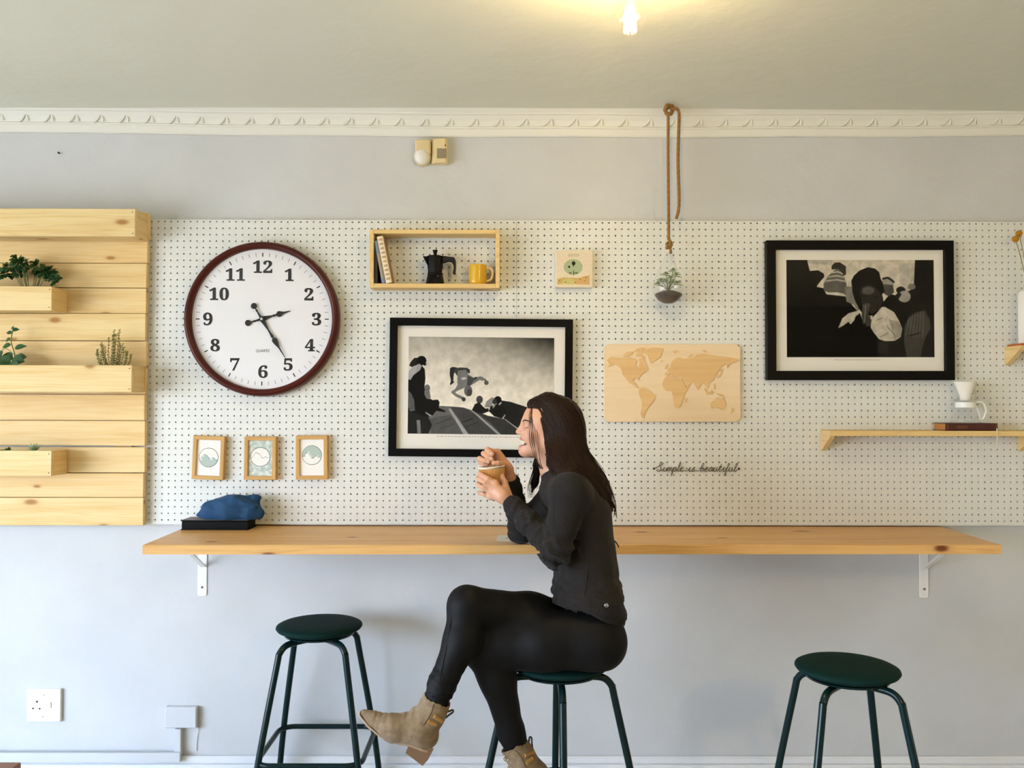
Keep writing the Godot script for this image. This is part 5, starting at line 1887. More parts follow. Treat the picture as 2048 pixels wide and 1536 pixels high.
# ===================================================================================================
# on the counter: black box with the blue cloth pouch, and a card by the elbow
func build_counter_items() -> void:
	var y := COUNTER_TOP
	var a := at_height(361, 1060, y)
	var b := at_height(497, 1060, y)
	var h := 0.036
	var dz := a.z - 0.034
	var w := b.x - a.x
	var root := thing("black_box", "flat black box with a grey lid lying on the counter's left end", "box", Vector3((a.x + b.x) * 0.5, y, 0.034 + dz * 0.5))
	var mat := plain("black_card", Color(0.035, 0.042, 0.052), 0.6)
	mat.metallic_specular = 0.25
	var s := Shape.new()
	s.box(Vector3(0, h * 0.5 - 0.001, 0), Vector3(w - 0.006, h - 0.006, dz - 0.006), 0.001)
	obj("body", s, mat, root)
	for yy in [0.0015, h - 0.0015]:
		s = Shape.new()
		s.box(Vector3(0, yy, 0), Vector3(w, 0.003, dz), 0.0008)
		obj("cover", s, mat, root)
	s = Shape.new()
	s.box(Vector3(0, h + 0.0003, 0), Vector3(w - 0.014, 0.0008, dz - 0.014))
	obj("lid_sheet", s, plain("grey_card", Color(0.50, 0.49, 0.50), 0.7), root)
	build_pouch(root.position.z, y + h + 0.0007)
	# the card
	var p := [at_height(992, 1082, y), at_height(996, 1070.5, y), at_height(1032, 1070.5, y), at_height(1028, 1082.5, y)]
	var c: Vector3 = (p[0] + p[1] + p[2] + p[3]) * 0.25
	s = Shape.new()
	s.face([p[0] - c + Vector3(0, 0.0008, 0), p[1] - c + Vector3(0, 0.0008, 0), p[2] - c + Vector3(0, 0.0008, 0), p[3] - c + Vector3(0, 0.0008, 0)], Vector3.UP)
	for i in 4:
		var u: Vector3 = p[i] - c
		var v: Vector3 = p[(i + 1) % 4] - c
		s.face([u, v, v + Vector3(0, 0.0008, 0), u + Vector3(0, 0.0008, 0)], (u + v))
	root = thing("paper_card", "small white card with dark blots on the counter by the guest's elbow", "card", Vector3(c.x, y, c.z))
	obj("card", s, plain("card_paper", Color(0.87, 0.86, 0.82), 0.7), root)
	s = Shape.new()
	for e in [[0.0, 0.004, 0.005], [0.010, -0.012, 0.004], [0.012, 0.010, 0.004]]:
		s.tf = Transform3D(Basis(Vector3.RIGHT, -PI * 0.5), Vector3(e[0] + 0.002, 0.0009, e[1]))
		s.prism(disc(e[2], 12), 0.0, 0.0002)
	var o := obj("print", s, plain("dark_print", Color(0.16, 0.15, 0.08), 0.8), root)
	o.set_meta("kind", "stuff")


# ===================================================================================================
# sensors, sockets, trunking, a nail and the corner of a wooden stool
func build_wall_fittings() -> void:
	var yel: Material = mats.yellowed_plastic
	# round siren with a white dome
	var c := at_depth(846.5, 308, 0.0)
	var k := (EYE.z - 0.03) / FOCAL
	var root := thing("alarm_dome", "yellowed wall unit with round white dome under the cornice", "alarm", Vector3(c.x, c.y, 0.0))
	var s := Shape.new()
	s.box(Vector3(1 * k, 9 * k, 0.019), Vector3(31 * k, 32 * k, 0.038), 0.006)
	obj("housing", s, yel, root)
	s = Shape.new()
	s.ball(Vector3(-1.0 * k, -9.0 * k, 0.026), Vector3(16.0 * k, 16.5 * k, 0.022), 12, 20)
	obj("dome", s, plain("dome_plastic", Color(0.90, 0.89, 0.85), 0.25), root)
	s = Shape.new()
	s.tf = Transform3D(Basis(Vector3.RIGHT, PI * 0.5), Vector3(-1.0 * k, -9.0 * k, 0.0))
	s.lathe([Vector2(17.2 * k, 0.002), Vector2(17.2 * k, 0.024), Vector2(16.0 * k, 0.027)], 28)
	obj("dome_rim", s, yel, root)
	c = at_depth(880.5, 306, 0.0)
	root = thing("motion_sensor", "yellowed motion sensor box with a grey window under the cornice", "sensor", Vector3(c.x, c.y, 0.0))
	s = Shape.new()
	s.tf = Transform3D(Basis(Vector3.RIGHT, -PI * 0.5), Vector3(0, -25 * k, 0))
	s.prism(PackedVector2Array([Vector2(-16 * k, 0), Vector2(-16 * k, -0.022), Vector2(-9 * k, -0.036), Vector2(11 * k, -0.040), Vector2(15.5 * k, -0.034), Vector2(16 * k, 0)]), 0.0, 49 * k, 0.002)
	obj("housing", s, yel, root)
	s = Shape.new()
	s.box(Vector3(4.5 * k, -6.5 * k, 0.0385), Vector3(19 * k, 20 * k, 0.004), 0.001)
	obj("window", s, plain("sensor_window", Color(0.55, 0.51, 0.43), 0.35), root)
	s = Shape.new()
	s.ball(Vector3(11.5 * k, 10 * k, 0.038), Vector3(1.2 * k, 2.2 * k, 0.003), 6, 8)
	obj("indicator", s, mats.black_hole, root)
	# three pin socket with switch
	var a := at_depth(55.5, 1377.5, 0.01)
	var b := at_depth(121.5, 1443, 0.01)
	root = thing("wall_socket", "white square three pin wall socket with a switch", "socket", Vector3((a.x + b.x) * 0.5, (a.y + b.y) * 0.5, 0.0))
	var w := b.x - a.x
	var h := a.y - b.y
	s = Shape.new()
	s.prism(rounded_rect(w, h, 0.005, 3), 0.0, 0.013, 0.002)
	obj("plate", s, mats.white_plastic, root)
	k = w / 283.0
	for e in [[-58, 31, 0.0042], [-90, -25, 0.0036], [-34, -27, 0.0036]]:
		s = Shape.new()
		s.tf = Transform3D(Basis(Vector3.RIGHT, PI * 0.5), Vector3(e[0] * k, e[1] * k, 0.0128))
		s.lathe([Vector2(e[2] * 1.9, 0.0), Vector2(e[2] * 1.8, 0.001), Vector2(e[2], 0.0012), Vector2(e[2], 0.0004)], 16)
		var ringo := obj("pin_hole", s, mats.white_plastic, root)
		s = Shape.new()
		s.tf = Transform3D(Basis(Vector3.RIGHT, PI * 0.5), Vector3(e[0] * k, e[1] * k, 0.0128))
		s.lathe([Vector2(e[2] * 1.02, 0.0008), Vector2(0, 0.0008)], 14)
		obj("bore", s, mats.black_hole, ringo)
	s = Shape.new()
	s.tf = Transform3D(Basis(Vector3.UP, 0.12), Vector3(48 * k, 4 * k, 0.0125))
	s.box(Vector3.ZERO, Vector3(0.013, 0.024, 0.008), 0.001)
	obj("switch", s, mats.white_plastic, root)
	for e in [[0, 86], [-8, -95]]:
		s = Shape.new()
		s.ball(Vector3(e[0] * k, e[1] * k, 0.0128), Vector3(0.0026, 0.0026, 0.001), 5, 8)
		obj("screw", s, mats.screw_steel, root)
	# blank junction box, painted over with the wall
	a = at_depth(329.5, 1414, 0.02)
	b = at_depth(393.0, 1456.5, 0.02)
	var paint := plain("overpainted_plastic", Color(0.80, 0.81, 0.82), 0.55)
	root = thing("junction_box", "blank wall box painted over in the wall colour", "junction box", Vector3((a.x + b.x) * 0.5, (a.y + b.y) * 0.5, 0.0))
	s = Shape.new()
	s.box(Vector3(0, 0, 0.011), Vector3(b.x - a.x, a.y - b.y, 0.022), 0.0035)
	obj("cover", s, paint, root)
	for x in [-0.030, 0.032]:
		s = Shape.new()
		s.ball(Vector3(x, -0.005, 0.022), Vector3(0.002, 0.002, 0.0008), 5, 8)
		obj("screw", s, paint, root)
	var wire := Shape.new()
	wire.tube(spline([Vector3(0.060, -0.035, 0.003), Vector3(0.063, -0.06, 0.004), Vector3(0.058, -0.085, 0.003), Vector3(0.057, -0.135, 0.002)], 5), 0.0012, 5)
	obj("loose_wire", wire, paint, root)
	# cable trunking: an upright piece and a long run on the skirting
	a = at_depth(349, 1458.5, 0.02)
	b = at_depth(361.5, 1512, 0.02)
	s = Shape.new()
	s.box(Vector3(0, 0, 0.011), Vector3(b.x - a.x, a.y - b.y, 0.022), 0.0015)
	var o := obj("trunking", s, paint, self, Vector3((a.x + b.x) * 0.5, (a.y + b.y) * 0.5, 0.0))
	tag(o, "short upright cable trunking below the blank wall box", "trunking", "cable trunking")
	a = at_depth(-260, 1504.5, 0.03)
	b = at_depth(362, 1523.5, 0.03)
	s = Shape.new()
	s.box(Vector3(0, 0, 0.0), Vector3(b.x - a.x, a.y - b.y, 0.016), 0.002)
	o = obj("trunking", s, paint, self, Vector3((a.x + b.x) * 0.5, (a.y + b.y) * 0.5, 0.0305))
	tag(o, "long cable trunking running along the skirting at the left", "trunking", "cable trunking")
	# a nail left in the wall
	var p := at_depth(120, 307, 0.0)
	s = Shape.new()
	s.tf = Transform3D(Basis(Vector3.RIGHT, PI * 0.5), Vector3.ZERO)
	s.lathe([Vector2(0.0015, -0.005), Vector2(0.0015, 0.010), Vector2(0.0042, 0.010), Vector2(0.0042, 0.012), Vector2(0, 0.0125)], 8)
	o = obj("nail", s, plain("old_nail", Color(0.12, 0.12, 0.14), 0.6, 0.4), self, p)
	tag(o, "dark nail in the bare wall above the planter", "nail")
	# low wooden stool whose corner shows at the lower left
	var top := 0.47
	p = at_height(43, 1524, top)
	root = thing("low_table", "corner of a low brown wooden table at the lower left", "table", Vector3(p.x - 0.25, 0, p.z + 0.22))
	var walnut := plain("brown_wood", Color(0.50, 0.33, 0.22), 0.4)
	s = Shape.new()
	s.box(Vector3(0, top - 0.015, 0), Vector3(0.5, 0.03, 0.44), 0.003)
	obj("table_top", s, walnut, root)
	for sx in [-1, 1]:
		for sz in [-1, 1]:
			s = Shape.new()
			s.box(Vector3(sx * 0.21, (top - 0.03) * 0.5, sz * 0.18), Vector3(0.045, top - 0.03, 0.045), 0.003)
			obj("leg", s, walnut, root)


# ===================================================================================================
func build_bulb() -> void:
	one_bulb(at_depth(1260, 38, 1.22), "lit globe filament bulb hanging below the ceiling", BULB)
	# its neighbour over the middle of the room, behind the photographer, lights the wall from in front
	one_bulb(Vector3(1.9, 2.40, 4.2), "lit globe filament bulb hanging over the middle of the room", BULB * 5.5)


func one_bulb(c: Vector3, label: String, power: float) -> void:
	var root := thing("light_bulb", label, "lamp", c, "filament bulbs")
	var s := Shape.new()
	var r := 0.046
	s.lathe([Vector2(0, -r), Vector2(r * 0.35, -r * 0.94), Vector2(r * 0.7, -r * 0.72), Vector2(r * 0.93, -r * 0.36), Vector2(r, 0), Vector2(r * 0.93, r * 0.38), Vector2(r * 0.72, r * 0.74), Vector2(r * 0.48, r * 1.02), Vector2(r * 0.36, r * 1.3), Vector2(r * 0.34, r * 1.45)], 32, 0.3)
	var amber: StandardMaterial3D = mats.bulb_glass if mats.has("bulb_glass") else glass("bulb_glass", 0.05)
	amber.albedo_color = Color(1.0, 0.85, 0.5, 0.0)
	obj("bulb_glass", s, amber, root)
	var glow := StandardMaterial3D.new()
	glow.resource_name = "filament_glow"
	glow.albedo_color = Color(1, 0.9, 0.7)
	glow.emission_enabled = true
	glow.emission = Color(1.0, 0.74, 0.38)
	glow.emission_energy_multiplier = 26.0
	# squirrel cage of glowing filament
	for i in 9:
		var a := TAU * i / 9.0
		var e := a + TAU / 18.0
		s = Shape.new()
		s.tube(PackedVector3Array([Vector3(cos(a) * 0.010, 0.034, sin(a) * 0.010), Vector3(cos(e) * 0.015, -0.034, sin(e) * 0.015)]), 0.0028, 6)
		obj("filament", s, glow, root)
	s = Shape.new()
	s.lathe([Vector2(0.0, 0.034), Vector2(0.004, 0.034), Vector2(0.006, 0.062), Vector2(0.0, 0.062)], 12)
	obj("glass_stem", s, mats.clear_glass, root)
	s = Shape.new()
	s.lathe([Vector2(0, 0.062), Vector2(0.0155, 0.062), Vector2(0.0165, 0.066), Vector2(0.021, 0.070), Vector2(0.021, 0.105), Vector2(0.012, 0.116), Vector2(0, 0.117)], 20)
	obj("lamp_holder", s, plain("brass_holder", Color(0.70, 0.52, 0.25), 0.35, 0.9), root)
	s = Shape.new()
	s.tube(PackedVector3Array([Vector3(0, 0.115, 0), Vector3(0, CEILING - c.y, 0)]), 0.0035, 8)
	obj("cord", s, plain("cord_cloth", Color(0.08, 0.07, 0.06), 0.8), root)
	var lamp := OmniLight3D.new()
	lamp.name = "bulb_light"
	root.add_child(lamp)
	lamp.light_color = Color(1.0, 0.875, 0.61)
	lamp.light_energy = power
	lamp.light_size = 0.02
	lamp.omni_range = 12.0
	lamp.omni_attenuation = 2.0
	lamp.shadow_enabled = true


# ===================================================================================================
func build_stools() -> void:
	var paint := plain("green_enamel", Color(0.035, 0.135, 0.145), 0.22)
	paint.metallic_specular = 0.35
	var cover := plain("green_vinyl", Color(0.04, 0.155, 0.15), 0.65)
	cover.metallic_specular = 0.2
	var seat_y := 0.735
	var root: Node3D
	var k := 0
	for e in [[639.0, 1250.0, 0.0, "dark green bar stool standing empty under the clock side of the counter"], [1119.0, 1324.0, PI * 0.25, "dark green bar stool the guest is sitting on"], [1694.0, 1334.0, 0.0, "dark green bar stool standing empty at the right"]]:
		var p := at_height(e[0], e[1], seat_y - 0.012)
		if k == 0:
			root = thing("bar_stool", e[3], "stool", Vector3(p.x, 0, p.z), "green bar stools")
			var s := Shape.new()
			s.lathe([Vector2(0, seat_y - 0.034), Vector2(0.10, seat_y - 0.034), Vector2(0.135, seat_y - 0.030), Vector2(0.150, seat_y - 0.023), Vector2(0.1550, seat_y - 0.016), Vector2(0.1535, seat_y - 0.011), Vector2(0.144, seat_y - 0.006), Vector2(0.12, seat_y - 0.002), Vector2(0.07, seat_y), Vector2(0, seat_y)], 48, 0.3)
			obj("seat", s, cover, root)
			s = Shape.new()
			s.lathe([Vector2(0, seat_y - 0.043), Vector2(0.125, seat_y - 0.043), Vector2(0.128, seat_y - 0.036), Vector2(0.0, seat_y - 0.036)], 40)
			obj("seat_base", s, paint, root)
			for sx in [-1.0, 1.0]:
				for sz in [-1.0, 1.0]:
					s = Shape.new()
					var u := Vector3(sx, 0, sz) * 0.70710678
					var path := [u * 0.02 + Vector3(0, seat_y - 0.056, 0), u * 0.10 + Vector3(0, seat_y - 0.056, 0), u * 0.140 + Vector3(0, seat_y - 0.062, 0), u * 0.163 + Vector3(0, seat_y - 0.085, 0), u * 0.172 + Vector3(0, seat_y - 0.12, 0), u * 0.246 + Vector3(0, 0.27, 0), u * 0.285 + Vector3(0, 0.012, 0)]
					s.tube(spline(path, 6), 0.0115, 12)
					var leg := obj("leg", s, paint, root)
					s = Shape.new()
					s.lathe([Vector2(0, 0), Vector2(0.0135, 0), Vector2(0.0135, 0.018), Vector2(0.0117, 0.02)], 14)
					obj("rubber_foot", s, plain("rubber", Color(0.02, 0.02, 0.02), 0.8), leg, u * 0.285)
			# square foot ring with rounded corners, outside the legs
			s = Shape.new()
			var ring := PackedVector3Array()
			for q in rounded_rect(0.366, 0.366, 0.055, 6):
				ring.append(Vector3(q.x, 0.288, q.y))
			s.tube(ring, 0.0095, 10, false, true)
			obj("foot_ring", s, paint, root)
		else:
			var o := root.duplicate()
			o.name = numbered("bar_stool", self)
			add_child(o, true)
			o.position = Vector3(p.x, 0, p.z)
			o.rotation.y = e[2]
			o.set_meta("label", e[3])
		k += 1


# ===================================================================================================
# soft bodies: a field of joined tapered capsules and ellipsoids, meshed as surface nets
class Field:
	var kind := PackedInt32Array()      # 0 capsule, 1 ellipsoid, 2 cut capsule, 3 cut ellipsoid
	var a := PackedVector3Array()
	var b := PackedVector3Array()       # end of a capsule, radii of an ellipsoid
	var ra := PackedFloat32Array()
	var rb := PackedFloat32Array()
	var k := PackedFloat32Array()
	var inv: Array[Basis] = []
	var warp = null
	var color = null

	func cap(p: Vector3, q: Vector3, r0: float, r1: float, soft := 0.02, cut := false) -> void:
		kind.append(2 if cut else 0)
		a.append(p)
		b.append(q)
		ra.append(r0)
		rb.append(r1)
		k.append(soft)
		inv.append(Basis.IDENTITY)

	func chain(pts: Array, radii: Array, soft := 0.02) -> void:
		for i in pts.size() - 1:
			cap(pts[i], pts[i + 1], radii[i], radii[i + 1], soft)

	func egg(p: Vector3, r: Vector3, soft := 0.02, turn := Basis.IDENTITY, cut := false) -> void:
		kind.append(3 if cut else 1)
		a.append(p)
		b.append(r)
		ra.append(maxf(r.x, maxf(r.y, r.z)))
		rb.append(0.0)
		k.append(soft)
		inv.append(turn.transposed())

	func one(i: int, p: Vector3) -> float:
		if kind[i] % 2 == 0:
			var ab := b[i] - a[i]
			var ap := p - a[i]
			var t := clampf(ap.dot(ab) / maxf(ab.length_squared(), 1e-9), 0.0, 1.0)
			return (ap - ab * t).length() - lerpf(ra[i], rb[i], t)
		var q := inv[i] * (p - a[i])
		var r := b[i]
		var s := q / r
		var k0 := s.length()
		if k0 < 1e-5:
			return -minf(r.x, minf(r.y, r.z))
		return k0 * (k0 - 1.0) / (s / r).length()

	func value(p: Vector3, use: PackedInt32Array) -> float:
		var d := 1.0
		for i in use:
			var e := one(i, p)
			var s := k[i]
			if kind[i] < 2:
				var h := maxf(s - absf(d - e), 0.0) / s
				d = minf(d, e) - h * h * s * 0.25
			else:
				e = -e
				var h := maxf(s - absf(d - e), 0.0) / s
				d = maxf(d, e) + h * h * s * 0.25
		if warp != null:
			d = warp.call(p, d)
		return d

	func all() -> PackedInt32Array:
		return PackedInt32Array(range(kind.size()))

	func bounds() -> AABB:
		var lo := Vector3.ONE * 1e9
		var hi := -lo
		for i in kind.size():
			if kind[i] >= 2:
				continue
			var r := Vector3.ONE * maxf(ra[i], rb[i])
			lo = lo.min(a[i] - r)
			hi = hi.max(a[i] + r)
			if kind[i] == 0:
				lo = lo.min(b[i] - r)
				hi = hi.max(b[i] + r)
		return AABB(lo, hi - lo)

	# adds the surface to a shape; "inside" may limit it to a box
	func net(out, cell: float, inside := AABB()) -> void:
		var box := bounds().grow(cell * 3.0 + 0.01)
		if inside.size != Vector3.ZERO:
			box = box.intersection(inside)
		var org := box.position
		var nb := Vector3i((box.size / (cell * 4.0)).ceil())
		var nx := nb.x * 4 + 1
		var ny := nb.y * 4 + 1
		var nz := nb.z * 4 + 1
		var val := PackedFloat32Array()
		val.resize(nx * ny * nz)
		val.fill(9.0)
		var live := []
		var reach := cell * 4.0 * 0.9
		for bz in nb.z:
			for by in nb.y:
				for bx in nb.x:
					var mid := org + Vector3(bx * 4 + 2, by * 4 + 2, bz * 4 + 2) * cell
					var use := PackedInt32Array()
					var near := 1e9
					for i in kind.size():
						var e := one(i, mid)
						if e < reach + k[i] + 0.012:
							use.append(i)
						if kind[i] < 2:
							near = minf(near, e)
					if near > reach + 0.03 or use.is_empty():
						continue
					var e2 := value(mid, use)
					if absf(e2) > reach + 0.012:
						continue
					live.append(Vector3i(bx, by, bz))
					for z in 5:
						for y in 5:
							var at := ((bz * 4 + z) * ny + by * 4 + y) * nx + bx * 4
							for x in 5:
								if val[at + x] == 9.0:
									val[at + x] = value(org + Vector3(bx * 4 + x, by * 4 + y, bz * 4 + z) * cell, use)
		# one vertex in each crossed cell
		var index := {}
		var pos := PackedVector3Array()
		var nor := PackedVector3Array()
		var sy := nx
		var sz := nx * ny
		for bl in live:
			for z in range(bl.z * 4, bl.z * 4 + 4):
				for y in range(bl.y * 4, bl.y * 4 + 4):
					for x in range(bl.x * 4, bl.x * 4 + 4):
						var o: int = z * sz + y * sy + x
						var c0 := val[o]
						var c1 := val[o + 1]
						var c2 := val[o + sy]
						var c3 := val[o + sy + 1]
						var c4 := val[o + sz]
						var c5 := val[o + sz + 1]
						var c6 := val[o + sz + sy]
						var c7 := val[o + sz + sy + 1]
						var m := int(c0 < 0) + int(c1 < 0) + int(c2 < 0) + int(c3 < 0) + int(c4 < 0) + int(c5 < 0) + int(c6 < 0) + int(c7 < 0)
						if m == 0 or m == 8:
							continue
						var sum := Vector3.ZERO
						var n := 0
						if (c0 < 0) != (c1 < 0): sum += Vector3(c0 / (c0 - c1), 0, 0); n += 1
						if (c2 < 0) != (c3 < 0): sum += Vector3(c2 / (c2 - c3), 1, 0); n += 1
						if (c4 < 0) != (c5 < 0): sum += Vector3(c4 / (c4 - c5), 0, 1); n += 1
						if (c6 < 0) != (c7 < 0): sum += Vector3(c6 / (c6 - c7), 1, 1); n += 1
						if (c0 < 0) != (c2 < 0): sum += Vector3(0, c0 / (c0 - c2), 0); n += 1
						if (c1 < 0) != (c3 < 0): sum += Vector3(1, c1 / (c1 - c3), 0); n += 1
						if (c4 < 0) != (c6 < 0): sum += Vector3(0, c4 / (c4 - c6), 1); n += 1
						if (c5 < 0) != (c7 < 0): sum += Vector3(1, c5 / (c5 - c7), 1); n += 1
						if (c0 < 0) != (c4 < 0): sum += Vector3(0, 0, c0 / (c0 - c4)); n += 1
						if (c1 < 0) != (c5 < 0): sum += Vector3(1, 0, c1 / (c1 - c5)); n += 1
						if (c2 < 0) != (c6 < 0): sum += Vector3(0, 1, c2 / (c2 - c6)); n += 1
						if (c3 < 0) != (c7 < 0): sum += Vector3(1, 1, c3 / (c3 - c7)); n += 1
						index[o] = pos.size()
						pos.append(org + (Vector3(x, y, z) + sum / n) * cell)
						nor.append(Vector3(c1 - c0 + c3 - c2 + c5 - c4 + c7 - c6, c2 - c0 + c3 - c1 + c6 - c4 + c7 - c5, c4 - c0 + c5 - c1 + c6 - c2 + c7 - c3).normalized())
		var tints := PackedColorArray()
		if color != null:
			for p in pos:
				tints.append(color.call(p))
		for bl in live:
			for z in range(bl.z * 4, bl.z * 4 + 4):
				for y in range(bl.y * 4, bl.y * 4 + 4):
					for x in range(bl.x * 4, bl.x * 4 + 4):
						var o: int = z * sz + y * sy + x
						var c0 := val[o] < 0.0
						for ax in 3:
							var st: int = [1, sy, sz][ax]
							if c0 == (val[o + st] < 0.0):
								continue
							var u: int = [sy, sz, 1][ax]
							var w: int = [sz, 1, sy][ax]
							var q := [o, o - u, o - u - w, o - w]
							if not (index.has(q[1]) and index.has(q[2]) and index.has(q[3]) and index.has(o)):
								continue
							var ids := [index[q[0]], index[q[1]], index[q[2]], index[q[3]]]
							if not c0:
								ids.reverse()
							for t in [[0, 1, 2], [0, 2, 3]]:
								for e in [t[0], t[2], t[1]]:
									var id: int = ids[e]
									out.v.append(pos[id])
									out.n.append(nor[id])
									out.t.append(Vector2(pos[id].x, pos[id].y))
									out.c.append(tints[id] if tints.size() else out.tint)

	# first hit of a ray with the field
	func hit(from: Vector3, dir: Vector3, far := 1.5) -> Vector3:
		var use := all()
		var t := 0.0
		for i in 60:
			var d := value(from + dir * t, use)
			if d < 0.0006:
				break
			t += d * 0.8
			if t > far:
				return Vector3.INF
		return from + dir * t


# ===================================================================================================
func build_pouch(zc: float, y: float) -> void:
	var f := Field.new()
	var at := func(px: float, py: float, dz := 0.0) -> Vector3: return at_depth(px, py, zc + dz)
	f.cap(at.call(395, 1031), at.call(425, 1023), 0.004, 0.036, 0.02)
	f.cap(at.call(425, 1022), at.call(460, 1020, 0.006), 0.037, 0.048, 0.03)
	f.cap(at.call(460, 1020, 0.006), at.call(500, 1022, 0.006), 0.048, 0.042, 0.03)
	f.cap(at.call(455, 1003), at.call(512, 998), 0.020, 0.018, 0.02)
	f.cap(at.call(500, 1027, 0.014), at.call(517, 1028, 0.014), 0.034, 0.022, 0.015)
	f.cap(at.call(512, 998), at.call(520, 995), 0.017, 0.008, 0.008)
	# the flap folded over from above, and the open end at the right
	f.cap(at.call(418, 1015, 0.012), at.call(470, 1004, 0.030), 0.026, 0.026, 0.004)
	f.cap(at.call(470, 1004, 0.030), at.call(508, 1012, 0.034), 0.026, 0.012, 0.004)
	f.cap(at.call(506, 1007, 0.066), at.call(538, 1014, 0.04), 0.005, 0.016, 0.006, true)
	f.egg(at.call(531, 1008, 0.0), Vector3(0.014, 0.014, 0.06), 0.006, Basis.IDENTITY, true)
	var fn := FastNoiseLite.new()
	fn.seed = 4
	fn.frequency = 1.0
	var base := y
	f.warp = func(p: Vector3, d: float) -> float:
		d += 0.0022 * fn.get_noise_3d(p.x * 20.0, p.y * 30.0, p.z * 20.0) + 0.0014 * sin((p.x * 0.6 + p.y * 1.2) * 110.0 + 3.0 * fn.get_noise_3d(p.x * 10.0, p.y * 10.0, p.z * 10.0))
		return maxf(d, base - p.y)
	var s := Shape.new()
	f.net(s, 0.0042)
	var cloth := plain("blue_cloth", Color(0.02, 0.33, 0.50), 0.8)
	# woven check: light threads crossing on the blue ground
	var im := Image.create_empty(64, 64, false, Image.FORMAT_RGB8)
	im.fill(Color(0.62, 0.66, 0.74))
	for i in 64:
		for k in 4:
			im.set_pixel(i, (i + k * 16) % 64, Color(1, 1, 1))
			im.set_pixel(i, (63 - i + k * 16) % 64, Color(1, 1, 1))
			im.set_pixel(i, (i + k * 16 + 1) % 64, Color(0.92, 0.94, 1))
	cloth.albedo_texture = ImageTexture.create_from_image(im)
	cloth.uv1_scale = Vector3(20, 20, 1)
	cloth.rim_enabled = true
	cloth.rim = 0.2
	var o := obj("cloth_pouch", s, cloth)
	tag(o, "crumpled blue checked cloth pouch lying on the flat black box", "pouch")


# ===================================================================================================
# the guest: sitting sideways on the middle stool, facing left, legs crossed, right elbow on the counter,
# both hands at a paper cup
func build_person() -> void:
	var P := func(px: float, py: float, z: float) -> Vector3: return at_depth(px, py, z)
	var base := at_height(1150, 1340, 0.73)
	var root := thing("person", "laughing person with long dark hair sitting on a stool, holding a paper cup", "person", Vector3(base.x, 0, 0.72))
	var off := -root.position
	var hz := 0.60                                   # depth of the head's middle
	# ------------------------------------------------------------------ joints
	var pelvis: Vector3 = P.call(1182, 1272, 0.72)
	var waist: Vector3 = P.call(1170, 1160, 0.70)
	var chest: Vector3 = P.call(1158, 1040, 0.66)
	var neck: Vector3 = P.call(1118, 945, 0.615)
	var l_sh: Vector3 = P.call(1140, 985, 0.80)
	var r_sh: Vector3 = P.call(1118, 985, 0.50)
	var l_el: Vector3 = P.call(1112, 1102, 0.83)
	var l_wr: Vector3 = P.call(1016, 1001, 0.685)
	var r_el: Vector3 = P.call(1042, 1062, 0.44)
	var r_wr: Vector3 = P.call(1020, 956, 0.565)
	var l_hip: Vector3 = P.call(1188, 1279, 0.80)
	var l_kn: Vector3 = P.call(962, 1291, 0.795)
	var l_an: Vector3 = P.call(1030, 1486, 0.77)
	var r_hip: Vector3 = P.call(1172, 1262, 0.64)
	var r_kn: Vector3 = P.call(934, 1211, 0.84)
	var r_an: Vector3 = P.call(875, 1396, 0.90)
	# ------------------------------------------------------------------ the body (skin) in one mesh
	var skin := plain("skin", Color(1, 1, 1), 0.48)
	skin.subsurf_scatter_enabled = true
	skin.subsurf_scatter_strength = 0.12
	var body := Shape.new()
	var tone := Color(0.62, 0.335, 0.215)
	body.tint = tone
	var f := Field.new()
	f.chain([pelvis, waist, chest, neck], [0.085, 0.075, 0.080, 0.045], 0.05)
	f.chain([l_sh, l_el, l_wr], [0.038, 0.030, 0.021], 0.02)
	f.chain([r_sh, r_el, r_wr], [0.038, 0.030, 0.021], 0.02)
	f.cap(l_sh, chest, 0.045, 0.06, 0.04)
	f.cap(r_sh, chest, 0.045, 0.06, 0.04)
	f.chain([l_hip, l_kn, l_an], [0.072, 0.044, 0.028], 0.03)
	f.chain([r_hip, r_kn, r_an], [0.062, 0.042, 0.028], 0.03)
	f.cap(l_hip, r_hip, 0.07, 0.07, 0.04)
	f.net(body, 0.012)
	# --- head
	var h := head_field(hz, P)
	var lip := P.call(1044, 884, hz) as Vector3
	var cheek := P.call(1064, 872, hz + 0.05) as Vector3
	h.color = func(p: Vector3) -> Color:
		var q := p - lip
		var e := Vector2(q.y / 0.0165, q.z / 0.032).length()
		var c := tone
		if q.x < 0.016 and e < 1.15:
			c = tone.lerp(Color(0.46, 0.13, 0.11), clampf((1.15 - e) * 5.0, 0.0, 0.8))
		var g := (p - cheek).length()
		return c.lerp(Color(0.66, 0.27, 0.18), clampf(0.45 - g * 12.0, 0.0, 0.4))
	h.net(body, 0.0027)
	# --- hands
	var hl := hand_near(P, l_wr)
	hl.net(body, 0.0026)
	var hr := hand_far(P, r_wr)
	hr.net(body, 0.0026)
	obj("body", body, skin, root, off)
	build_face(root, off, P, hz, h)
	build_nails(root, off, P)
	build_cup(P)
	# ------------------------------------------------------------------ clothes
	build_jacket(root, off, P, {"pelvis": pelvis, "waist": waist, "chest": chest, "neck": neck, "l_sh": l_sh, "r_sh": r_sh, "l_el": l_el, "r_el": r_el, "l_wr": l_wr, "r_wr": r_wr})
	build_leggings(root, off, P, [l_hip, l_kn, l_an], [r_hip, r_kn, r_an], pelvis)
	build_boots(root, off, P)
	build_hair(root, off, P, hz, h)


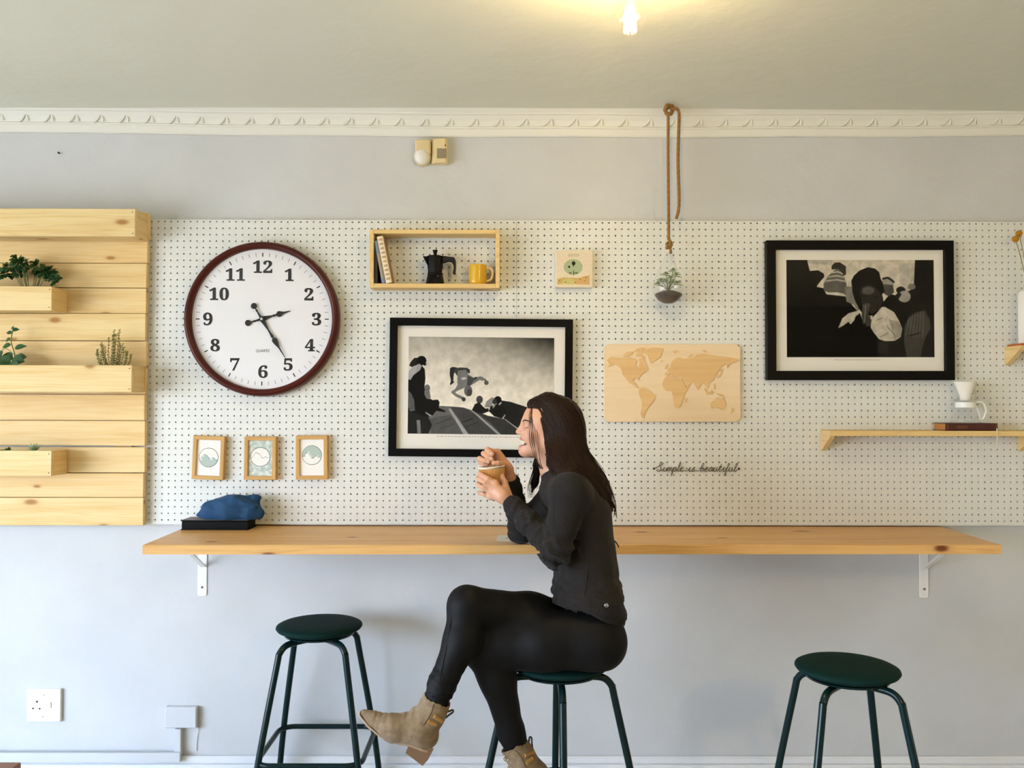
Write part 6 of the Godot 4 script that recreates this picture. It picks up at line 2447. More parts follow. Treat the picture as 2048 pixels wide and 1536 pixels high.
func head_field(hz: float, P: Callable) -> Field:
	var h := Field.new()
	h.egg(P.call(1107, 846, hz), Vector3(0.090, 0.080, 0.073), 0.02)
	h.egg(P.call(1083, 836, hz), Vector3(0.0545, 0.050, 0.061), 0.03)
	h.egg(P.call(1076, 866, hz), Vector3(0.050, 0.060, 0.057), 0.03)
	for s in [-1.0, 1.0]:
		h.cap(P.call(1098, 884, hz + s * 0.047), P.call(1055, 901, hz + s * 0.014), 0.020, 0.0155, 0.03)
		h.egg(P.call(1064, 871, hz + s * 0.033), Vector3(0.024, 0.021, 0.022), 0.02)
		h.cap(P.call(1051, 842, hz + s * 0.012), P.call(1059, 841, hz + s * 0.040), 0.0085, 0.0085, 0.014)
	h.egg(P.call(1050, 902, hz), Vector3(0.0205, 0.0165, 0.020), 0.018)
	# eye hollows, then the closed lids in them
	for s in [-1.0, 1.0]:
		h.egg(P.call(1047, 852, hz + s * 0.031), Vector3(0.0115, 0.0085, 0.0165), 0.012, Basis.IDENTITY, true)
		h.egg(P.call(1056.5, 853, hz + s * 0.030), Vector3(0.0108, 0.0092, 0.0138), 0.004)
	# nose
	h.cap(P.call(1050, 846, hz), P.call(1041.5, 858, hz), 0.0075, 0.0078, 0.014)
	h.cap(P.call(1041.5, 858, hz), P.call(1036.8, 863.6, hz), 0.0078, 0.0090, 0.006)
	for s in [-1.0, 1.0]:
		h.egg(P.call(1042.0, 866.0, hz + s * 0.0105), Vector3(0.0085, 0.0062, 0.0062), 0.006)
		h.egg(P.call(1039.0, 869.6, hz + s * 0.0062), Vector3(0.0042, 0.0028, 0.0030), 0.003, Basis.IDENTITY, true)
	# muzzle, lips, open laughing mouth
	h.egg(P.call(1052, 884, hz), Vector3(0.0195, 0.026, 0.030), 0.014)
	h.cap(P.call(1045.0, 877.6, hz), P.call(1054, 879.5, hz + 0.026), 0.0062, 0.0040, 0.008)
	h.cap(P.call(1045.0, 877.6, hz), P.call(1054, 879.5, hz - 0.026), 0.0062, 0.0040, 0.008)
	h.cap(P.call(1045.6, 893.0, hz), P.call(1054, 885.5, hz + 0.025), 0.0065, 0.0042, 0.008)
	h.cap(P.call(1045.6, 893.0, hz), P.call(1054, 885.5, hz - 0.025), 0.0065, 0.0042, 0.008)
	h.egg(P.call(1040.0, 885.2, hz), Vector3(0.0255, 0.0082, 0.060), 0.003, Basis(Vector3.BACK, -0.10), true)
	# fold from nose to mouth corner
	h.cap(P.call(1048.0, 868.5, hz + 0.026), P.call(1056.0, 880, hz + 0.038), 0.0016, 0.0016, 0.008, true)
	# ears and neck
	for s in [-1.0, 1.0]:
		h.egg(P.call(1106, 862, hz + s * 0.073), Vector3(0.017, 0.030, 0.008), 0.008)
	h.cap(P.call(1100, 885, hz), P.call(1113, 950, hz + 0.012), 0.050, 0.052, 0.03)
	return h


func build_face(root: Node3D, off: Vector3, P: Callable, hz: float, h: Field) -> void:
	# upper teeth, tongue side of the mouth
	var s := Shape.new()
	for i in 9:
		var a := (i - 4) * 0.0053
		var dx := 4.2 * (a / 0.021) * (a / 0.021)
		var p: Vector3 = P.call(1045.0 + dx * 1.55, 883.0, hz + a)
		s.box(p, Vector3(0.006, 0.0108, 0.0050), 0.0012)
	obj("teeth", s, plain("teeth", Color(0.93, 0.90, 0.82), 0.25), root, off)
	s = Shape.new()
	s.ball(P.call(1055, 886.5, hz), Vector3(0.012, 0.006, 0.019), 8, 12)
	obj("tongue", s, plain("tongue", Color(0.42, 0.13, 0.12), 0.4), root, off)
	# brows and lashes lie on the skin
	for sd in [1.0, -1.0]:
		for e in [[[[1049.5, 842.5, 0.020], [1055, 840.2, 0.032], [1062, 841.5, 0.042], [1069, 845.0, 0.050]], [0.0016, 0.0024, 0.0020, 0.0007], "eyebrow"], [[[1051.5, 854.6, 0.022], [1056.0, 855.6, 0.034], [1062, 854.6, 0.043]], [0.0007, 0.0012, 0.0009], "eyelashes"]]:
			var pts := []
			for q in e[0]:
				var far: Vector3 = P.call(q[0], q[1], hz + sd * q[2])
				var dir := Vector3(1.0, 0, -sd * 0.9).normalized()
				var hitp := h.hit(far - dir * 0.08, dir, 0.2)
				if hitp != Vector3.INF:
					pts.append(hitp - dir * 0.0004)
			if pts.size() < 3:
				continue
			s = Shape.new()
			var line := spline(pts, 4)
			var rad := PackedFloat32Array()
			for i in line.size():
				var t: float = float(i) / (line.size() - 1) * (e[1].size() - 1)
				rad.append(lerpf(e[1][int(t)], e[1][mini(int(t) + 1, e[1].size() - 1)], t - int(t)))
			s.tube(line, rad, 6)
			obj(e[2], s, plain("brow_hair", Color(0.13, 0.075, 0.05), 0.7), root, off)


# near (left) hand: back of the hand towards the room, fingers round the near side of the cup
func hand_near(P: Callable, wrist: Vector3) -> Field:
	var f := Field.new()
	var k := [P.call(990, 966, 0.682), P.call(985.5, 974.5, 0.686), P.call(981.5, 984, 0.682), P.call(981, 993.5, 0.674)]
	f.cap(wrist, P.call(1004, 992, 0.688), 0.0225, 0.022, 0.016)
	for q in k:
		f.cap(P.call(1006, 991, 0.686), q, 0.0165, 0.0092, 0.012)
	f.cap(k[0], k[3], 0.009, 0.0085, 0.01)
	var mid := [P.call(975.5, 957.5, 0.683), P.call(970.0, 965.5, 0.684), P.call(967.5, 976.5, 0.680), P.call(968.5, 989.0, 0.672)]
	var tip := [P.call(963.5, 950.0, 0.668), P.call(959.0, 957.8, 0.662), P.call(957.8, 970.0, 0.658), P.call(961.0, 986.5, 0.654)]
	var end := [P.call(958.5, 947.0, 0.655), P.call(955.5, 955.0, 0.648), P.call(955.5, 967.0, 0.646), P.call(958.5, 985.0, 0.644)]
	for i in 4:
		var r: float = [0.0084, 0.0086, 0.0082, 0.0072][i]
		f.cap(k[i], mid[i], r * 1.04, r * 0.98, 0.004)
		f.cap(mid[i], tip[i], r * 0.98, r * 0.90, 0.003)
		f.cap(tip[i], end[i], r * 0.90, r * 0.78, 0.003)
	# thumb along the right hand side of the cup
	f.cap(P.call(1014, 985, 0.672), P.call(1009, 966, 0.662), 0.0135, 0.0110, 0.012)
	f.cap(P.call(1009, 966, 0.662), P.call(1003, 953, 0.650), 0.0102, 0.0092, 0.005)
	f.cap(P.call(1003, 953, 0.650), P.call(998.5, 945, 0.637), 0.0090, 0.0076, 0.004)
	return f


# far (right) hand: raised behind the cup, fingers curled forward over the rim
func hand_far(P: Callable, wrist: Vector3) -> Field:
	var f := Field.new()
	var palm: Vector3 = P.call(1008, 928, 0.575)
	f.cap(wrist, P.call(1013, 940, 0.572), 0.0215, 0.0205, 0.014)
	var k := [P.call(995, 905, 0.582), P.call(990, 911, 0.572), P.call(985, 919, 0.565), P.call(984, 928, 0.560)]
	for q in k:
		f.cap(P.call(1012, 938, 0.572), q, 0.0175, 0.0100, 0.012)
	f.cap(palm, k[0], 0.016, 0.010, 0.012)
	var mid := [P.call(974.5, 899.0, 0.603), P.call(967.0, 907.0, 0.603), P.call(959.0, 917.0, 0.598), P.call(960, 926, 0.588)]
	var tip := [P.call(980.0, 904.5, 0.622), P.call(976.0, 913.5, 0.625), P.call(969.5, 921.5, 0.622), P.call(968, 929, 0.608)]
	var end := [P.call(984.8, 909.0, 0.626), P.call(984.0, 919.0, 0.630), P.call(977.5, 924.5, 0.628), P.call(974, 930.5, 0.612)]
	for i in 4:
		var r: float = [0.0082, 0.0084, 0.0080, 0.0070][i]
		f.cap(k[i], mid[i], r * 1.05, r, 0.004)
		f.cap(mid[i], tip[i], r, r * 0.92, 0.0025)
		f.cap(tip[i], end[i], r * 0.92, r * 0.80, 0.0025)
	# thumb lying along the rim
	f.cap(P.call(1013, 936, 0.585), P.call(1006, 928, 0.612), 0.0140, 0.0100, 0.010)
	f.cap(P.call(1006, 928, 0.612), P.call(996, 926.5, 0.628), 0.0094, 0.0086, 0.004)
	f.cap(P.call(996, 926.5, 0.628), P.call(988, 926.5, 0.632), 0.0086, 0.0074, 0.004)
	return f


func build_nails(root: Node3D, off: Vector3, P: Callable) -> void:
	var mat := plain("nail_pink", Color(0.86, 0.68, 0.60), 0.25)
	for e in [[983.5, 907.0, 0.6335, 0.7, -0.6], [982.5, 917.0, 0.638, 0.8, -0.55], [976, 923.0, 0.636, 0.9, -0.4]]:
		var s := Shape.new()
		var d := Vector3(e[3], e[4], 0.0).normalized()
		s.tf = Transform3D(Basis(d, Vector3(-d.y, d.x, 0), Vector3.BACK), P.call(e[0], e[1], e[2]))
		s.ball(Vector3.ZERO, Vector3(0.0058, 0.0044, 0.0012), 8, 12)
		obj("fingernail", s, mat, root, off)


func build_cup(P: Callable) -> void:
	var zc := 0.630
	var rim: Vector3 = P.call(983, 932.5, zc)
	var foot: Vector3 = P.call(988, 992, zc)
	var up := (rim - foot).normalized()
	var root := thing("paper_cup", "ribbed kraft paper coffee cup held in the guest's hands", "cup", foot)
	root.basis = Basis(up.cross(Vector3.BACK).normalized(), up, up.cross(Vector3.BACK).normalized().cross(up))
	var hh := rim.distance_to(foot)
	var r1 := 0.0415
	var r0 := 0.029
	var s := Shape.new()
	s.lathe([Vector2(0, 0.004), Vector2(r0 - 0.001, 0.0), Vector2(r0, 0.001), Vector2(r1 - 0.0012, hh - 0.003), Vector2(r1 - 0.003, hh - 0.003), Vector2(r0 - 0.002, 0.012), Vector2(0, 0.012)], 48)
	obj("paper_body", s, plain("cup_paper", Color(0.88, 0.83, 0.74), 0.7), root)
	# corrugated sleeve
	s = Shape.new()
	var n := 64
	var y0 := hh * 0.16
	var y1 := hh - 0.006
	for i in n:
		for k in 2:
			var a0 := TAU * (i + 0.5 * k) / n
			var a1 := TAU * (i + 0.5 * (k + 1)) / n
			var d0 := 0.0008 + (0.0016 if k == 1 else 0.0)
			var d1 := 0.0008 + (0.0016 if k == 0 else 0.0)
			var q := []
			for e in [[a0, d0, y0], [a1, d1, y0], [a1, d1, y1], [a0, d0, y1]]:
				var r: float = lerpf(r0, r1, e[2] / hh) + e[1]
				q.append(Vector3(cos(e[0]) * r, e[2], sin(e[0]) * r))
			s.face(q, (q[0] + q[2]) * Vector3(1, 0, 1))
	obj("sleeve", s, plain("kraft_paper", Color(0.80, 0.60, 0.34), 0.8), root)
	s = Shape.new()
	var ring := PackedVector3Array()
	for i in 40:
		ring.append(Vector3(cos(TAU * i / 40.0) * r1, hh - 0.002, sin(TAU * i / 40.0) * r1))
	s.tube(ring, 0.0022, 8, false, true)
	obj("rim", s, plain("cup_rim", Color(0.92, 0.88, 0.80), 0.6), root)


func build_jacket(root: Node3D, off: Vector3, P: Callable, j: Dictionary) -> void:
	var f := Field.new()
	# trunk
	f.egg(P.call(1161, 1030, 0.655), Vector3(0.098, 0.135, 0.150), 0.05, Basis(Vector3.BACK, 0.16))
	f.egg(P.call(1172, 1130, 0.69), Vector3(0.098, 0.115, 0.132), 0.06)
	f.egg(P.call(1172, 1195, 0.715), Vector3(0.112, 0.085, 0.150), 0.05, Basis(Vector3.BACK, 0.1))
	f.cap(P.call(1195, 1222, 0.70), P.call(1214, 1236, 0.72), 0.060, 0.052, 0.06)
	f.cap(P.call(1195, 1222, 0.78), P.call(1210, 1238, 0.80), 0.060, 0.050, 0.06)
	f.cap(j.l_sh, j.r_sh, 0.060, 0.058, 0.06)
	f.egg(P.call(1120, 975, 0.64), Vector3(0.058, 0.055, 0.10), 0.05)
	# sleeves
	f.chain([j.l_sh, j.l_el, j.l_wr.lerp(j.l_el, 0.10)], [0.056, 0.0445, 0.0315], 0.022)
	f.chain([j.r_sh, j.r_el, j.r_wr.lerp(j.r_el, 0.10)], [0.054, 0.0420, 0.0315], 0.022)
	# stand-up collar
	f.cap(P.call(1086, 951, 0.64), P.call(1116, 952, 0.69), 0.016, 0.015, 0.02)
	f.cap(P.call(1086, 946, 0.62), P.call(1110, 940, 0.55), 0.017, 0.017, 0.02)
	# open below the hem and at the neck
	var hem_a: Vector3 = P.call(1082, 1217, 0.80)
	var hem_b: Vector3 = P.call(1168, 1217, 0.80)
	var hem_c: Vector3 = P.call(1252, 1262, 0.80)
	f.cap(P.call(1088, 905, 0.605), P.call(1101, 945, 0.613), 0.052, 0.050, 0.008, true)
	var fn := FastNoiseLite.new()
	fn.seed = 21
	fn.frequency = 1.0
	var le: Vector3 = j.l_el
	var lw: Vector3 = j.l_wr
	var ls: Vector3 = j.l_sh
	var re: Vector3 = j.r_el
	var rw: Vector3 = j.r_wr
	var cuff_n := (lw - le).normalized()
	f.warp = func(p: Vector3, d: float) -> float:
		if absf(d) > 0.03:
			return d
		# creases across the forearm and upper arm near the elbow, folds round the waist
		var w := 0.0
		var t := (p - le).dot(lw - le) / (lw - le).length_squared()
		var near := (p - le.lerp(lw, clampf(t, 0.0, 1.0))).length()
		if near < 0.065:
			var m := sin(clampf(t, 0.0, 1.0) * PI)
			w += 0.0110 * m * (absf(sin(t * 15.0 + 2.6 * fn.get_noise_3d(p.x * 14.0, p.y * 14.0, p.z * 14.0) + p.z * 22.0)) - 0.6)
		t = (p - ls).dot(le - ls) / (le - ls).length_squared()
		near = (p - ls.lerp(le, clampf(t, 0.0, 1.0))).length()
		if near < 0.075 and t > 0.35:
			w += 0.0180 * (t - 0.35) * (absf(sin(t * 13.0 + 2.4 * fn.get_noise_3d(p.x * 12.0, p.y * 12.0, p.z * 12.0) - p.x * 30.0)) - 0.6)
		t = (p - re).dot(rw - re) / (rw - re).length_squared()
		near = (p - re.lerp(rw, clampf(t, 0.0, 1.0))).length()
		if near < 0.06:
			w += 0.0026 * sin(t * 30.0 + 4.0 * fn.get_noise_3d(p.x * 12.0, p.y * 12.0, p.z * 12.0))
		var low := clampf((waist_y + 0.06 - p.y) / 0.06, 0.0, 1.0)
		w += 0.0095 * low * fn.get_noise_3d(p.x * 9.0, p.y * 34.0 + p.x * 9.0, p.z * 9.0)
		w += 0.0030 * fn.get_noise_3d(p.x * 13.0, p.y * 13.0, p.z * 13.0)
		d += w
		# hem: a slanted lower edge, dipping at the back
		var hem := hem_b.y + 0.004 if p.x < hem_b.x else lerpf(hem_b.y + 0.004, hem_c.y, (p.x - hem_b.x) / (hem_c.x - hem_b.x))
		if p.z < 0.74:
			hem += 0.02
		d = maxf(d, hem - p.y)
		# hem band a little proud
		return d
	waist_y = P.call(1170, 1165, 0.7).y
	var s := Shape.new()
	f.net(s, 0.0062)
	var mat := plain("charcoal_fleece", Color(0.19, 0.18, 0.178), 0.85)
	mat.albedo_texture = noise_texture(0.09, 256, 3, ramp2(Color(0.62, 0.62, 0.62), Color(1, 1, 1)), false, 4.0, 17)
	mat.uv1_triplanar = true
	mat.uv1_scale = Vector3.ONE * 9.0
	mat.normal_enabled = true
	mat.normal_texture = noise_texture(0.12, 256, 3, null, true, 5.0, 18)
	mat.normal_scale = 0.6
	mat.rim_enabled = true
	mat.rim = 0.2
	mat.metallic_specular = 0.2
	mat.rim_tint = 0.3
	var jacket := obj("jacket", s, mat, root, off)
	# raised seams: along the sleeve, at the side and above the hem
	var dark := plain("seam_thread", Color(0.05, 0.045, 0.05), 0.8)
	for line in [[[1112, 952], [1110, 975], [1108, 1005], [1106, 1035], [1103, 1062]], [[1171, 1090], [1174, 1130], [1172, 1165], [1165, 1212]], [[1100, 1208], [1120, 1208], [1145, 1206], [1163, 1206]], [[1200, 1215], [1222, 1230], [1240, 1247]]]:
		var pts := []
		for q in line:
			var to: Vector3 = P.call(q[0], q[1], 0.72)
			var dir := (to - EYE).normalized()
			var from: Vector3 = P.call(q[0], q[1], 1.1)
			var hp := f.hit(from, dir, 0.6)
			if hp != Vector3.INF:
				pts.append(hp)
		if pts.size() > 2:
			s = Shape.new()
			s.tube(spline(pts, 5), 0.0016, 6)
			obj("seam", s, dark, jacket)
	# waistband round the hem front, cuffs
	var em: Vector3 = P.call(1212.5, 1210.5, 0.72)
	var hp2 := f.hit(P.call(1212.5, 1210.5, 1.1), (em - EYE).normalized(), 0.6)
	if hp2 != Vector3.INF:
		var silver := plain("silver_badge", Color(0.85, 0.85, 0.86), 0.25, 0.9)
		s = Shape.new()
		var ring := PackedVector3Array()
		for i in 20:
			ring.append(Vector3(cos(TAU * i / 20.0), sin(TAU * i / 20.0), 0) * 0.0055)
		s.tube(ring, 0.0007, 5, false, true)
		s.tube(spline([Vector3(-0.003, -0.0025, 0), Vector3(-0.0022, 0.003, 0), Vector3(0, -0.001, 0), Vector3(0.0022, 0.003, 0), Vector3(0.003, -0.0025, 0)], 4), 0.0007, 5)
		obj("badge", s, silver, jacket, hp2 + Vector3(0, 0, 0.001))
	s = Shape.new()
	var c1: Vector3 = P.call(1229, 1082, 0.70)
	s.tube(spline([c1, c1 + Vector3(0.006, -0.006, 0.01), c1 + Vector3(0.012, -0.018, 0.012)], 4), 0.0022, 6)
	obj("draw_cord", s, dark, jacket)


var waist_y := 0.0


func build_leggings(root: Node3D, off: Vector3, P: Callable, l: Array, r: Array, pelvis: Vector3) -> void:
	var f := Field.new()
	f.egg(P.call(1180, 1268, 0.72), Vector3(0.105, 0.100, 0.155), 0.05)
	f.egg(P.call(1196, 1290, 0.785), Vector3(0.080, 0.072, 0.085), 0.04)
	f.egg(P.call(1194, 1286, 0.655), Vector3(0.080, 0.075, 0.085), 0.04)
	# left (near) leg
	f.chain([l[0], l[0].lerp(l[1], 0.45), l[1]], [0.088, 0.087, 0.062], 0.03)
	var lc: Vector3 = l[1].lerp(l[2], 0.35) + Vector3(0.014, 0.004, 0)
	f.chain([l[1], lc, l[2].lerp(l[1], 0.12), l[2]], [0.058, 0.0535, 0.0385, 0.037], 0.025)
	# right (crossed) leg
	f.chain([r[0], r[0].lerp(r[1], 0.5) + Vector3(0, 0.004, 0), r[1]], [0.080, 0.073, 0.056], 0.03)
	var rc: Vector3 = r[1].lerp(r[2], 0.36) + Vector3(0.016, -0.006, 0)
	f.chain([r[1], rc, r[2].lerp(r[1], 0.15), r[2].lerp(r[1], -0.05)], [0.0545, 0.0525, 0.0375, 0.034], 0.025)
	var fn := FastNoiseLite.new()
	fn.seed = 31
	fn.frequency = 1.0
	var ra: Vector3 = r[2]
	var seat := 0.738
	f.warp = func(p: Vector3, d: float) -> float:
		if absf(d) > 0.03:
			return d
		d += 0.0016 * fn.get_noise_3d(p.x * 16.0, p.y * 16.0, p.z * 16.0)
		var t := (p - ra).length()
		if t < 0.13:
			d += 0.0034 * (1.0 - t / 0.13) * sin((p.y * 0.9 + p.x * 0.4) * 260.0 + 4.0 * fn.get_noise_3d(p.x * 20.0, p.y * 20.0, p.z * 20.0))
		if p.y < seat and p.y > seat - 0.03 and p.x > 0.05:
			d = maxf(d, seat - p.y)
		return d
	var s := Shape.new()
	f.net(s, 0.0085)
	var mat := plain("black_leggings", Color(0.035, 0.034, 0.043), 0.62)
	mat.metallic_specular = 0.3
	var o := obj("leggings", s, mat, root, off)
	s = Shape.new()
	var pts := []
	for q in [[908, 1190], [902, 1235], [893, 1290], [884, 1335], [878, 1365]]:
		var hp := f.hit(P.call(q[0], q[1], 1.2), (P.call(q[0], q[1], 0.8) - EYE).normalized(), 0.7)
		if hp != Vector3.INF:
			pts.append(hp)
	if pts.size() > 2:
		s.tube(spline(pts, 5), 0.0014, 6)
		obj("seam", s, plain("seam_thread", Color(0.05, 0.045, 0.05), 0.8), o)


# an ankle boot: profile points are pixels of the photograph on the plane z
func build_boots(root: Node3D, off: Vector3, P: Callable) -> void:
	var suede := plain("tan_suede", Color(0.57, 0.495, 0.39), 0.9)
	suede.albedo_texture = noise_texture(0.03, 256, 4, ramp2(Color(0.74, 0.70, 0.66), Color(1, 1, 1)), false, 4.0, 27)
	suede.uv1_triplanar = true
	suede.uv1_scale = Vector3.ONE * 5.0
	suede.rim_enabled = true
	suede.rim = 0.4
	var stack := plain("stacked_leather", Color(0.43, 0.32, 0.215), 0.6)
	var sole_m := plain("boot_sole", Color(0.62, 0.52, 0.40), 0.7)
	var strap_m := plain("strap_leather", Color(0.66, 0.49, 0.27), 0.55)
	var dark := plain("dark_tab", Color(0.20, 0.19, 0.18), 0.7)
	var buckle_m := plain("buckle_metal", Color(0.8, 0.76, 0.66), 0.25, 0.9)
	for b in 2:
		var z := 0.90 if b == 0 else 0.77
		# the second boot is the first one's shape, turned and set below the other ankle
		var to := func(px: float, py: float, dz := 0.0) -> Vector3:
			if b == 0:
				return P.call(px, py, z + dz)
			var q := Vector2(px - 866.0, py - 1408.0).rotated(deg_to_rad(-57.0)) * 0.97
			return P.call(1029.0 + q.x, 1500.0 + q.y, z + dz)
		var f := Field.new()
		f.cap(to.call(729, 1428), to.call(748, 1441), 0.0145, 0.021, 0.012)
		for s in [-0.008, 0.010]:
			f.cap(to.call(748, 1441, s), to.call(786, 1456, s * 1.6), 0.020, 0.031, 0.02)
			f.cap(to.call(786, 1456, s * 1.6), to.call(838, 1457, s), 0.031, 0.040, 0.03)
		f.cap(to.call(838, 1457), to.call(853, 1474), 0.040, 0.034, 0.02)
		f.cap(to.call(838, 1452), to.call(862, 1425), 0.040, 0.040, 0.03)
		f.cap(to.call(862, 1427), to.call(873, 1402), 0.0405, 0.0425, 0.02)
		# open top
		f.cap(to.call(874, 1401), to.call(886, 1372), 0.0365, 0.055, 0.004, true)
		var fn := FastNoiseLite.new()
		fn.seed = 41 + b
		fn.frequency = 1.0
		var crease: Vector3 = to.call(765, 1440)
		var ank: Vector3 = to.call(832, 1425)
		var along: Vector3 = (to.call(729, 1428) - to.call(838, 1457)).normalized()
		var sole_a: Vector3 = to.call(735, 1452)
		var sole_n: Vector3 = (to.call(790, 1440) - to.call(775, 1484)).normalized()
		f.warp = func(p: Vector3, d: float) -> float:
			d += 0.0018 * fn.get_noise_3d(p.x * 30.0, p.y * 30.0, p.z * 30.0)
			var e := (p - crease).length()
			if e < 0.05:
				d += 0.0022 * (1.0 - e / 0.05) * sin((p - crease).dot(along) * 420.0)
			e = (p - ank).length()
			if e < 0.05:
				d += 0.0034 * (1.0 - e / 0.05) * sin((p - ank).dot(along) * 300.0 + 1.0)
			return d
		var s := Shape.new()
		f.net(s, 0.0048)
		var boot := obj("boot", s, suede, root, off)
		boot.set_meta("label", ["tan suede ankle boot hanging in the air", "tan suede ankle boot on the stool's foot ring"][b])
		# sole: a thin strip under the foot, from toe to heel
		var up := [Vector2(716, 1424), Vector2(722, 1436), Vector2(735, 1452), Vector2(756, 1470), Vector2(780, 1483), Vector2(800, 1488), Vector2(822, 1492), Vector2(845, 1501), Vector2(862, 1505)]
		s = Shape.new()
		var wide := [0.006, 0.016, 0.026, 0.034, 0.034, 0.029, 0.028, 0.029, 0.024]
		var mid := [0.001, 0.002, 0.003, 0.003, 0.002, 0.001, 0.0, 0.0, 0.0]
		for i in up.size() - 1:
			var p0: Vector2 = up[i]
			var p1: Vector2 = up[i + 1]
			var nn := (p1 - p0).orthogonal().normalized() * -5.0
			if nn.y < 0:
				nn = -nn
			var q := []
			for e in [[p0, wide[i], mid[i]], [p1, wide[i + 1], mid[i + 1]]]:
				q.append(to.call(e[0].x, e[0].y - 2.0, e[1] + e[2]))
				q.append(to.call(e[0].x, e[0].y - 2.0, -e[1] + e[2]))
				q.append(to.call(e[0].x + nn.x * 0.4, e[0].y + nn.y * 0.4, e[1] + e[2]))
				q.append(to.call(e[0].x + nn.x * 0.4, e[0].y + nn.y * 0.4, -e[1] + e[2]))
			var cen: Vector3 = (q[0] + q[1] + q[6] + q[7]) * 0.25
			for fc in [[0, 4, 6, 2], [1, 5, 7, 3], [0, 1, 5, 4], [2, 3, 7, 6], [0, 1, 3, 2], [4, 5, 7, 6]]:
				s.face([q[fc[0]], q[fc[1]], q[fc[2]], q[fc[3]]], (q[fc[0]] + q[fc[2]]) * 0.5 - cen)
		obj("sole", s, sole_m, boot)
		# stacked block heel
		s = Shape.new()
		var hp := [Vector2(818, 1489), Vector2(811, 1506), Vector2(845, 1532), Vector2(856, 1520), Vector2(868, 1497)]
		var front := []
		var rear := []
		for q in hp:
			front.append(to.call(q.x, q.y, 0.026))
			rear.append(to.call(q.x, q.y, -0.026))
		var mid_h: Vector3 = (front[0] + front[2] + rear[0] + rear[2]) * 0.25
		s.face(front, front[1] - rear[1])
		s.face(rear, rear[1] - front[1])
		for i in 5:
			var k := (i + 1) % 5
			s.face([front[i], front[k], rear[k], rear[i]], (front[i] + rear[k]) * 0.5 - mid_h)
		obj("heel", s, stack, boot)
		# crossed straps round the ankle, lying on the leather
		for line in [[[868, 1432, 1], [884, 1443, 1], [890, 1449, 0.2]], [[856, 1443, 1], [872, 1449, 1], [886, 1453, 0.4]], [[866, 1409, 1], [862, 1425, 1], [846, 1450, 1], [822, 1474, 1]]]:
			var pts := []
			for q in line:
				var aim: Vector3 = to.call(q[0], q[1], 0.0)
				var dir := (aim - EYE).normalized()
				var hit := f.hit(aim - dir * 0.2, dir, 0.35)
				if hit != Vector3.INF:
					pts.append(hit)
			if pts.size() >= 2:
				s = Shape.new()
				var thin: bool = line.size() == 4
				s.tube(spline(pts, 6), 0.0016 if thin else 0.0060, 8)
				obj("seam" if thin else "strap", s, stack if thin else strap_m, boot)
		# pull tab at the back
		s = Shape.new()
		s.tube(spline([to.call(891, 1436, 0.0), to.call(898, 1430, 0.0), to.call(906, 1424, 0.002), to.call(905, 1420, -0.002), to.call(897, 1423, 0.0), to.call(890, 1424, 0.0)], 4), 0.0028, 6)
		obj("pull_tab", s, dark, boot)
		if b == 1:
			s = Shape.new()
			var bc := f.hit(P.call(1012, 1516, 1.1), (P.call(1012, 1516, 0.77) - EYE).normalized(), 0.5)
			if bc != Vector3.INF:
				var ring := PackedVector3Array()
				for i in 16:
					ring.append(bc + Vector3(cos(TAU * i / 16.0) * 0.007, sin(TAU * i / 16.0) * 0.009, 0.002))
				s.tube(ring, 0.0014, 6, false, true)
				obj("buckle", s, buckle_m, boot)


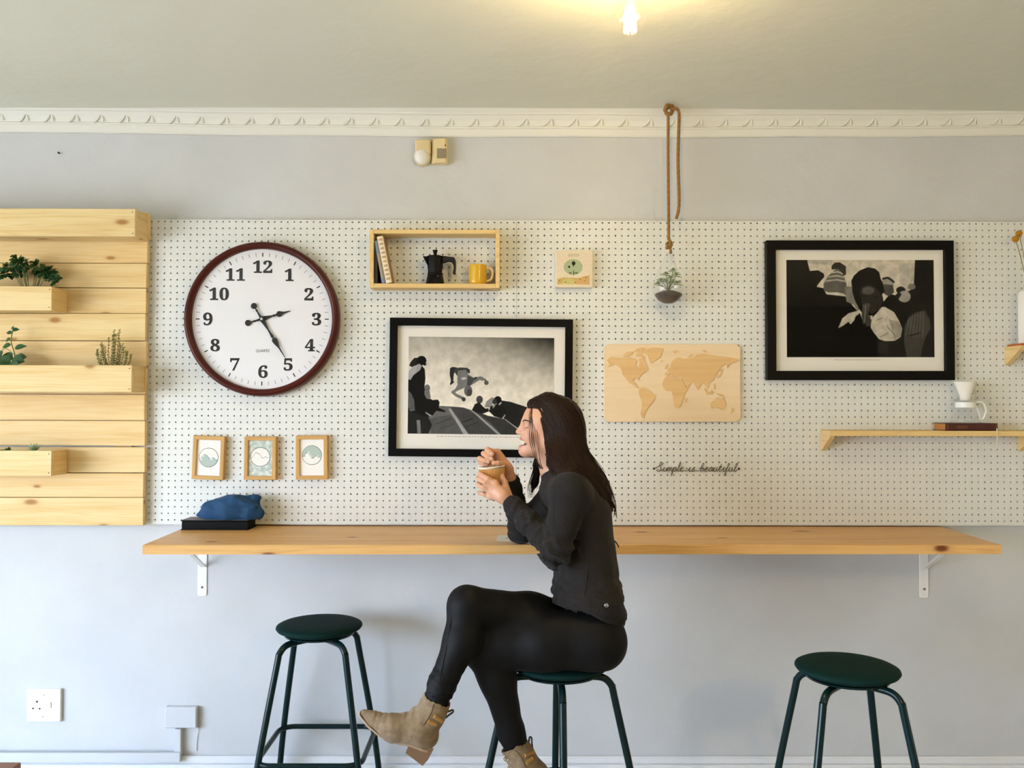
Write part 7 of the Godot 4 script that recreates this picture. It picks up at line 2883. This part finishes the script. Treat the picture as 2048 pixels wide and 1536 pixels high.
func build_hair(root: Node3D, off: Vector3, P: Callable, hz: float, head: Field) -> void:
	var f := Field.new()
	f.egg(P.call(1113, 846, hz), Vector3(0.0905, 0.0915, 0.086), 0.03)
	f.cap(P.call(1066, 811, hz), P.call(1094, 801, hz), 0.019, 0.024, 0.03)
	f.cap(P.call(1072, 813, hz + 0.02), P.call(1098, 806, hz + 0.03), 0.020, 0.026, 0.03)
	f.egg(P.call(1131, 890, hz + 0.004), Vector3(0.064, 0.095, 0.092), 0.04)
	f.egg(P.call(1152, 940, hz + 0.02), Vector3(0.060, 0.090, 0.112), 0.05, Basis(Vector3.BACK, 0.5))
	f.egg(P.call(1185, 976, hz + 0.04), Vector3(0.046, 0.075, 0.115), 0.05, Basis(Vector3.BACK, 0.45))
	f.chain([P.call(1112, 890, hz + 0.066), P.call(1116, 925, hz + 0.105), P.call(1136, 952, hz + 0.15), P.call(1168, 976, hz + 0.15)], [0.026, 0.030, 0.030, 0.016], 0.03)
	f.cap(P.call(1196, 985, hz + 0.06), P.call(1217, 1012, hz + 0.07), 0.034, 0.012, 0.03)
	f.cap(P.call(1192, 985, hz + 0.0), P.call(1211, 1010, hz + 0.01), 0.034, 0.014, 0.03)
	# the far side falls in front of the far shoulder
	f.chain([P.call(1085, 890, hz - 0.066), P.call(1078, 930, hz - 0.06), P.call(1070, 965, hz - 0.05), P.call(1064, 985, hz - 0.05)], [0.020, 0.016, 0.009, 0.004], 0.02)
	# the face and the throat stay free
	f.egg(P.call(1036, 871, hz), Vector3(0.083, 0.095, 0.20), 0.012, Basis.IDENTITY, true)
	f.cap(P.call(1060, 905, hz + 0.09), P.call(1080, 950, hz + 0.09), 0.030, 0.026, 0.01, true)
	var fn := FastNoiseLite.new()
	fn.seed = 51
	fn.frequency = 1.0
	# flow of the hair in the image plane, from the parting to the ends
	var front := spline2([Vector2(1063, 808), Vector2(1074, 830), Vector2(1082, 858), Vector2(1087, 885), Vector2(1093, 915), Vector2(1108, 948), Vector2(1146, 985), Vector2(1186, 1010)], 6, false)
	var back := spline2([Vector2(1092, 791), Vector2(1128, 797), Vector2(1155, 822), Vector2(1168, 856), Vector2(1173, 892), Vector2(1197, 930), Vector2(1219, 972), Vector2(1228, 1014)], 6, false)
	f.warp = func(p: Vector3, d: float) -> float:
		if absf(d) > 0.02:
			return d
		var u := p.x * 62.0 - p.y * 10.0
		return d + 0.0032 * fn.get_noise_3d(u, p.y * 5.0, p.z * 62.0) + 0.0016 * fn.get_noise_3d(u * 2.6, p.y * 8.0, p.z * 160.0)
	var s := Shape.new()
	f.net(s, 0.0056)
	var mat := plain("dark_hair", Color(0.135, 0.078, 0.052), 0.5)
	mat.metallic_specular = 0.25
	var hair := obj("hair", s, mat, root, off)
	f.warp = null
	# locks lying on the mass, following the flow
	var r := RandomNumberGenerator.new()
	r.seed = 61
	var n := front.size()
	var locks := Shape.new()
	for i in 330:
		var side := pow(r.randf(), 0.9)
		var t0 := int(r.randf() * n * 0.35)
		var t1 := mini(n - 1, t0 + int(n * r.randf_range(0.45, 1.0)))
		var pts := PackedVector3Array()
		var wob := r.randf() * TAU
		for t in range(t0, t1 + 1, 2):
			var q := front[t].lerp(back[t], clampf(side + 0.03 * sin(t * 0.25 + wob), 0.0, 1.0))
			var aim: Vector3 = P.call(q.x, q.y, hz)
			var dir := (aim - EYE).normalized()
			var hit := f.hit(P.call(q.x, q.y, hz + 0.20), dir, 0.28)
			if hit == Vector3.INF:
				break
			pts.append(hit)
		if pts.size() < 4:
			continue
		var rad := PackedFloat32Array()
		var w := r.randf_range(0.0010, 0.0024)
		for t in pts.size():
			rad.append(w * (1.0 - 0.75 * pow(float(t) / (pts.size() - 1), 2.0)))
		var g := r.randf_range(0.65, 1.45)
		locks.tint = Color(g, g * r.randf_range(0.88, 1.0), g * r.randf_range(0.8, 1.0))
		locks.tube(pts, rad, 5, false)
	# loose ends along the back outline
	for i in 46:
		var t0 := r.randi_range(n / 3, n - 8)
		var pts := []
		var lift := r.randf_range(1.5, 9.0)
		var zz := hz + r.randf_range(-0.07, 0.09)
		for t in range(t0, mini(n, t0 + 18), 3):
			var fl := float(t - t0) / 18.0
			pts.append(P.call(back[t].x - 6.0 + lift * fl * 1.6, back[t].y + 3.0 * fl, zz))
		locks.tint = Color.WHITE * r.randf_range(0.8, 1.4)
		locks.tube(spline(pts, 3), 0.0007, 4, false)
	for i in 26:
		var a := r.randf()
		var x := lerpf(1200, 1226, a)
		var p0: Vector3 = P.call(x, 990 + 14 * a, hz + r.randf_range(-0.02, 0.09))
		locks.tube(spline([p0, p0 + Vector3(0.010, -0.025, 0), p0 + Vector3(r.randf_range(0.006, 0.020), r.randf_range(-0.055, -0.035), 0)], 4), PackedFloat32Array([0.0018, 0.0017, 0.0016, 0.0015, 0.0013, 0.0011, 0.0009, 0.0006, 0.0003]), 4, false)
	var o := obj("locks", locks, mat, hair)
	o.set_meta("kind", "stuff")
	# thin strands hanging over the cheek
	var strands := Shape.new()
	var cheek_strands := Shape.new()
	for i in 11:
		var a := i / 10.0
		var pts := []
		for q in [[1064, 812, 0.035], [1061.5, 832, 0.052], [1060.5, 856, 0.060], [1063, 880, 0.062], [1068, 903, 0.058], [1075, 925, 0.052], [1083, 938, 0.060]]:
			var sp: float = (a - 0.4) * (4.0 + 9.0 * sin(clampf((q[1] - 812.0) / 126.0, 0, 1) * PI)) * (1.0 if i < 9 else 1.6)
			pts.append(P.call(q[0] + sp + 1.2 * sin(i * 2.1 + q[1] * 0.05), q[1], hz + q[2] + 0.004))
		cheek_strands.tint = Color.WHITE * r.randf_range(0.8, 1.4)
		cheek_strands.tube(spline(pts, 5), r.randf_range(0.00035, 0.0008), 5, false)
	obj("cheek_strands", cheek_strands, mat, hair).set_meta("kind", "stuff")
	for i in 16:
		var a := i / 15.0
		var pts := []
		for q in [[1080, 900, -0.05], [1075, 930, -0.045], [1067, 955, -0.04], [1061, 975, -0.04], [1063, 996, -0.04]]:
			pts.append(P.call(q[0] + (a - 0.5) * 12.0 + 1.5 * sin(i * 1.7 + q[1] * 0.04), q[1], hz + q[2] + a * 0.02))
		strands.tint = Color.WHITE * r.randf_range(0.8, 1.5)
		var thin := PackedFloat32Array()
		var line := spline(pts, 4)
		for t in line.size():
			thin.append(0.0013 * (1.0 - 0.85 * t / (line.size() - 1.0)))
		strands.tube(line, thin, 4, false)
	o = obj("loose_strands", strands, mat, hair)
	o.set_meta("kind", "stuff")
